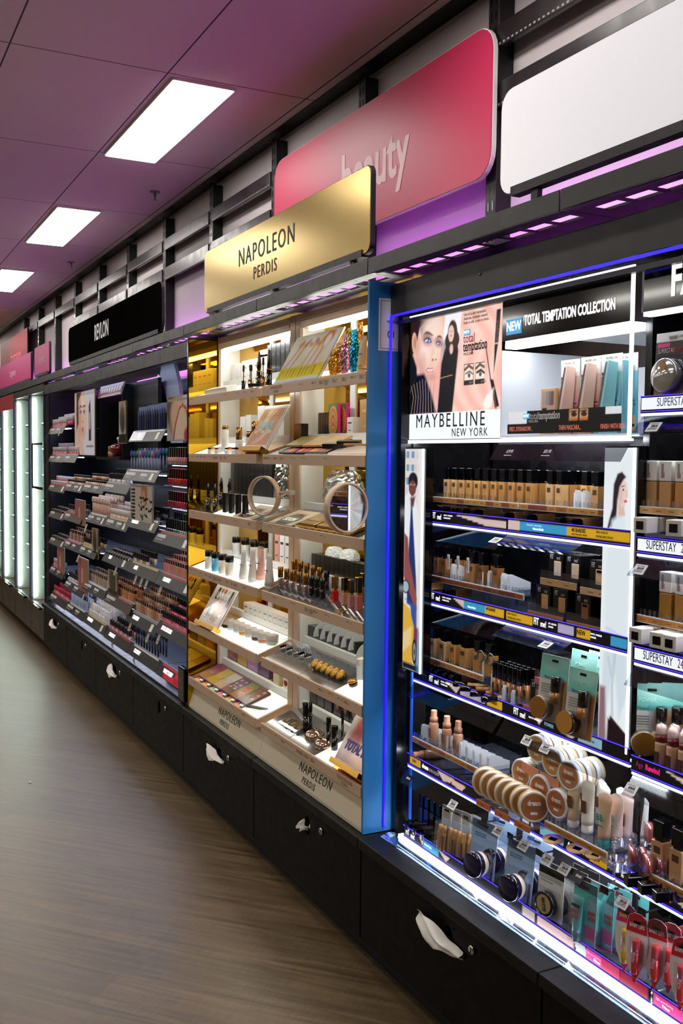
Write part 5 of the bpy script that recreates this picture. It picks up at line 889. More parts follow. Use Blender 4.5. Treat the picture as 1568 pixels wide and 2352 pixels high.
def sign_easel(r,w,h,kind,back):
    a=Art(w,h,.004,'#f2efe6')
    if kind=='floral':
        a.grad('#e8dc9a',lambda u,v:.6*(.5+.5*np.sin(u*14+v*6))); [a.line([(.08+.13*i,.32),(.25+.11*i,.85)],.016,['#d89a6a','#c9a23c','#f1ece0','#d8b23c','#e8a05a','#d87a8a'][i],.012,a=.7) for i in range(6)]
        for i in range(14): a.ell(.2+.05*i,.80+.05*math.sin(i*2),.03,.03,['#e070a0','#e88a3a','#d8c23a','#b85a8a'][i%4],.6,a=.7)
        a.ell(.80,.86,.1,.09,'#e8772a',.6,rot=30,a=.9); a.ell(.80,.80,.06,.07,'#f5f0ea',.4); a.rect(0,.06,1.01,.32,'#efe01c'); a.rect(0,0,1.01,.06,'#cfdde0')
        for i in range(16): a.rect(.06+.05*i+.02*(i%3),.1,.075+.05*i+.02*(i%3),.28,'#8a8418',a=.8)
    elif kind=='smear':
        a.rect(.05,.06,.95,.94,'#dcab8c'); a.poly([(.3,.9),(.5,.95),(.45,.55),(.3,.4)],'#efe3b8',.02); a.line([(.4,.62),(.62,.9)],.008,'#f5ead0',.005); [a.ell(.2+.15*i,.38+.05*(i%2),.07,.03,'#f0e4b0',.5) for i in range(5)]; a.poly([(.3,.1),(.6,.2),(.75,.4),(.6,.36),(.5,.22)],'#efe8dc',.02); [a.ell(.12+.06*i,.3+.1*math.sin(i),.012,.012,'#f6efcf',.5) for i in range(10)]
    elif kind=='unmask':
        a.poly([(.0,.0),(1.01,.0),(1.01,1.01),(0,1.01)],'#e6ddd6'); a.poly([(.55,.45),(1.01,.6),(1.01,.2),(.5,.12)],'#9a6f58',.06)
        for i,(u,c) in enumerate(((.22,'#2e2c28'),(.36,'#c9d6c6'),(.50,'#d0643c'),(.64,'#c9a227'),(.80,'#f2f2f2'))): a.poly([(u-.05,.06),(u+.06,.06),(u+.06,.42-.03*i),(u-.05,.42-.03*i)],c,.003)
        for i,(u,c) in enumerate(((.24,'#33322c'),(.40,'#b58a1e'),(.55,'#cf5a3a'),(.74,'#c9ccc8'),(.9,'#45443a'))): a.poly([(u-.05,.62-.03*i),(u+.05,.62-.03*i),(u+.05,.93),(u-.05,.93)],c,.003)
    else:
        a.grad('#8a2a20',lambda u,v:np.clip(1.1-v,0,1)*.7); a.ell(.6,.72,.28,.2,'#c8202c',.5); a.ell(.35,.85,.2,.2,'#d86a5a',.7); a.ell(.85,.9,.2,.2,'#e8a04a',.7); a.ell(.75,.35,.35,.3,'#e9b58c',.8); a.ell(.3,.5,.2,.2,'#a8321c',.8)
    MB().box(-.006,w+.006,.001,.006,-.006,h+.006,M('#e9eaec',.25)).build('frame',r); a.build('print',r,0,-.001,0,rough=.12)
    MB().prism([(-.03,-.045),(.0,-.004),(.006,-.004),(.006,-.02),(-.02,-.06)],'x',-.006,w+.006,GOLD).build('holder',r) if back else None
    MB().box(-.006,w+.006,.006,.0075,-.006,h+.006,GOLD).build('backing',r)
def easel(name,label,Yl,X,z,w,h,kind,tilt,back=False): return put(name,'sign',label,(X,Yl,z),sign_easel,(w,h,kind,back),rx=-tilt)
e1=easel('leaning_sign','leaning framed sign of pastel brushes over a yellow band, top tray','',1.475,1.868,.385,.195,'floral',.52) if False else None
e=put('leaning_sign','sign','leaning framed sign of pastel brushes over a yellow band, top tray',(1.470,3.475,1.866),sign_easel,(.385,.200,'floral',False),rx=-.50)
e=put('leaning_sign','sign','leaning pink sign with makeup smears and pale blue lettering, second tray',(1.472,3.785,1.628),sign_easel,(.232,.19,'smear',False),rx=-.52); text('BONUS',.05,e,(.115,-.002,.10),M('#8fc6d2',.4),sx=.8,bold=.002); MB().box(0,.232,-.018,.02,-.022,-.004,GOLD).build('holder',e)
e=put('leaning_sign','sign','leaning sign of coloured stripes reading UNMASK BEAUTY, fifth tray',(1.472,4.335,.842),sign_easel,(.25,.185,'unmask',False),rx=-.52)
text('UNMASK',.040,e,(.135,-.002,.135),TXW,sx=.92,bold=.002); text('BEAUTY',.046,e,(.120,-.002,.022),TXW,sx=.95,bold=.002); MB().box(0,.25,-.018,.02,-.024,-.004,GOLD).build('holder',e)
e=put('leaning_sign','sign','leaning sign of red lipsticks reading TOTAL, against the blue panel, lowest tray',(1.472,2.925,.592),sign_easel,(.205,.155,'lips',False),rx=-.52); text('TOTAL BABE',.045,e,(.02,-.002,.055),M('#3f45a8',.4),sx=.75,bold=.002,align='LEFT',shear=.15); MB().box(0,.2,-.018,.02,-.022,-.004,GOLD).build('holder',e)
# --- top tray, nearer column: foil pouches and a tan tube
PO=[('gold',755,'#c9922c',.034,.085),('bronze',768,'#b98a4a',.034,.10),('pink',782,'#c987a0',.034,.125),('olive green',792,'#9aa43a',.03,.14),('blue',803,'#1f9fd0',.04,.135),('copper',816,'#d08a3a',.035,.15),('black',841,'#141312',.035,.155)]
for i,(n,px,c,w,h) in enumerate(PO): X=1.50+.02*(i%2)+(.03 if n in('copper','olive green','black') else 0); put('foil_pouch','pouch','%s crinkled foil pouch beside the leaning brushes sign, top tray'%n,(X,Yx(px,855,X),sl(X,ZT[0])),pouch,(c,w,h,i+1),group='foil pouches')
def flattube(r,c,w,h,cap):
    rings=[]
    for k in range(9):
        u=k/8; a_=w/2*(.92+.1*u); b_=w*.36*(1-u)+.001; rings.append([(a_*math.cos(2*PI*j/20),.014+b_*math.sin(2*PI*j/20),.012+(h-.012)*u) for j in range(20)])
    MB().loft(rings,M(c,.3)).box(-w*.28,w*.28,-.001+.0,.001,h*.5,h*.52,TXG).build('tube_body',r); MB().lathe([(w*.33,0),(w*.36,.001),(w*.36,.012)],M(cap,.3),(0,.014,0),18).build('cap',r)
put('makeup_tube','tube','tan flat tube standing among the foil pouches, top tray',(1.49,Yx(824,850,1.49),sl(1.49,ZT[0])),flattube,('#c49a66',.05,.115,'#c49a66'))
for i in range(3): put('foil_sachet','sachet','gold foil sachet lying at the front of the top tray, %s from the sign'%nth(i),(1.475,3.09-.06*i,sl(1.475,ZT[0])+.002),carton,(.05,.02,.006,'#d9a441','',1),group='foil sachets lying')
# --- top tray, further column
def wand(r,c,h):
    MB().lathe([(.008,0),(.0085,.001),(.0085,h*.35)],M(c,.15,.9 if c!='#0d0c0c' else 0.),n=14).build('holder',r); MB().lathe([(.0018,h*.35),(.0018,h*.72),(.0042,h*.74),(.0042,h*.97),(.001,h)],M('#141212',.6),n=10).build('brush_wand',r)
for i,(px,c,h) in enumerate(((559,'#0d0c0c',.10),(568,'#d09a5a',.095),(577,'#d09a5a',.095),(585,'#d09a5a',.10),(604,'#d09a5a',.115))): put('mascara_wand','mascara','upright mascara wand in a %s, top tray further column, %s along'%('black holder' if c=='#0d0c0c' else 'rose gold holder',nth(i)),(1.49+.012*(i%2),Yx(px,884,1.49),sl(1.49+.012*(i%2),ZT[0])),wand,(c,h),group='mascara wands')
def taper(r,h,gold):
    MB().lathe([(.0105,0),(.011,.001),(.011,h*.42)],M('#0c0b0b',.12,coat=.6),n=16).lathe([(.0113,h*.42),(.0113,h*.45)],GOLD,n=16).build('tube_body',r); MB().lathe([(.0112,h*.45),(.0108,h*.6),(.009,h*.82),(.0055,h*.95),(.001,h)],M('#0c0b0b',.1,coat=.7),n=16,sy=.7).build('tapered_cap',r)
    if gold: MB().box(-.003,.003,-.0098,-.0080,h*.66,h*.76,GOLD).build('gold_mark',r)
for i,px in enumerate((595,618)): put('tapered_tube','tube','tall black tapered tube, top tray further column, %s along'%nth(i),(1.50,Yx(px,880,1.50),sl(1.5,ZT[0])),taper,(.14,False),group='tapered tubes on the top tray')
put('makeup_slab','block','white marbled block of powder lying at the front of the top tray',(1.475,4.13,sl(1.475,ZT[0])+.003),carton,(.28,.05,.022,'#e6e2d8','',0),rx=.3)
put('lying_tube','tube','flat black tube lying on the top tray beside the leaning sign',(1.49,3.70,sl(1.49,ZT[0])+.004),carton,(.10,.03,.014,'#0e0d0d'),rz=.3,rx=.3)
BZ=lambda i:ZT[i]+.0795
for i in range(2): put('stock_box','box','pale grey carton at the back of the top tray further column, %s from the end'%nth(i),(1.642,4.36-.055*i,BZ(0)-.01),carton,(.05,.04,.085,'#cfcac4'),group='pale cartons')
for i in range(4): put('stock_box','box','white carton with a coral dot in the top tray back row, %s along'%nth(i),(1.642,4.22-.075*i,BZ(0)-.01),carton,(.07,.035,.09,'#e9e4de','#e07a5a'),group='white cartons top row')
for i in range(7): put('stock_box','box','tall black carton behind the leaning brushes sign, top tray, %s along'%nth(i),(1.642,3.93-.048*i,BZ(0)-.01),carton,(.044,.045,.145 if i>2 else .135,'#17181a','#3a3b3e'),group='tall black cartons')
# --- second tray
def pump(r,h,b,c,w=.032):
    MB().lathe([(w*.46,0),(w*.5,.002),(w*.5,h*b),(w*.36,h*b+.003)],M('#f1eeea',.15,coat=.5),n=20).build('bottle_body',r); MB().lathe([(w*.40,h*b+.004),(w*.42,h*b+.005),(w*.42,h-.001),(w*.38,h)],M(c,.12,.95),n=20).build('cap',r)
def cubejar(r,c,h=.03):
    MB().box(-.022,.022,0,.036,0,h*.62,M('#eceae6',.12,coat=.5)).build('glass_base',r,bev=.002); MB().box(-.021,.021,.001,.035,h*.64,h,M(c,.12,.95)).build('lid',r,bev=.002)
MC='#c99a5c'
for i,(px,h,b) in enumerate(((517,.115,.82),(549,.105,.45),(585,.12,.55),(573,.08,.62))): X=1.50+.02*(i>1); put('pump_bottle','bottle','white bottle with a rose gold cap, %s along the second tray further column'%nth(i),(X,Yx(px,1015,X),sl(X,ZT[1])),pump,(h,b,MC),group='white and gold bottles')
for i,(px,c) in enumerate(((480,MC),(496,'#efedea'),(519,MC),(535,MC),(548,'#101010'))): put('square_jar','jar','small square white jar with a %s lid, %s along the second tray front'%({MC:'rose gold','#efedea':'white','#101010':'black'}[c],nth(i)),(1.475,Yx(px,1032,1.475),sl(1.475,ZT[1])),cubejar,(c,),group='square jars')
for i,(w,h,y) in enumerate(((.06,.10,4.17),(.06,.095,4.24),(.075,.135,4.02),(.07,.13,3.945),(.06,.115,3.87),(.06,.11,3.80))): put('stock_box','box','white carton in the second tray back row, %s from the far end'%nth(i),(1.642,y,BZ(1)-.004),carton,(w,.045,h,'#e3e5e4'),group='white cartons second row')
def mandala(r,w,h,col,edge):
    a=Art(w,h,.003,col[0]); 
    for k in range(5,0,-1): a.ell(.5,.45,.10*k,.10*k,col[1+k%2],.08)
    for k in range(16): an=2*PI*k/16; a.ell(.5+.34*math.cos(an),.45+.34*math.sin(an)*w/h,.035,.035,col[3],.3)
    a.build('cover_print',r,-w/2,-.0006,0,rough=.25); MB().box(-w/2,w/2,0,.012,0,h,M(edge,.3)).build('case',r,bev=.001)
MAND=('#3f6b2f','#b8452a','#c98a2a','#7fae4a')
for i in range(2): put('palette_box','palette','upright palette with a mandala cover and magenta edge, second tray nearer column, %s in file'%nth(i),(1.64+.016*i,3.31-.035*i,BZ(1)-.004),mandala,(.11,.115,MAND,'#d81f8a'),group='mandala palettes',rz=-.15)
for i in range(3): put('palette_box','palette','upright gold palette with a rose edge, second tray nearer column, %s in file'%nth(i),(1.64+.014*i,3.05-.02*i,BZ(1)-.004),carton,(.13,.011,.12,'#b8925a' if i==0 else '#c9809a','#cfae7a'),group='gold palettes',rz=-.12)
for i in range(4): put('stock_box','box','narrow black carton beside the mandala palette, second tray, %s in row'%nth(i),(1.645,3.44-.022*i,BZ(1)-.004),carton,(.02,.04,.085,'#1d1f21'),group='narrow black cartons')
put('stock_box','box','small white carton with a triangle mark between the palettes, second tray',(1.635,3.165,BZ(1)-.004),carton,(.045,.03,.06,'#e6e4e0','#26221f'))
for i in range(2): put('stock_box','box','small black carton beside the gold palettes, second tray, %s along'%nth(i),(1.64,2.88-.055*i,BZ(1)-.004),carton,(.04,.03,.065,'#121213','#8a8a8a'),group='small black cartons')
put('stock_box','box','upright black carton at the inner corner of the second tray nearer column',(1.57,3.475,sl(1.57,ZT[1])),carton,(.07,.03,.085,'#0b0b0b'))
def openpal(r,w,d,c,pans):
    MB().box(-w/2,w/2,0,d,0,.008,M('#1a1718',.2)).build('base',r,bev=.001)
    b=MB(); n=len(pans)
    for i,p in enumerate(pans): b.box(-w/2+w*(i+.1)/n,-w/2+w*(i+.9)/n,.006,d*.3,.008,.0086,M(p,.5))
    b.build('pans',r)
    MB().box(-w/2,w/2,d*.32,d*1.05,.012,.02,M(c,.25)).build('lid',r,bev=.001)
at=math.atan(KS)
for i,(y,c,p,w) in enumerate(((3.36,'#8a7a3a',('#2a8a4a','#d83a8a','#e8c23a','#d83a8a'),.14),(3.205,'#c3a06a',('#e87a3a','#e85a6a','#e8a04a'),.15),(3.08,'#c9ad78',('#d88a6a','#c96a5a','#e0b08a'),.12))): put('open_palette','palette','open makeup palette tilted on the second tray nearer column, %s from the post'%nth(i),(1.475,y,sl(1.475,ZT[1])+.002),openpal,(w,.11,c,p),group='open palettes',rx=at+.1)
for i in range(2): put('lip_gloss','lip gloss','lip gloss with a black cap lying on the second tray, %s from the post'%nth(i),(1.50+.025*i,3.02-.06*i,sl(1.5+.025*i,ZT[1])+.012),carton,(.09,.018,.018,'#121011'),rz=.55,rx=at,group='glosses lying on the second tray')
put('illuminated_plate','plate','pale glossy swatch plate with a gold pencil, second tray against the blue panel',(1.47,2.86,sl(1.47,ZT[1])+.003),carton,(.29,.13,.006,'#efe4d8'),rx=at); put('makeup_pencil','pencil','slim gold pencil lying on the pale swatch plate',(1.53,2.87,sl(1.53,ZT[1])+.012),carton,(.15,.006,.006,'#c99a4a'),rz=.5,rx=at)
# --- third tray
for i,(px,py) in enumerate(((478,1170),(494,1174),(508,1160),(527,1158))): X=1.49 if i<2 else 1.56; put('tapered_tube','tube','black tapered tube with a gold mark, third tray further column, %s along'%nth(i),(X,Yx(px,py,X),sl(X,ZT[2])),taper,(.125,True),group='tapered tubes on the third tray')
for i,px in enumerate((514,528,543,559)): put('black_tube','tube','upright square black tube, third tray further column, %s along'%nth(i),(1.495,Yx(px,1180,1.495),sl(1.495,ZT[2])),carton,(.034,.016,.085,'#0c0c0c','',1),group='square black tubes')
for i in range(10): put('stock_box','box','tall black carton in the third tray back row, further column, %s from the end'%nth(i),(1.64,4.36-.05*i,BZ(2)-.004),carton,(.047,.05,.15,'#141516','#2a2b2c'),group='tall black cartons third row')
def wrap(r,w,d,h,seed,c):
    R=random.Random(seed); n=40; rings=[]
    for k in range(18):
        u=k/17; rings.append([((w/2*(1-.5*u**3))*math.copysign(abs(math.cos(2*PI*j/n))**.6,math.cos(2*PI*j/n))+R.uniform(-1,1)*.0035,d/2+(d/2*(1-.4*u**3))*math.copysign(abs(math.sin(2*PI*j/n))**.6,math.sin(2*PI*j/n))+R.uniform(-1,1)*.003,h*u+R.uniform(-1,1)*.002*(0<k)) for j in range(n)])
    MB().loft(rings,c,smooth=False).build('crumpled_film',r)
FILM=clear('#e9eef0',.72,.5,.2)
put('wrapped_stock','bag','clear crumpled plastic bag of stock behind the round mirror, third tray nearer column',(1.632,3.26,BZ(2)-.004),wrap,(.30,.06,.13,3,FILM))
put('wrapped_stock','bag','clear plastic wrapped black cartons beside the post, third tray further column',(1.632,3.80,BZ(2)-.004),wrap,(.14,.05,.19,5,FILM))
for i in range(3): put('stock_box','box','grey carton inside the plastic bag, third tray nearer column, %s along'%nth(i),(1.645,3.34-.07*i,BZ(2)-.003),carton,(.06,.03,.10,'#8f8f90'),group='bagged grey cartons')
for i in range(3): put('stock_box','box','black carton behind the round mirror at the blue panel, third tray, %s along'%nth(i),(1.642,2.96-.07*i,BZ(2)-.004),carton,(.065,.045,.10,'#111213'),group='cartons at the blue panel')
put('stock_box','box','brown kraft carton beside the middle post, third tray further column',(1.642,3.70,BZ(2)-.004),carton,(.05,.045,.10,'#9a6a32'))
def soon(r,w,d):
    a=Art(w,d,.004,'#dcc9a4'); a.ell(.5,.32,.36,.26,'#57534c',.06); a.build('print',r,-w/2,.0,.004,flat=True,rough=.3); MB().box(-w/2,w/2,0,d,0,.0036,M('#d8c9a8',.4)).build('plate',r); text('COMING',.03,r,(0,d*.68,.005),M('#8a7a5a',.4),tilt=0,sx=.9); text('SOON',.036,r,(0,d*.34,.005),M('#f2e6c8',.4,emit=.3),tilt=0,sx=.95,bold=.0015)
put('coming_soon_plate','notice','beige COMING SOON plate on the third tray, nearer column',(1.47,3.40,sl(1.47,ZT[2])+.002),soon,(.2,.13),rx=at); put('coming_soon_plate','notice','beige COMING SOON plate seen through the round frame, third tray further column',(1.47,3.80,sl(1.47,ZT[2])+.002),soon,(.2,.13),rx=at)
def goldpal(r,w): MB().box(-w/2,w/2,0,.10,0,.012,M('#b58a3c',.2,.8)).build('case',r,bev=.002); MB().box(-w*.46,w*.46,.03,.09,.0125,.013,M('#e0c184',.12,.8)).build('lid_plate',r)
for i in range(3): put('gold_palette','palette','closed gold palette on the third tray nearer column, %s from the COMING SOON plate'%nth(i),(1.485,3.20-.15*i,sl(1.485,ZT[2])+.002),goldpal,(.13,),group='closed gold palettes',rx=at)
for i in range(8): put('gold_clip','clip','small gold curl clip at the third tray front, %s from the COMING SOON plate'%nth(i),(1.468,3.24-.055*i,sl(1.468,ZT[2])+.006),carton,(.03,.006,.006,'#e0a848','',1),rz=.5,group='gold clips')
def roundmirror(r,glass):
    MB().lathe([(.070,-.004),(.0765,-.004),(.078,-.002),(.078,.018),(.070,.018),(.070,-.004)],BEIGE,n=48,ax='y').build('rim',r); MB().lathe([(.0001,.0),(.0702,.0)],M('#f4f6f8',.01,1.) if glass else clear(a=.95,refl=.25),n=48,ax='y').build('mirror_glass',r)
    if glass: MB().lathe([(.0001,.012),(.0702,.012)],BEIGE,n=40,ax='y').build('back_plate',r)
MR=put('round_mirror','mirror','round magnifying mirror in a beige rim at the blue panel, reflecting the next unit',(1.382,2.682,1.441),roundmirror,(True,),rz=PI/2+.17); MB().tube([(.076,.012,.0),(.10,.012,.0),(.12,.05,.0)],.004,BEIGE,8).build('swing_arm',MR)
ML=put('round_mirror','mirror','round beige rim with clear glass swung out from the middle post',(1.46,3.55,1.441),roundmirror,(False,),rz=.45); MB().tube([(.074,.006,.012),(.085,.012,.016),(.10,.03,.016)],.004,BEIGE,8).tube([(.074,.006,-.012),(.085,.012,.0),(.10,.03,.016)],.003,BEIGE,8).box(.095,.12,.02,.05,.008,.024,M('#b9b2a8',.3)).build('swing_arm',ML)
# --- fourth tray
def skintube(r,c,h,cap,w=.036,capup=True):
    if capup:
        MB().lathe([(w*.46,0),(w*.5,.002),(w*.5,h*.68)],M(c,.25,coat=.3),n=20).box(-w*.18,w*.14,-w*.502,-w*.47,h*.25,h*.265,TXG).box(-w*.18,w*.08,-w*.502,-w*.47,h*.5,h*.515,TXG).build('bottle_body',r); MB().lathe([(w*.5,h*.69),(w*.51,h*.70),(w*.51,h-.001),(w*.48,h)],M(cap,.2),n=20).build('cap',r)
    else: flattube(r,c,w*1.3,h,cap)
for i,(px,py,c) in enumerate(((480,1294,'#e6e4de'),(495,1298,'#5cb6dc'),(511,1303,'#ece2cf'),(527,1307,'#e2d9cc'))): put('skincare_bottle','bottle','%s skincare bottle with a black cap, fourth tray further column'%['white','sky blue','cream','pale pink'][i],(1.49,Yx(px,py,1.49),sl(1.49,ZT[3])),skintube,(c,.085,'#0f0f0f'),group='skincare bottles')
for i,(px,py,c,h) in enumerate(((552,1315,'#e4e2de',.125),(573,1322,'#e9e2da',.14),(592,1312,'#f0b3a4',.14),(611,1316,'#ddd6cc',.135))): X=1.485 if i!=2 else 1.51; put('skincare_tube','tube','tall %s skincare tube, %s along the fourth tray'%(['white','cream','pink','beige'][i],nth(i)),(X,Yx(px,py,X),sl(X,ZT[3])),skintube,(c,h,'#efece6',.040,False),group='skincare tubes')
for i in range(6): put('skincare_bottle','bottle','white bottle with a black cap in the fourth tray back row, %s from the end'%nth(i),(1.60+.02*(i%2),4.20-.055*i,BZ(3)-.012),skintube,('#dfe4e6',.085,'#0f0f0f'),group='back row skincare bottles')
for i in range(4): put('stock_box','box','upright %s carton in the fourth tray back row beside the post, %s along'%(['pink','white','pale','grey'][i],nth(i)),(1.635,3.82-.055*i,BZ(3)-.004),carton,(.046,.03,.125,['#d8a09a','#e6e8ea','#e2e6e8','#d3d6d8'][i],'#3a3535'),group='upright skincare cartons')
def lipstick(r,c,h=.07,gold=True):
    MB().lathe([(.0095,0),(.0105,.001),(.0105,h*.42),(.009,h*.44)],clear(a=.6,refl=.7) if gold else M('#0c0b0b',.15,coat=.6),n=14).build('base',r)
    if gold: MB().lathe([(.0072,.004),(.0072,h*.4)],M(c,.3),n=12).build('lip_colour',r)
    MB().lathe([(.0105,h*.46),(.0108,h*.47),(.0108,h*.98),(.0095,h)],M('#a8742f',.18,.85) if gold else M('#0c0b0b',.12,coat=.6),n=14).build('cap',r)
for i,(px,py) in enumerate(((644,1346),(658,1351),(672,1355),(687,1360),(703,1364))): q=ont(px,py,ZT[3]); put('lipstick','lipstick','gold-capped lipstick with a clear base, front row, %s from the post'%nth(i),q,lipstick,(['#c9605a','#b8574f','#c97a6a','#b04a4a','#c05a50'][i],.075),group='gold-capped lipsticks front')
for i,(px,py) in enumerate(((675,1328),(690,1333),(704,1338),(719,1344),(734,1349))): q=ont(px,py,ZT[3]); put('lipstick','lipstick','gold-capped lipstick with a clear base, back row, %s from the post'%nth(i),q,lipstick,('#b8574f',.075),group='gold-capped lipsticks back')
for i,(px,py) in enumerate(((716,1367),(728,1370),(741,1374),(749,1355))): q=ont(px,py,ZT[3]); put('lipstick','lipstick','plain black lipstick, %s from the gold-capped ones, fourth tray'%nth(i),q,lipstick,('#222222',.07,False),group='black lipsticks')
def gloss(r,c,h,capc,w=.02):
    MB().box(-w/2,w/2,0,w,.002,h*.44,M(c,.12,coat=.8)).box(-w*.56,w*.56,-w*.06,w*1.06,0,.003,CLR2).build('vial',r,bev=.002); MB().box(-w*.34,w*.34,w*.16,w*.84,h*.44,h*.52,GOLD).box(-w*.48,w*.48,w*.02,w*.98,h*.52,h,M(capc,.15,.0 if capc=='#0c0b0b' else .8,coat=.5)).build('cap',r,bev=.002)
for i,(px,py,c,cc,h,n) in enumerate(((763,1383,'#d8101c','#8a5a20',.09,'bright red'),(785,1390,'#d89a82','#0c0b0b',.095,'peach'),(800,1396,'#c98a8a','#0c0b0b',.095,'dusty pink'),(817,1402,'#d07a7a','#0c0b0b',.11,'rose pink'),(828,1384,'#c95a5a','#0c0b0b',.10,'coral'),(838,1388,'#b86a6a','#0c0b0b',.10,'mauve'))): put('lip_gloss','lip gloss','%s lip gloss in a square vial, fourth tray nearer column'%n,ont(px,py,ZT[3]),gloss,(c,h,cc),group='lip glosses')
for i in range(2): put('makeup_pencil','pencil','gold pencil lying across the fourth tray front, %s from the red gloss'%nth(i),ont(778+8*i,1405+5*i,ZT[3])+Vector((0,0,.004)),carton,(.07,.005,.005,'#d0a04a','',1),rz=-.9,rx=at,group='gold pencils')
for i in range(14): put('stock_box','box','small black carton in the fourth tray back row, nearer column, %s from the post'%nth(i),(1.636,3.46-.040*i,BZ(3)-.004),carton,(.037,.05,.068,'#161817'),group='small black cartons fourth row')
for i in range(2): put('tissue_pack','pack','crumpled white wrapped pack on the black cartons, fourth tray, %s'%('nearer the post' if i==0 else 'further from the post'),(1.642,3.33-.12*i,BZ(3)+.065),wrap,(.11,.045,.035,21+i,M('#e6eae6',.5)))
for i in range(2): put('stock_box','box','brown kraft carton at the blue panel, fourth tray, %s'%('front' if i==0 else 'beside it'),(1.632,2.86-.07*i,BZ(3)-.004),carton,(.06,.05,.085,'#8a5a2a'))
# --- fifth tray
def frostjar(r,c,h=.042):
    MB().lathe([(.023,0),(.025,.001),(.025,h*.36)],M(c,.2,coat=.5),n=26,sx=1.0).build('contents',r); MB().lathe([(.0255,h*.37),(.026,h*.4),(.026,h-.001),(.0245,h)],M('#cfc8c0',.28),n=26).build('frosted_lid',r)
for i,(px,py,c) in enumerate(((523,1441,'#101010'),(536,1447,'#e6ebec'),(549,1452,'#c9dbe2'),(562,1458,'#d8a83a'),(576,1464,'#f4f1ea'),(591,1470,'#3a4448'),(606,1476,'#e0906a'),(625,1481,'#cfe0c2'))): put('frosted_jar','jar','frosted-lid jar with %s contents, fifth tray further column'%['black','clear','pale blue','amber','white','charcoal','coral','pale green'][i],ont(px,py,ZT[4]),frostjar,(c,),group='frosted jars')
for i in range(9): put('stock_box','box','white carton with a coloured symbol in the fifth tray back row, %s from the end'%nth(i),(1.62,4.13-.056*i,BZ(4)-.012),carton,(.052,.05,.055,'#dfe0dc',['#26221f','#8a8a8a','#8a8a8a','#d8a02a','#5a8a5a','#8a8a8a','#d86a7a','#8a8a8a','#5a8a9a'][i]),group='white symbol cartons')
def paw(r,c): MB().lathe([(.012,0),(.013,.001),(.013,.012)],clear(a=.6,refl=.8),n=18).build('clear_base',r); MB().lathe([(.0001,.013),(.0115,.013)],M(c,.35),n=18).build('shade',r)
for i,(px,py) in enumerate(((652,1492),(667,1498),(681,1503),(695,1509),(709,1514))): put('clear_compact','compact','clear palette well with a taupe pan, fifth tray nearer column, %s from the post'%nth(i),ont(px,py,ZT[4]),paw,('#8a7a5a',),group='clear wells fifth tray',rx=at,s=1.2)
o=thing('clear_holder','clear ribbed holder bar behind the taupe pans, fifth tray','holder',ont(650,1480,ZT[4])); MB().box(0,.20,0,.03,0,.02,CLR2).build('bar',o); o.rotation_euler.x=at
def lidpot(r):
    MB().lathe([(.013,0),(.015,.002),(.016,.014)],M('#1a1616',.1,coat=.8),n=20).build('pot',r); MB().lathe([(.0165,.0145),(.017,.016),(.017,.020),(.0155,.0215),(.0001,.022)],M('#b98a26',.3,.7),n=22).build('lid',r)
for i,(px,py) in enumerate(((731,1532),(742,1537),(753,1542),(765,1548),(777,1553),(790,1558))): put('lidded_pot','pot','gold-lidded glossy black pot tilted on the fifth tray, %s from the post side'%nth(i),ont(px,py,ZT[4]),lidpot,group='gold-lidded pots',rx=at+.5,s=1.15)
put('dropper_bottle','bottle','clear dropper bottle with a white cone cap, fifth tray by the blue panel',ont(828,1560,ZT[4]),skintube,('#dfe8ea',.07,'#e9ecea',.03,True)); put('ink_pot','pot','open black ink pot beside the dropper bottle, fifth tray',ont(812,1575,ZT[4]),lidpot,rx=.3) ; put('black_tube','tube','black tube at the blue panel, fifth tray',ont(836,1563,ZT[4]),carton,(.02,.02,.07,'#0c0c0c'))
for i in range(7): put('stock_box','box','black carton in the fifth tray back row, nearer column, %s from the post'%nth(i),(1.632,3.47-.058*i,BZ(4)-.004),carton,(.054,.05,.046,'#151718','#2a2c2e'),group='black cartons fifth row')
def dome(r):
    MB().box(-.02,.02,.02,.045,0,.025,M('#16181a',.3)).build('carton',r); n=18; MB().prism([(0.04*math.cos(PI*i/n),.05*math.sin(PI*i/n)) for i in range(n+1)],'x',-.001,.001,M('#d3d8d8',.3)).build('divider_fin',r)
def fin(r):
    n=18; MB().prism([(.04+.045*math.cos(PI*i/n),.055*math.sin(PI*i/n)) for i in range(n+1)],'x',-.0008,.0008,M('#cfd6d8',.3)).build('divider_fin',r)
for i in range(11): put('shelf_divider','divider','pale rounded divider fin in the fifth tray back row, %s from the post'%nth(i),(1.615,3.40-.058*i,BZ(4)+(.012 if i<6 else -.01)),fin,group='rounded divider fins')
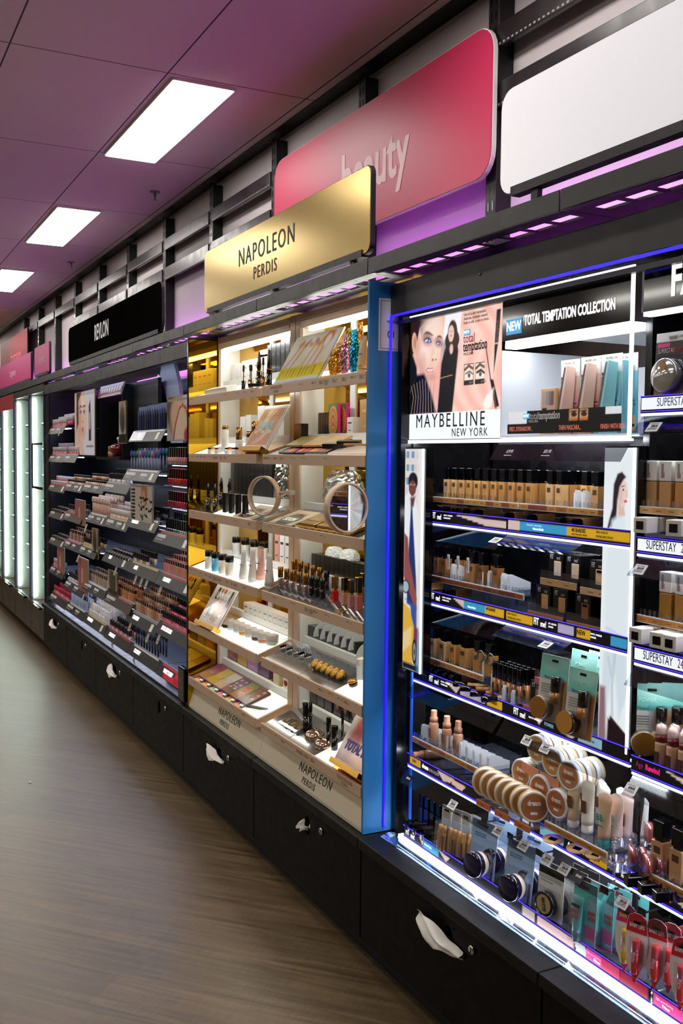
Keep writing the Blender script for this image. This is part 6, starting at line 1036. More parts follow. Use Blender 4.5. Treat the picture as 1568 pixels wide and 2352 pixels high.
# --- lowest tray
def flatpal(r,w,d,c1,c2,c3,kind):
    a=Art(w,d,.0035,c1); a.rect(0,.55,1.01,1.01,c2,soft=.02); 
    if kind==1: a.ell(.5,.55,.34,.34,c3,.15); a.ell(.5,.55,.2,.2,c1,.2); a.ell(.5,.55,.1,.1,c3,.3)
    elif kind==2: [a.ell(.25+.25*(i%3),.35+.25*(i//3),.12,.07,[c3,c2,'#d89a3a'][i%3],.5) for i in range(9)]
    else: a.ell(.5,.5,.3,.16,c3,.8)
    a.build('cover_print',r,-w/2,0,.011,flat=True,rough=.25); MB().box(-w/2,w/2,0,d,0,.0108,M(c1,.3)).build('case',r,bev=.001)
    text('NAPOLEON',.010,r,(0,d*.45,.0114),M('#d9c9a4',.4),tilt=0)
FP=[('plum','#6a2f5a','#9a4a6a','#8a5a70',0),('olive gold','#8f7a3e','#b8a860','#a89a5a',0),('opal','#9a8a8a','#c0b8a0','#b0a8c0',0),('purple collage','#3a2a5a','#5a3a7a','#c98a4a',2),('green mandala','#8a5a2a','#5f8a3a','#c9602a',1),('dark brown','#5a2a1a','#6a3a2a','#8a4a2a',2)]
for i,(n,a1,a2,a3,k) in enumerate(FP): put('palette_box','palette','%s flat palette box lying on the lowest tray, further column'%n,(1.487,4.335-.1025*i,sl(1.487,ZT[5])+.002),flatpal,(.100,.115,a1,a2,a3,k),rx=at,group='flat palette boxes')
lb=thing('swatch_strip','row of glowing makeup swatch labels along the front of the lowest further tray','label strip',(1.463,4.40,sl(1.463,ZT[5])+.0015)); lb.rotation_euler.x=at
a=Art(.62,.024,.003,'#161212')
for i in range(6): a.rect(.03+.165*i,.05,.13+.165*i,.5,['#f0a070','#f2a050','#7fd0b0','#e07a9a','#d8c040','#f0985a'][i]); a.rect(.09+.165*i,.55,.15+.165*i,.9,'#f0f0f0'); a.ell(.06+.165*i,.75,.014,.014,'#e85a9a',.4)
a.build('label_print',lb,0,0,.002,flat=True,emit=.8)
put('brow_pencil','pencil','dark pencil with a yellow tip on the white plate of the lowest further tray',(1.50,3.70,sl(1.5,ZT[5])+.003),carton,(.11,.010,.009,'#3a3836'),rz=.55,rx=at)
for i in range(4): put('stock_box','box','upright %s carton behind the boxed palettes, lowest tray'%['plum art','gold art','lilac art','violet art'][i],(1.642,4.36-.13*i,BZ(5)-.004),carton,(.12,.02,.10,['#7a4a52','#a88a4a','#9a7aa0','#5a4066'][i],['#c9603a','#c9a24a','#d8a0c0','#8a6aa0'][i]),group='upright palette cartons')
def lips(r):
    MB().box(-.05,.05,0,.03,0,.055,M('#e6e2d6',.4)).build('carton',r); b=MB()
    for x in (-.025,.025): b.prism([(x-.02,.027),(x-.008,.040),(x,.036),(x+.008,.040),(x+.02,.027),(x+.006,.014),(x-.006,.014)],'y',-.0006,.0004,M('#8a0f1a',.4))
    b.build('lip_print',r)
for i in range(3): put('stock_box','box','white carton printed with dark red lips by the middle post, stack level %s'%nth(i),(1.635,3.69,BZ(5)-.004+.056*i),lips,group='lip print cartons')
for i in range(2): put('stock_box','box','plain cream carton beside the lip print cartons, %s'%('lower' if i==0 else 'upper'),(1.628,3.80,BZ(5)-.004+.05*i),carton,(.06,.03,.05,'#d8c9a4'),group='cream cartons')
def trio(r):
    MB().box(0,.14,0,.055,0,.012,CLR2).build('clear_case',r,bev=.001); b=MB()
    for i in range(3): b.lathe([(.0001,.0125),(.018,.0125)],M('#8f7a42',.5),(.025+.045*i,.028,0),18)
    b.build('pans',r)
put('clear_compact','compact','clear trio palette with taupe pans, lowest tray nearer column',ont(640,1665,ZT[5]),trio,rx=at,s=1.15)
def stick(r,h,w): MB().lathe([(w*.9,0),(w,.001),(w,h*.5)],M('#0d0d0e',.12,coat=.6),n=20).build('body',r); MB().lathe([(w*1.02,h*.505),(w*1.03,h*.51),(w*1.03,h*.98),(w*.95,h)],M('#0b0b0c',.15,coat=.6),n=20).build('cap',r)
put('foundation_stick','stick','thick black foundation stick leaning on the lowest tray, nearer column',ont(706,1678,ZT[5]),stick,(.105,.018),rx=-.05,ry=-.14)
for i,(px,py,h,w) in enumerate(((754,1712,.10,.0085),(768,1722,.085,.012),(786,1700,.11,.0045))): put('foundation_stick' if i<2 else 'makeup_pencil','stick','%s upright on the lowest tray nearer column'%['slim black mascara','stout black tube with a white band','thin black pencil'][i],ont(px,py,ZT[5]),stick,(h,w))
def bubble(r): MB().lathe([(.0001,0),(.034,0),(.036,.003),(.034,.014),(.02,.021),(.0001,.023)],clear('#f2e2d4',.72,.8),n=30,sx=1.25).build('clear_dome',r); MB().lathe([(.0001,.004),(.027,.004),(.025,.009),(.0001,.011)],M('#a06a58',.5),n=26,sx=1.25).build('powder',r)
for i,(px,py) in enumerate(((722,1690),(745,1710))): put('domed_compact','compact','clear domed compact of rosy brown powder, %s from the black stick, lowest tray'%nth(i),ont(px,py,ZT[5]),bubble,rx=at)
for i in range(3): put('stock_box','box','black carton in the lowest tray back row, nearer column, %s from the post'%nth(i),(1.64,3.46-.066*i,BZ(5)-.004),carton,(.062,.03,.085,'#131415'),group='black cartons lowest row')
def windowbox(r): MB().box(-.03,.03,0,.025,0,.085,M('#111112',.25)).build('carton',r); MB().lathe([(.0001,-.001),(.016,-.001)],M('#8a5f4a',.4),(0,0,.045),20,'y',sx=.8,sy=1.5).build('window',r)
for i in range(5): put('stock_box','box','black carton with an oval brown window, lowest tray back row, %s along'%nth(i),(1.64,3.25-.066*i,BZ(5)-.004),windowbox,group='oval window cartons')
# ================================================================ dark makeup wall further along
RG=thing('makeup_wall_unit','black makeup wall unit with many angled grey label strips, beside the glass cabinets','display unit',(1.48,8.075,.405))
NV=M('#0d0f16',.35,noise=20.,name='blue_black_panel'); GR=M('#3b3735',.35,name='grey_label',spec=.3); 
MB().box(-8.075,-4.47,1.86,1.88,.405,2.05,NV).abs('back_panel',RG); MB().box(-8.075,-8.06,1.50,1.86,.405,2.05,NV).abs('side_panel',RG)
MB().box(-8.085,-4.47,1.46,1.485,2.052,2.125,LDG).abs('header_board',RG,bev=.002); MB().box(-8.06,-4.47,1.50,1.86,2.10,2.118,M('#cfd3dc',.5)).abs('soffit',RG); MB().box(-8.0,-4.5,1.50,1.53,2.088,2.098,E_('#cfdcff',4.)).abs('light_bar',RG)
MB().box(-8.07,-4.47,1.462,1.80,.408,.418,NV).abs('counter_panel',RG)
def arc(y0,z0,r0,r1,a0,a1,X0,X1,m,nm):
    n=16; P=[(-(y0-r1*math.cos(math.radians(a0+(a1-a0)*i/n))),z0+r1*math.sin(math.radians(a0+(a1-a0)*i/n))) for i in range(n+1)]+[(-(y0-r0*math.cos(math.radians(a1+(a0-a1)*i/n))),z0+r0*math.sin(math.radians(a1+(a0-a1)*i/n))) for i in range(n+1)]
    MB().prism(P,'y',X0,X1,m).abs(nm,RG)
LW=M('#c3c6d2',.4); 
arc(5.86,1.66,.44,.66,0,60,1.67,1.69,LW,'curved_band'); arc(5.86,1.66,.33,.435,0,70,1.68,1.70,GLOSSB,'curved_band'); arc(5.86,1.66,.28,.325,0,80,1.69,1.71,LW,'curved_band'); arc(5.86,1.66,.16,.275,0,85,1.70,1.72,GLOSSB,'curved_band')
LEDR=E_('#dfe6ff',11.)
def lstrip(r,L,c,bits,lip):
    t=.07; v=[(0,0,0),(L,0,0),(L,.032,.062),(0,.032,.062),(0,.003,-.002),(L,.003,-.002),(L,.036,.060),(0,.036,.060)]
    MB().add(v,[(0,1,2,3),(7,6,5,4),(0,4,5,1),(1,5,6,2),(2,6,7,3),(3,7,4,0)],c).build('label_plate',r)
    b=MB(); 
    for (u0,u1,v0,v1,m) in bits:
        q=lambda u,w: (u,.032*w-.0009,.062*w+.0005); b.add([q(u0,v0),q(u1,v0),q(u1,v1),q(u0,v1)],[(0,1,2,3)],m)
    if bits: b.build('label_print',r)
    MB().box(0,L,.036,.34,.040,.044,M('#7d869b',.3)).build('deck',r); MB().box(0,L,.034,.04,.058,.064,M('#aeb6c6',.3)).build('edge',r)
    if lip: MB().box(.01,L-.01,.055,.07,.034,.039,LEDR).build('light_bar',r)
WB2=M('#c9c9cc',.5); TAN=M('#b59a72',.5); RD=M('#a8242c',.4); 
STR=[(8.07,7.49,1.742,'p'),(8.07,7.48,1.528,'p'),(7.47,7.06,1.53,'d'),(8.10,7.45,1.30,'t'),(7.44,6.86,1.325,'w'),(6.85,6.25,1.34,'w'),(6.24,5.66,1.362,'d'),(8.06,7.49,1.094,'t'),(7.48,6.91,1.108,'t'),(6.72,6.22,1.14,'w'),(6.21,5.68,1.143,'y'),(8.06,7.49,.885,'t'),(7.48,6.98,.902,'p'),(6.97,6.48,.905,'y'),(6.27,5.68,.922,'w'),(5.68,5.09,.92,'y'),(5.09,4.50,.918,'r'),(8.06,7.52,.652,'p'),(7.48,6.86,.605,'w'),(6.85,6.24,.67,'w'),(6.22,5.62,.668,'t'),(5.68,5.10,.632,'g'),(5.09,4.50,.66,'r'),(8.06,7.43,.436,'r'),(7.42,6.84,.442,'w'),(6.83,6.24,.446,'y'),(6.23,5.66,.44,'r'),(5.65,5.08,.442,'w'),(5.07,4.60,.44,'n'),(5.75,5.09,1.447,'w'),(5.70,5.09,1.18,'w'),(5.62,4.98,1.665,'b'),(5.12,4.52,1.136,'r')]
WORDS={16:'COLORSTAY',22:'SUPER LUSTROUS',28:"WHAT'S NEW",15:'LASHES',14:'BROW',25:'FOUNDATION',26:'COLORBURST',27:'COLORSTAY',21:'COLORSTAY',31:'EYE',30:'VOLUMAZING'}
DECKZ={}
for i,(y0,y1,z,k) in enumerate(STR):
    L=y0-y1; R=random.Random(i); c={'t':M('#4a3a30',.4,spec=.3),'y':M('#3d3a33',.4,spec=.3)}.get(k,GR); bits=[]
    wd=i in (14,15,16,21,22,25,26,27,28,30,31)
    if not wd: bits.append((.03*L,(.28+.1*R.random())*L,.45,.72,WB2)); bits.append((.03*L,.24*L,.25,.33,M('#9a9698',.5)))
    if k in 'wyp' and not wd: bits+= [(.5*L,.7*L,.45,.68,WB2),(.5*L,.66*L,.25,.33,M('#9a9698',.5))]
    top={'p':M('#d8687a',.4),'t':M('#b5564a',.4),'w':M('#d9d3cb',.4),'y':M('#c9a860',.4),'r':RD,'d':M('#8a8078',.4),'g':M('#8a8f8a',.4),'n':M('#c01a2c',.4,emit=.3),'b':M('#cfd6e0',.4)}[k]
    bits.append((.1*L,.95*L,.84,.99,top))
    if k=='n': bits+= [(.25*L,.95*L,.05,.5,M('#b01424',.4,emit=.3)),(.6*L,.99*L,.1,.8,M('#c0203a',.4,emit=.3))]
    if k=='b': bits+= [(.02*L,.45*L,.1,.95,M('#dfe3ea',.4,emit=.3))]
    if R.random()<.6: bits.append((.80*L,.88*L,.15,.75,TK))
    o=put('label_shelf','shelf','makeup wall shelf with an angled grey label strip, %s of those built from the ceiling down, at about %d percent of the unit height'%(nth(i),100) if False else 'angled grey label strip shelf of the makeup wall',(1.48,y0,z),lambda r:lstrip(r,L,c,bits,True),group='label strip shelves')
    PROTO.clear() if False else PROTO.pop(('<lambda>',),None)
    if i in WORDS: text(WORDS[i],.030,o,(L*.28 if i!=28 else L*.36,.032*.55-.002,.062*.55),WT,tilt=62.7,sx=.72 if i!=28 else .8,bold=.0012)
    if i==28: text('WHAT',.026,o,(L*.86,.032*.55-.002,.062*.55),WT,tilt=62.7,sx=.7)
    o['_i']=i; DECKZ[i]=(y0,y1,z+.0445,o)
def place_words(y,z):
    col=min(5,max(0,int((8.08-y)/.6))); c=['beside the glass cabinets','second column from glass cabinets','third column from glass cabinets','third column from gold unit','second column from gold unit','beside the gold unit'][col]
    t=['bottom tier','second tier up','third tier up','fourth tier up','fifth tier up','sixth tier up','top tier'][min(6,max(0,int((z-.40)/.215)))]
    return t+', '+c
seen={}
for i,(y0,y1,z,o) in DECKZ.items():
    l='grey label strip shelf, %s'%place_words((y0+y1)/2,z); n=seen.get(l,0); seen[l]=n+1
    if n: l+=', shorter strip'
    if n>1: l+=' below it'
    o['label']=l; LABELS.setdefault(l,[]).append(o.name); del o['_i']
LABELS.pop('angled grey label strip shelf of the makeup wall',None)
# small goods: each one piece, shape and colour by kind
def polish(r,c,cap='#0c0c0e'): MB().box(-.012,.012,0,.024,0,.034,M(c,.12,coat=.7)).box(-.009,.009,.003,.021,.034,.085,M(cap,.2,coat=.4)).build('nail_polish',r,bev=.001)
def stub(r,c,cap): MB().lathe([(.0095,0),(.010,.002),(.010,.035)],M(c,.2,coat=.4),n=12).lathe([(.0098,.0355),(.0098,.068),(.009,.07)],M(cap,.2,coat=.4),n=12).build('lip_colour',r)
def flask(r,c,cap): MB().box(-.017,.017,0,.026,0,.065,M(c,.2,coat=.4)).box(-.012,.012,.003,.023,.065,.09,M(cap,.25)).build('flask',r,bev=.002)
def pencilp(r,c,c2): MB().box(-.018,.018,0,.001,0,.15,clear('#c9cde0',.7,.6)).box(-.018,.018,-.001,.0,.105,.15,M(c2,.4)).lathe([(.004,.01),(.0045,.012),(.0045,.12),(.001,.135)],M(c,.3),(0,-.006,0),8).build('hanging_pencil',r)
def jar(r,c,cap): MB().lathe([(.02,0),(.022,.002),(.022,.022)],M(c,.2,coat=.4),n=16).lathe([(.0225,.0225),(.0225,.036),(.021,.038)],M(cap,.2,coat=.4),n=16).build('makeup_jar',r)
def compact(r,c,cap): MB().lathe([(.0001,.02),(.024,.02),(.026,.016),(.026,.002),(.024,0),(.0001,0)],M(cap,.12,coat=.7),n=20).lathe([(.0001,.0205),(.018,.0203)],M(c,.4),n=18).build('pressed_compact',r)
def brushh(r,c,cap): MB().lathe([(.004,0),(.005,.03),(.0045,.085)],M(cap,.3),n=8).lathe([(.0055,.085),(.009,.1),(.008,.118),(.002,.125)],M(c,.8),n=10).build('makeup_brush',r)
NMS={'polish':('nail_polish','nail polish',polish),'stub':('lipstick','lipstick',stub),'flask':('liquid_foundation','bottle',flask),'jar':('makeup_jar','jar',jar),'comp':('pressed_compact','compact',compact),'brush':('makeup_brush','brush',brushh),'pencil':('hanging_pencil','pencil',pencilp)}
def fill(i,kind,cols,cap,pitch,rows=2,u0=.02,u1=.98,dy=.055,step=.045,lift=.015,desc='',z0=None,x0=1.525,rx=0,maxn=99):
    y0,y1,z,_=DECKZ[i]; L=y0-y1; nm,cat,fn=NMS[kind]; n=min(maxn,int(L*(u1-u0)/pitch))
    for k in range(rows):
        for j in range(n):
            y=y0-L*u0-pitch*(j+.5); c=cols[(j*7+k*3+i)%len(cols)] if kind!='polish' else cols[min(len(cols)-1,int(j*len(cols)/n))]
            put(nm,cat,'%s %s, row %s, %s'%(nth(j),desc,['one','two','three','four'][k],place_words(y,z)),(x0+step*k,y,(z if z0 is None else z0)+lift*k),fn,(c,cap),group=desc+'s, '+place_words((y0+y1)/2,z),rx=rx)
SKN=('#d6a888','#c9946c','#b8845a','#d9b598','#a8704a')
fill(0,'stub',('#b01c2c','#d8305a','#c02a3a','#e05a8a'),'#e6e2e4',.045,3,lift=.022,desc='red lip gloss'); fill(1,'stub',('#c8385a','#d86a7a','#b8303a'),'#c9c6c8',.05,2,lift=.03,desc='pink lip gloss'); fill(2,'stub',('#a8242c','#c8404a'),'#dcd8da',.06,1,desc='deep red gloss')
fill(3,'jar',('#d86a6a','#c9787a'),'#dadde6',.055,2,lift=.035,desc='silver-lidded cream jar'); fill(4,'jar',SKN,'#141318',.055,2,lift=.035,desc='black-lidded cream jar'); fill(5,'jar',SKN,'#141318',.055,2,lift=.04,desc='black-lidded skin jar'); fill(6,'stub',('#c9c2c4','#8a8288','#d8d0d0'),'#23252e',.04,2,lift=.03,desc='silver shadow stick')
fill(7,'comp',('#7a4a3a','#9a6a5a','#5a3a34'),'#1a1616',.07,2,lift=.02,desc='dark pressed compact'); fill(8,'stub',('#8a5a3a','#a87a4a','#6a3a2a'),'#2a2022',.05,2,desc='bronze shadow stick')
fill(9,'brush',('#d9b49c','#e6cdbb'),'#d8a88c',.04,3,lift=.01,desc='pale pink makeup brush'); fill(10,'stub',('#d9b09a','#e2bfae','#c99a84'),'#e8dcd4',.034,3,lift=.02,desc='pale-capped blush stick')
fill(11,'comp',('#8a6a5a','#6a4a3a'),'#171416',.07,2,desc='dark powder compact'); fill(12,'flask',('#c9a890','#a87a5a'),'#1a1618',.06,2,desc='cream makeup bottle'); fill(13,'stub',('#b08a5a','#c9a070'),'#1d1a1a',.045,2,desc='gold concealer stick')
fill(14,'comp',('#7a4a34','#9a6a50'),'#101012',.06,2,desc='dark brow compact'); fill(15,'stub',('#8a6a3a','#c9c2b4','#5a3a22'),'#191616',.04,2,u1=.6,desc='brown lash tool')
fill(16,'flask',('#d6a07c','#d98a7a','#e08a8a'),'#0d0d10',.04,3,lift=.02,desc='black-capped peach liquid')
fill(17,'stub',('#a8606a','#d86a8a'),'#d8c9cc',.06,1,desc='rose balm stick'); fill(18,'stub',('#9aa0b0','#c9cbd6'),'#23262e',.045,2,desc='steel eye crayon'); fill(19,'flask',('#c9b09a','#b89a80'),'#3a302a',.055,2,desc='beige makeup flask')
fill(20,'flask',('#d08a5a','#c97a4a','#d99a70'),'#15121a',.045,2,lift=.02,desc='orange-tan foundation flask'); fill(21,'flask',SKN,'#131015',.045,3,lift=.03,desc='black-capped skin foundation'); fill(22,'stub',('#e0503a','#d81f6a','#b01a4a','#e03a8a'),'#0d0c10',.036,3,lift=.03,desc='black-capped bright lipstick')
fill(23,'stub',('#c8283a','#d8506a','#a81c2a'),'#c8344a',.06,2,desc='crimson lip tube'); fill(24,'brush',('#6a7a9a','#3a4050'),'#b8bfd0',.05,2,desc='blue-grey makeup brush'); fill(25,'flask',('#e9e2d6','#efe9e0'),'#f2f0ee',.05,2,lift=.03,desc='white cream tube'); fill(26,'stub',('#9a4a3a','#c9968a'),'#1c1a20',.05,2,desc='dark lip crayon'); fill(27,'brush',('#1d1a1e','#2a3a6a'),'#17151a',.055,2,desc='black eyeliner pen')
fill(29,'brush',('#2a6a5a','#6a3aa8','#a87a5a','#3a6a8a'),'#7a7f90',.06,2,desc='coloured mascara wand'); fill(30,'stub',('#0f0f12','#3a2a2a'),'#0d0d10',.04,2,desc='black volume mascara'); fill(31,'pencil',('#3a3a48','#5a5a6a','#2a3a8a'),'#7a86b8',.045,3,u0=.10,step=.05,lift=.012,desc='clear-packed eye pencil'); fill(32,'polish',('#3a3a5a','#5a8a6a','#a8b8b0','#c9c9c4'),'#0c0c0e',.036,2,lift=.03,u0=.1,desc='green and clear polish')
POL=[(1.548,('#e6b8a8','#e8a0a4','#d86a5a')),(1.44,('#c8203a','#d8402a','#b81c2a','#c8303a')),(1.325,('#a81c3a','#c8304a','#8a1a34'))]
for q,(z,cols) in enumerate(POL):
    sh=thing('polish_shelf','shelf','shelf') if False else thing('polish_shelf','clear shelf of nail polish next to the gold-backed unit, %s from the top'%nth(q),'shelf',(1.50,4.98,z),'nail polish shelves'); MB().box(0,.46,0,.26,-.006,0,CLR2).box(0,.46,-.002,0,-.006,.018,CLR2).build('clear_deck',sh); MB().box(.01,.45,.04,.05,-.010,-.0062,E_('#dfe6ff',6.)).build('light_bar',sh)
    for k in range(2):
        for j in range(12): put('nail_polish','nail polish','%s nail polish, %s along, row %s, %s polish shelf'%(['pale pink','red','wine red'][q],nth(j),['one','two'][k],nth(q)),(1.515+.03*k,4.96-.037*j,z),polish,(cols[int(j*len(cols)/12)],'#0c0c0e'),group='nail polishes on the %s polish shelf'%nth(q))
# boards, posters and niche of the wall
def wallposter(r,w,h,kind):
    a=Art(w,h,.004,'#d5d3dc')
    if kind=='face':
        a.poly([(-.01,1.01),(.34,1.01),(.52,.8),(.5,.5),(.42,.3),(.5,.0),(-.01,-.01)],'#d9b9ac',.02); face(a,.40,.62,.22,.30); a.poly([(.1,1.01),(.38,1.01),(.2,.85),(.2,.5),(.1,.4)],'#4a3326',.02); a.poly([(.1,.8),(.16,.8),(.16,.62),(.1,.62)],'#1f3a2a',.02)
        a.poly([(.72,.76),(.80,.86),(.84,.4),(.84,.22),(.72,.22)],'#4a4048',.004); a.rect(.74,.4,.8,.66,'#c9b294'); a.rect(.6,.12,.95,.15,'#8a7a80')
    elif kind=='nails':
        a.grad('#8a6a50',lambda u,v:.6*(1-v)); a.ell(.3,.75,.35,.3,'#5a3a2c',.4); a.ell(.45,.55,.3,.25,'#d9b290',.4); a.poly([(.3,.0),(.5,.75),(.62,.78),(.9,.3),(.95,.0)],'#e2c9a8',.02); a.line([(.28,.0),(.35,.35),(.52,.72),(.64,.80),(.78,.7),(.86,.4)],.014,'#b8242c',.006); [a.line([(.5+.09*i,.78),(.52+.09*i,.95)],.006,'#f0e6d6',.003) for i in range(4)]; a.rect(.05,.9,.95,.96,'#b09a78'); a.ell(.85,.1,.15,.1,'#b8242c',.4)
    elif kind=='gold':
        a.grad('#a8824a',lambda u,v:.7*v); a.ell(.5,.6,.4,.5,'#6a5036',.5); a.ell(.6,.45,.3,.35,'#3a4038',.6); a.rect(0,0,1.01,.22,'#231a14')
    elif kind=='brush':
        a.rect(0,0,1.01,1.01,'#b86a70'); a.rect(.5,0,1.01,1.01,'#a8765a'); a.rect(.35,.3,.55,.7,'#d0a8a0')
    elif kind=='lash':
        a.rect(0,0,1.01,1.01,'#cbbfae'); [a.poly([(.03,.88-.1*i),(.2,.90-.1*i),(.24,.86-.1*i),(.2,.83-.1*i),(.03,.84-.1*i)],'#16161a',.004) for i in range(9)]; a.rect(.02,.95,.6,.99,'#8a8078'); a.ell(.65,.8,.14,.2,'#b8764f',.4); a.ell(.62,.66,.08,.1,'#d9b08a',.3); a.rect(.03,.03,.14,.14,'#1f6a4a')
        R=random.Random(4)
        for i in range(26): x,y=.45+.5*R.random(),.08+.6*R.random(); a.line([(x,y),(x+.14*R.uniform(-1,1),y+.05*R.uniform(-1,1))],.012,R.choice(('#0d0d10','#1a1a1e','#d9d6d2')),.003)
    elif kind=='red':
        a.rect(0,0,1.01,1.01,'#8f1410'); [a.rect(.1+.11*i,.3+.05*math.sin(i),.17+.11*i,.7,'#e8d0cc') for i in range(8)]
    a.build('print',r,0,-.001,0,rough=.3,emit=.25 if kind=='face' else 0); MB().box(-.004,w+.004,0,.008,-.004,h+.004,M('#8a7442',.3,.6) if kind in('face','gold') else M('#9a948c',.4)).build('board',r)
put('wall_poster','poster','tall poster of a woman\'s face and a foundation bottle on the dark makeup wall',(1.53,7.28,1.585),wallposter,(.62,.44,'face'))
put('wall_poster','poster','poster of red-nailed fingers next to the gold-backed unit',(1.50,4.93,1.668),wallposter,(.40,.215,'nails')); put('wall_poster','poster','narrow gold picture card beside the black panel',(1.53,6.02,1.66),wallposter,(.16,.25,'gold'))
put('lash_board','display board','pale display board hung with black lash packs',(1.50,5.64,1.222),wallposter,(.44,.20,'lash'))
o=put('wall_poster','poster','glowing red lettered board over the dark niche',(1.55,6.66,1.965),wallposter,(.60,.075,'red'),rx=-.3)
for i,(y,z,wd,h,k) in enumerate(((7.14,1.10,.30,.17,'brush'),(6.62,.91,.16,.19,'gold'),(7.80,.66,.26,.22,'brush'),(7.05,.63,.30,.24,'brush'),(6.18,.73,.22,.14,'gold'))): put('picture_card','card','upright %s picture card among the shelves, %s'%('rose' if k=='brush' else 'amber',place_words(y-.1,z)),(1.50,y,z),wallposter,(wd,h,k))
bp=thing('black_board','plain blue-black board on the dark makeup wall beside the red-lettered niche','panel',(1.62,6.12,1.56)); MB().box(0,.62,0,.02,0,.47,NV).box(.0,.012,-.03,.0,0,.47,NV).build('panel',bp)
nb=thing('perfume_niche','open dark niche with a plinth under the red lettered board','niche',(1.56,6.66,1.57)); MB().box(0,.60,.2,.21,0,.44,NV).box(0,.01,0,.2,0,.44,NV).box(.59,.60,0,.2,0,.44,NV).build('walls',nb); MB().box(0,.60,-.02,.2,-.012,.004,M('#241d16',.3)).box(.28,.48,.02,.12,.004,.012,GLOSSB).build('floor_plate',nb)
pf=thing('perfume_bottle','round dark red apple-shaped bottle with a pale stopper in the dark niche','bottle',(1.60,6.29,1.583)); MB().lathe([(.001,0),(.03,.001),(.05,.02),(.056,.045),(.048,.07),(.025,.08),(.012,.076)],M('#6a0f0c',.08,coat=1.),n=28).build('glass_body',pf); MB().lathe([(.010,.076),(.011,.10),(.016,.104),(.014,.118),(.001,.122)],M('#e8dcc0',.2),n=16).build('stopper',pf)
gb=thing('gold_column','tall amber and gold packaging column in the dark niche','box',(1.60,6.19,1.575)); MB().box(0,.10,0,.05,0,.22,M('#a8561e',.2,.5)).box(0,.10,0,.05,.30,.42,M('#8a5a22',.2,.5)).build('carton',gb); MB().box(-.01,.11,-.01,.06,.22,.30,M('#c9a85a',.25,.7)).build('gold_band',gb)
for i in range(3): put('lipstick','lipstick','small gold lipstick at the foot of the red apple bottle, %s'%nth(i),(1.58,6.46-.04*i,1.575),stub,('#a8442c','#c9924a'),group='niche lipsticks')
bk=thing('black_stand','black upright stand lettered 2 STEPS TO TOTAL at the end of the bottom strip','stand',(1.445,4.575,.418)); MB().box(0,.10,0,.03,0,.165,GLOSSB).build('stand_body',bk,bev=.008)
for k,t in enumerate(('2 STEPS','TO TOTAL')): text(t,.02,bk,(.04+.03*k,-.0012,.09),M('#8a8480',.5),sx=.8,rot=90)
wb=thing('white_plinth','white low plinth block behind the bottom strip next to the gold-backed unit','plinth',(1.53,5.04,.42)); MB().box(0,.52,0,.25,0,.05,M('#d8d9e0',.4)).build('block',wb); bb=thing('black_box','large plain black box on the white plinth','box',(1.62,4.98,.472)); MB().box(0,.3,0,.15,0,.12,M('#0c0d12',.3)).build('box_body',bb)
bag=put('wrapped_stock','bag','clear bag of cream pads heaped on the bottom strip of the dark makeup wall',(1.56,6.50,.49),wrap,(.42,.12,.13,9,M('#cdbfb0',.35,coat=.4)))
def paperroll(r): MB().lathe([(.016,0),(.024,0),(.024,.03),(.016,.03),(.016,0)],WHITE,(0,0,.024),20,'y').build('roll',r)
for i in range(7): put('paper_ring','roll','white paper roll standing in a row before the cream pads, %s along'%nth(i),(1.52,6.78-.062*i,.492),paperroll,group='white paper rolls')
def ticketpaper(r): MB().add([(0,0,0),(.04,0,0),(.04,.018,.05),(0,.018,.05),(0,.001,0),(.04,.001,0),(.04,.019,.05),(0,.019,.05)],[(0,1,2,3),(4,5,6,7),(0,1,5,4),(1,2,6,5),(2,3,7,6),(3,0,4,7)],M('#b3a68c',.6)).box(.008,.032,.004,.006,.012,.016,BARS).build('paper',r)
PRC=[(7.62,1.745),(6.75,1.09),(7.0,.86),(5.95,.885),(5.5,.885),(5.38,.885),(5.28,.885),(5.02,.885),(5.62,.60),(5.25,.60),(5.05,.625),(6.05,.405),(5.55,.405),(6.85,.60),(6.58,.60)]
for i,(y,z) in enumerate(PRC): put('price_ticket','ticket','%s price ticket under a strip, %s'%(['small cream','pale cream','narrow cream'][i%3],place_words(y,z+.05)),(1.474,y,z-.02),ticketpaper,group='hanging price tickets')
bf=thing('acrylic_holder','black-edged clear holder sticking out at the end of the dark makeup wall','holder',(1.455,8.62,1.30)); MB().box(0,.46,-.004,.004,0,.02,GLOSSB).box(0,.46,-.004,.004,.36,.375,GLOSSB).box(0,.02,-.004,.004,.02,.36,GLOSSB).build('frame',bf); MB().box(.02,.46,-.001,.001,.02,.36,CLR).build('sheet',bf)
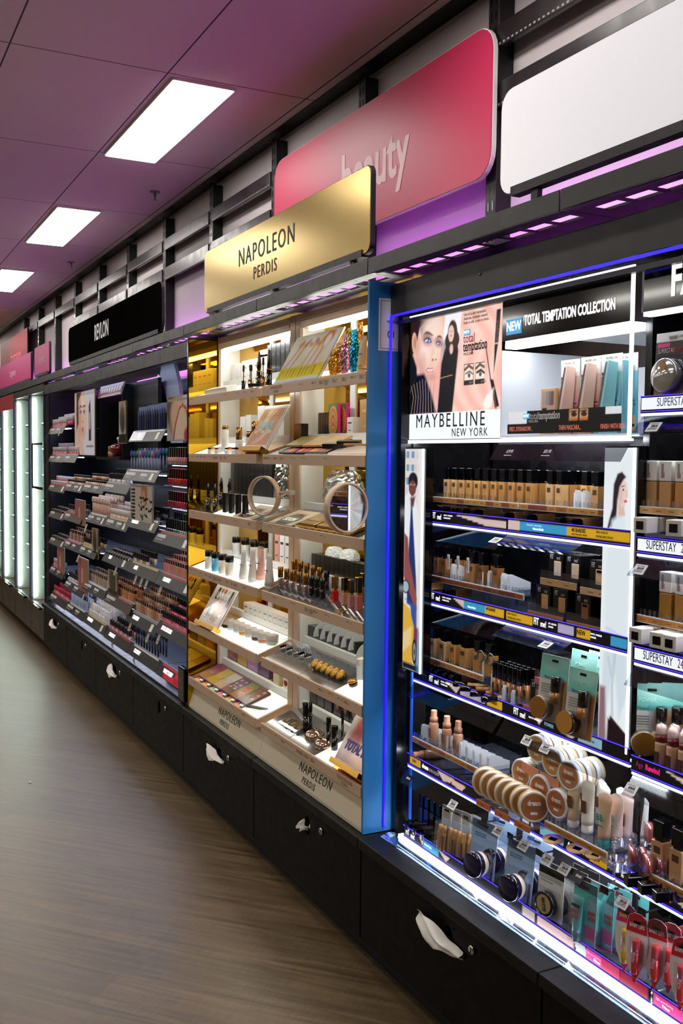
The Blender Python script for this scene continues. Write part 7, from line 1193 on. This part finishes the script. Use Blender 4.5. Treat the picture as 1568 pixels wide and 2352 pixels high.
# ================================================================ lit glass cabinets at the far end
WD=M('#33281e',.35,noise=8.,name='dark_wood_veneer'); IW=M('#939e97',.4)
def glasscab(r,L,red):
    MB().box(0,L,.012,.46,.075,.33,WD).box(0,L,.0,.46,2.085,2.15,WD).box(0,.012,.012,.46,.33,2.085,WD).box(L-.012,L,.012,.46,.33,2.085,WD).build('carcass',r); MB().box(.003,L-.003,0,.012,.08,.325,WD).lathe([(.0001,-.004),(.009,-.004),(.009,0)],CHROME,(L*.45,0,.30),12,'y').build('drawer_front',r)
    MB().box(.013,.018,.02,.44,.335,2.08,IW).box(.018,L-.013,.44,.445,.335,2.08,IW).box(L-.018,L-.013,.02,.44,.335,2.08,IW).build('white_lining',r)
    MB().box(.03,.055,.025,.04,.36,2.06,E_('#f3fff7',FRIDGE_E)).build('light_tube',r)
    s=MB()
    for k in range(7): s.box(.02,L-.02,.07,.42,.55+.215*k,.556+.215*k,clear('#f2f7f4',.8,.5))
    s.build('glass_shelf',r); c=MB()
    for k in range(7):
        for y in (.10,.30): c.box(.018,.045,y,y+.02,.54+.215*k,.55+.215*k,CHROME)
    c.build('shelf_clip',r)
    d=MB().box(.004,L-.004,.004,.010,.335,2.08,clear('#f6faf8',.93,.4)).build('glass_door',r); MB().box(.004,.02,-.002,.012,.335,2.08,M('#2a2b3a',.3,.5)).box(L-.02,L-.004,-.002,.012,.335,2.08,M('#2a2b3a',.3,.5)).box(.004,L-.004,-.002,.012,.325,.34,CHROME).build('door_edge',d); MB().box(L*.3,L*.75,-.022,-.002,.318,.335,GLOSSB).build('handle',d)
    if red: MB().box(0,L,-.003,.0,2.0,2.14,RD).build('red_header',r)
for k,(y0,y1) in enumerate(((8.775,8.09),(9.59,8.78),(10.41,9.595),(11.23,10.415),(12.05,11.235))):
    put('glass_cabinet','cabinet','dark wood cabinet with a lit glass door, %s from the dark makeup wall'%nth(k),(1.46,y0,0),glasscab,(round(y0-y1,3),k>=2),group='lit glass cabinets')
    for j in range(6):
        put('perfume_box','box','pastel perfume box on the %s glass shelf up, %s lit cabinet from the makeup wall'%(nth(j),nth(k)),(1.60,y0-.12,.557+.215*j),carton,(.07,.05,.12,['#d8dcd4','#c9a8a0','#b8c8b0','#d8cfc0','#a8c0d0','#c8b8c8'][(j+k)%6]),group='perfume boxes')
# ================================================================ lettering becomes solid mesh
bpy.context.view_layer.update(); dg=bpy.context.evaluated_depsgraph_get(); TM={}
for o in [o for o in SC.objects if o.type=='FONT']:
    if o.data.name not in TM:
        me=bpy.data.meshes.new_from_object(o.evaluated_get(dg)); TM[o.data.name]=me
for o in [o for o in SC.objects if o.type=='FONT']:
    n=bpy.data.objects.new('lettering',TM[o.data.name]); n.parent=o.parent; n.matrix_parent_inverse=o.matrix_parent_inverse.copy(); n.matrix_basis=o.matrix_basis.copy(); COL.objects.link(n)
    bpy.data.objects.remove(o)
for l,v in LABELS.items():
    if len(v)>1: print('DUPLICATE LABEL',len(v),l)
    if not 4<=len(l.split())<=16: print('LABEL LENGTH',len(l.split()),l)
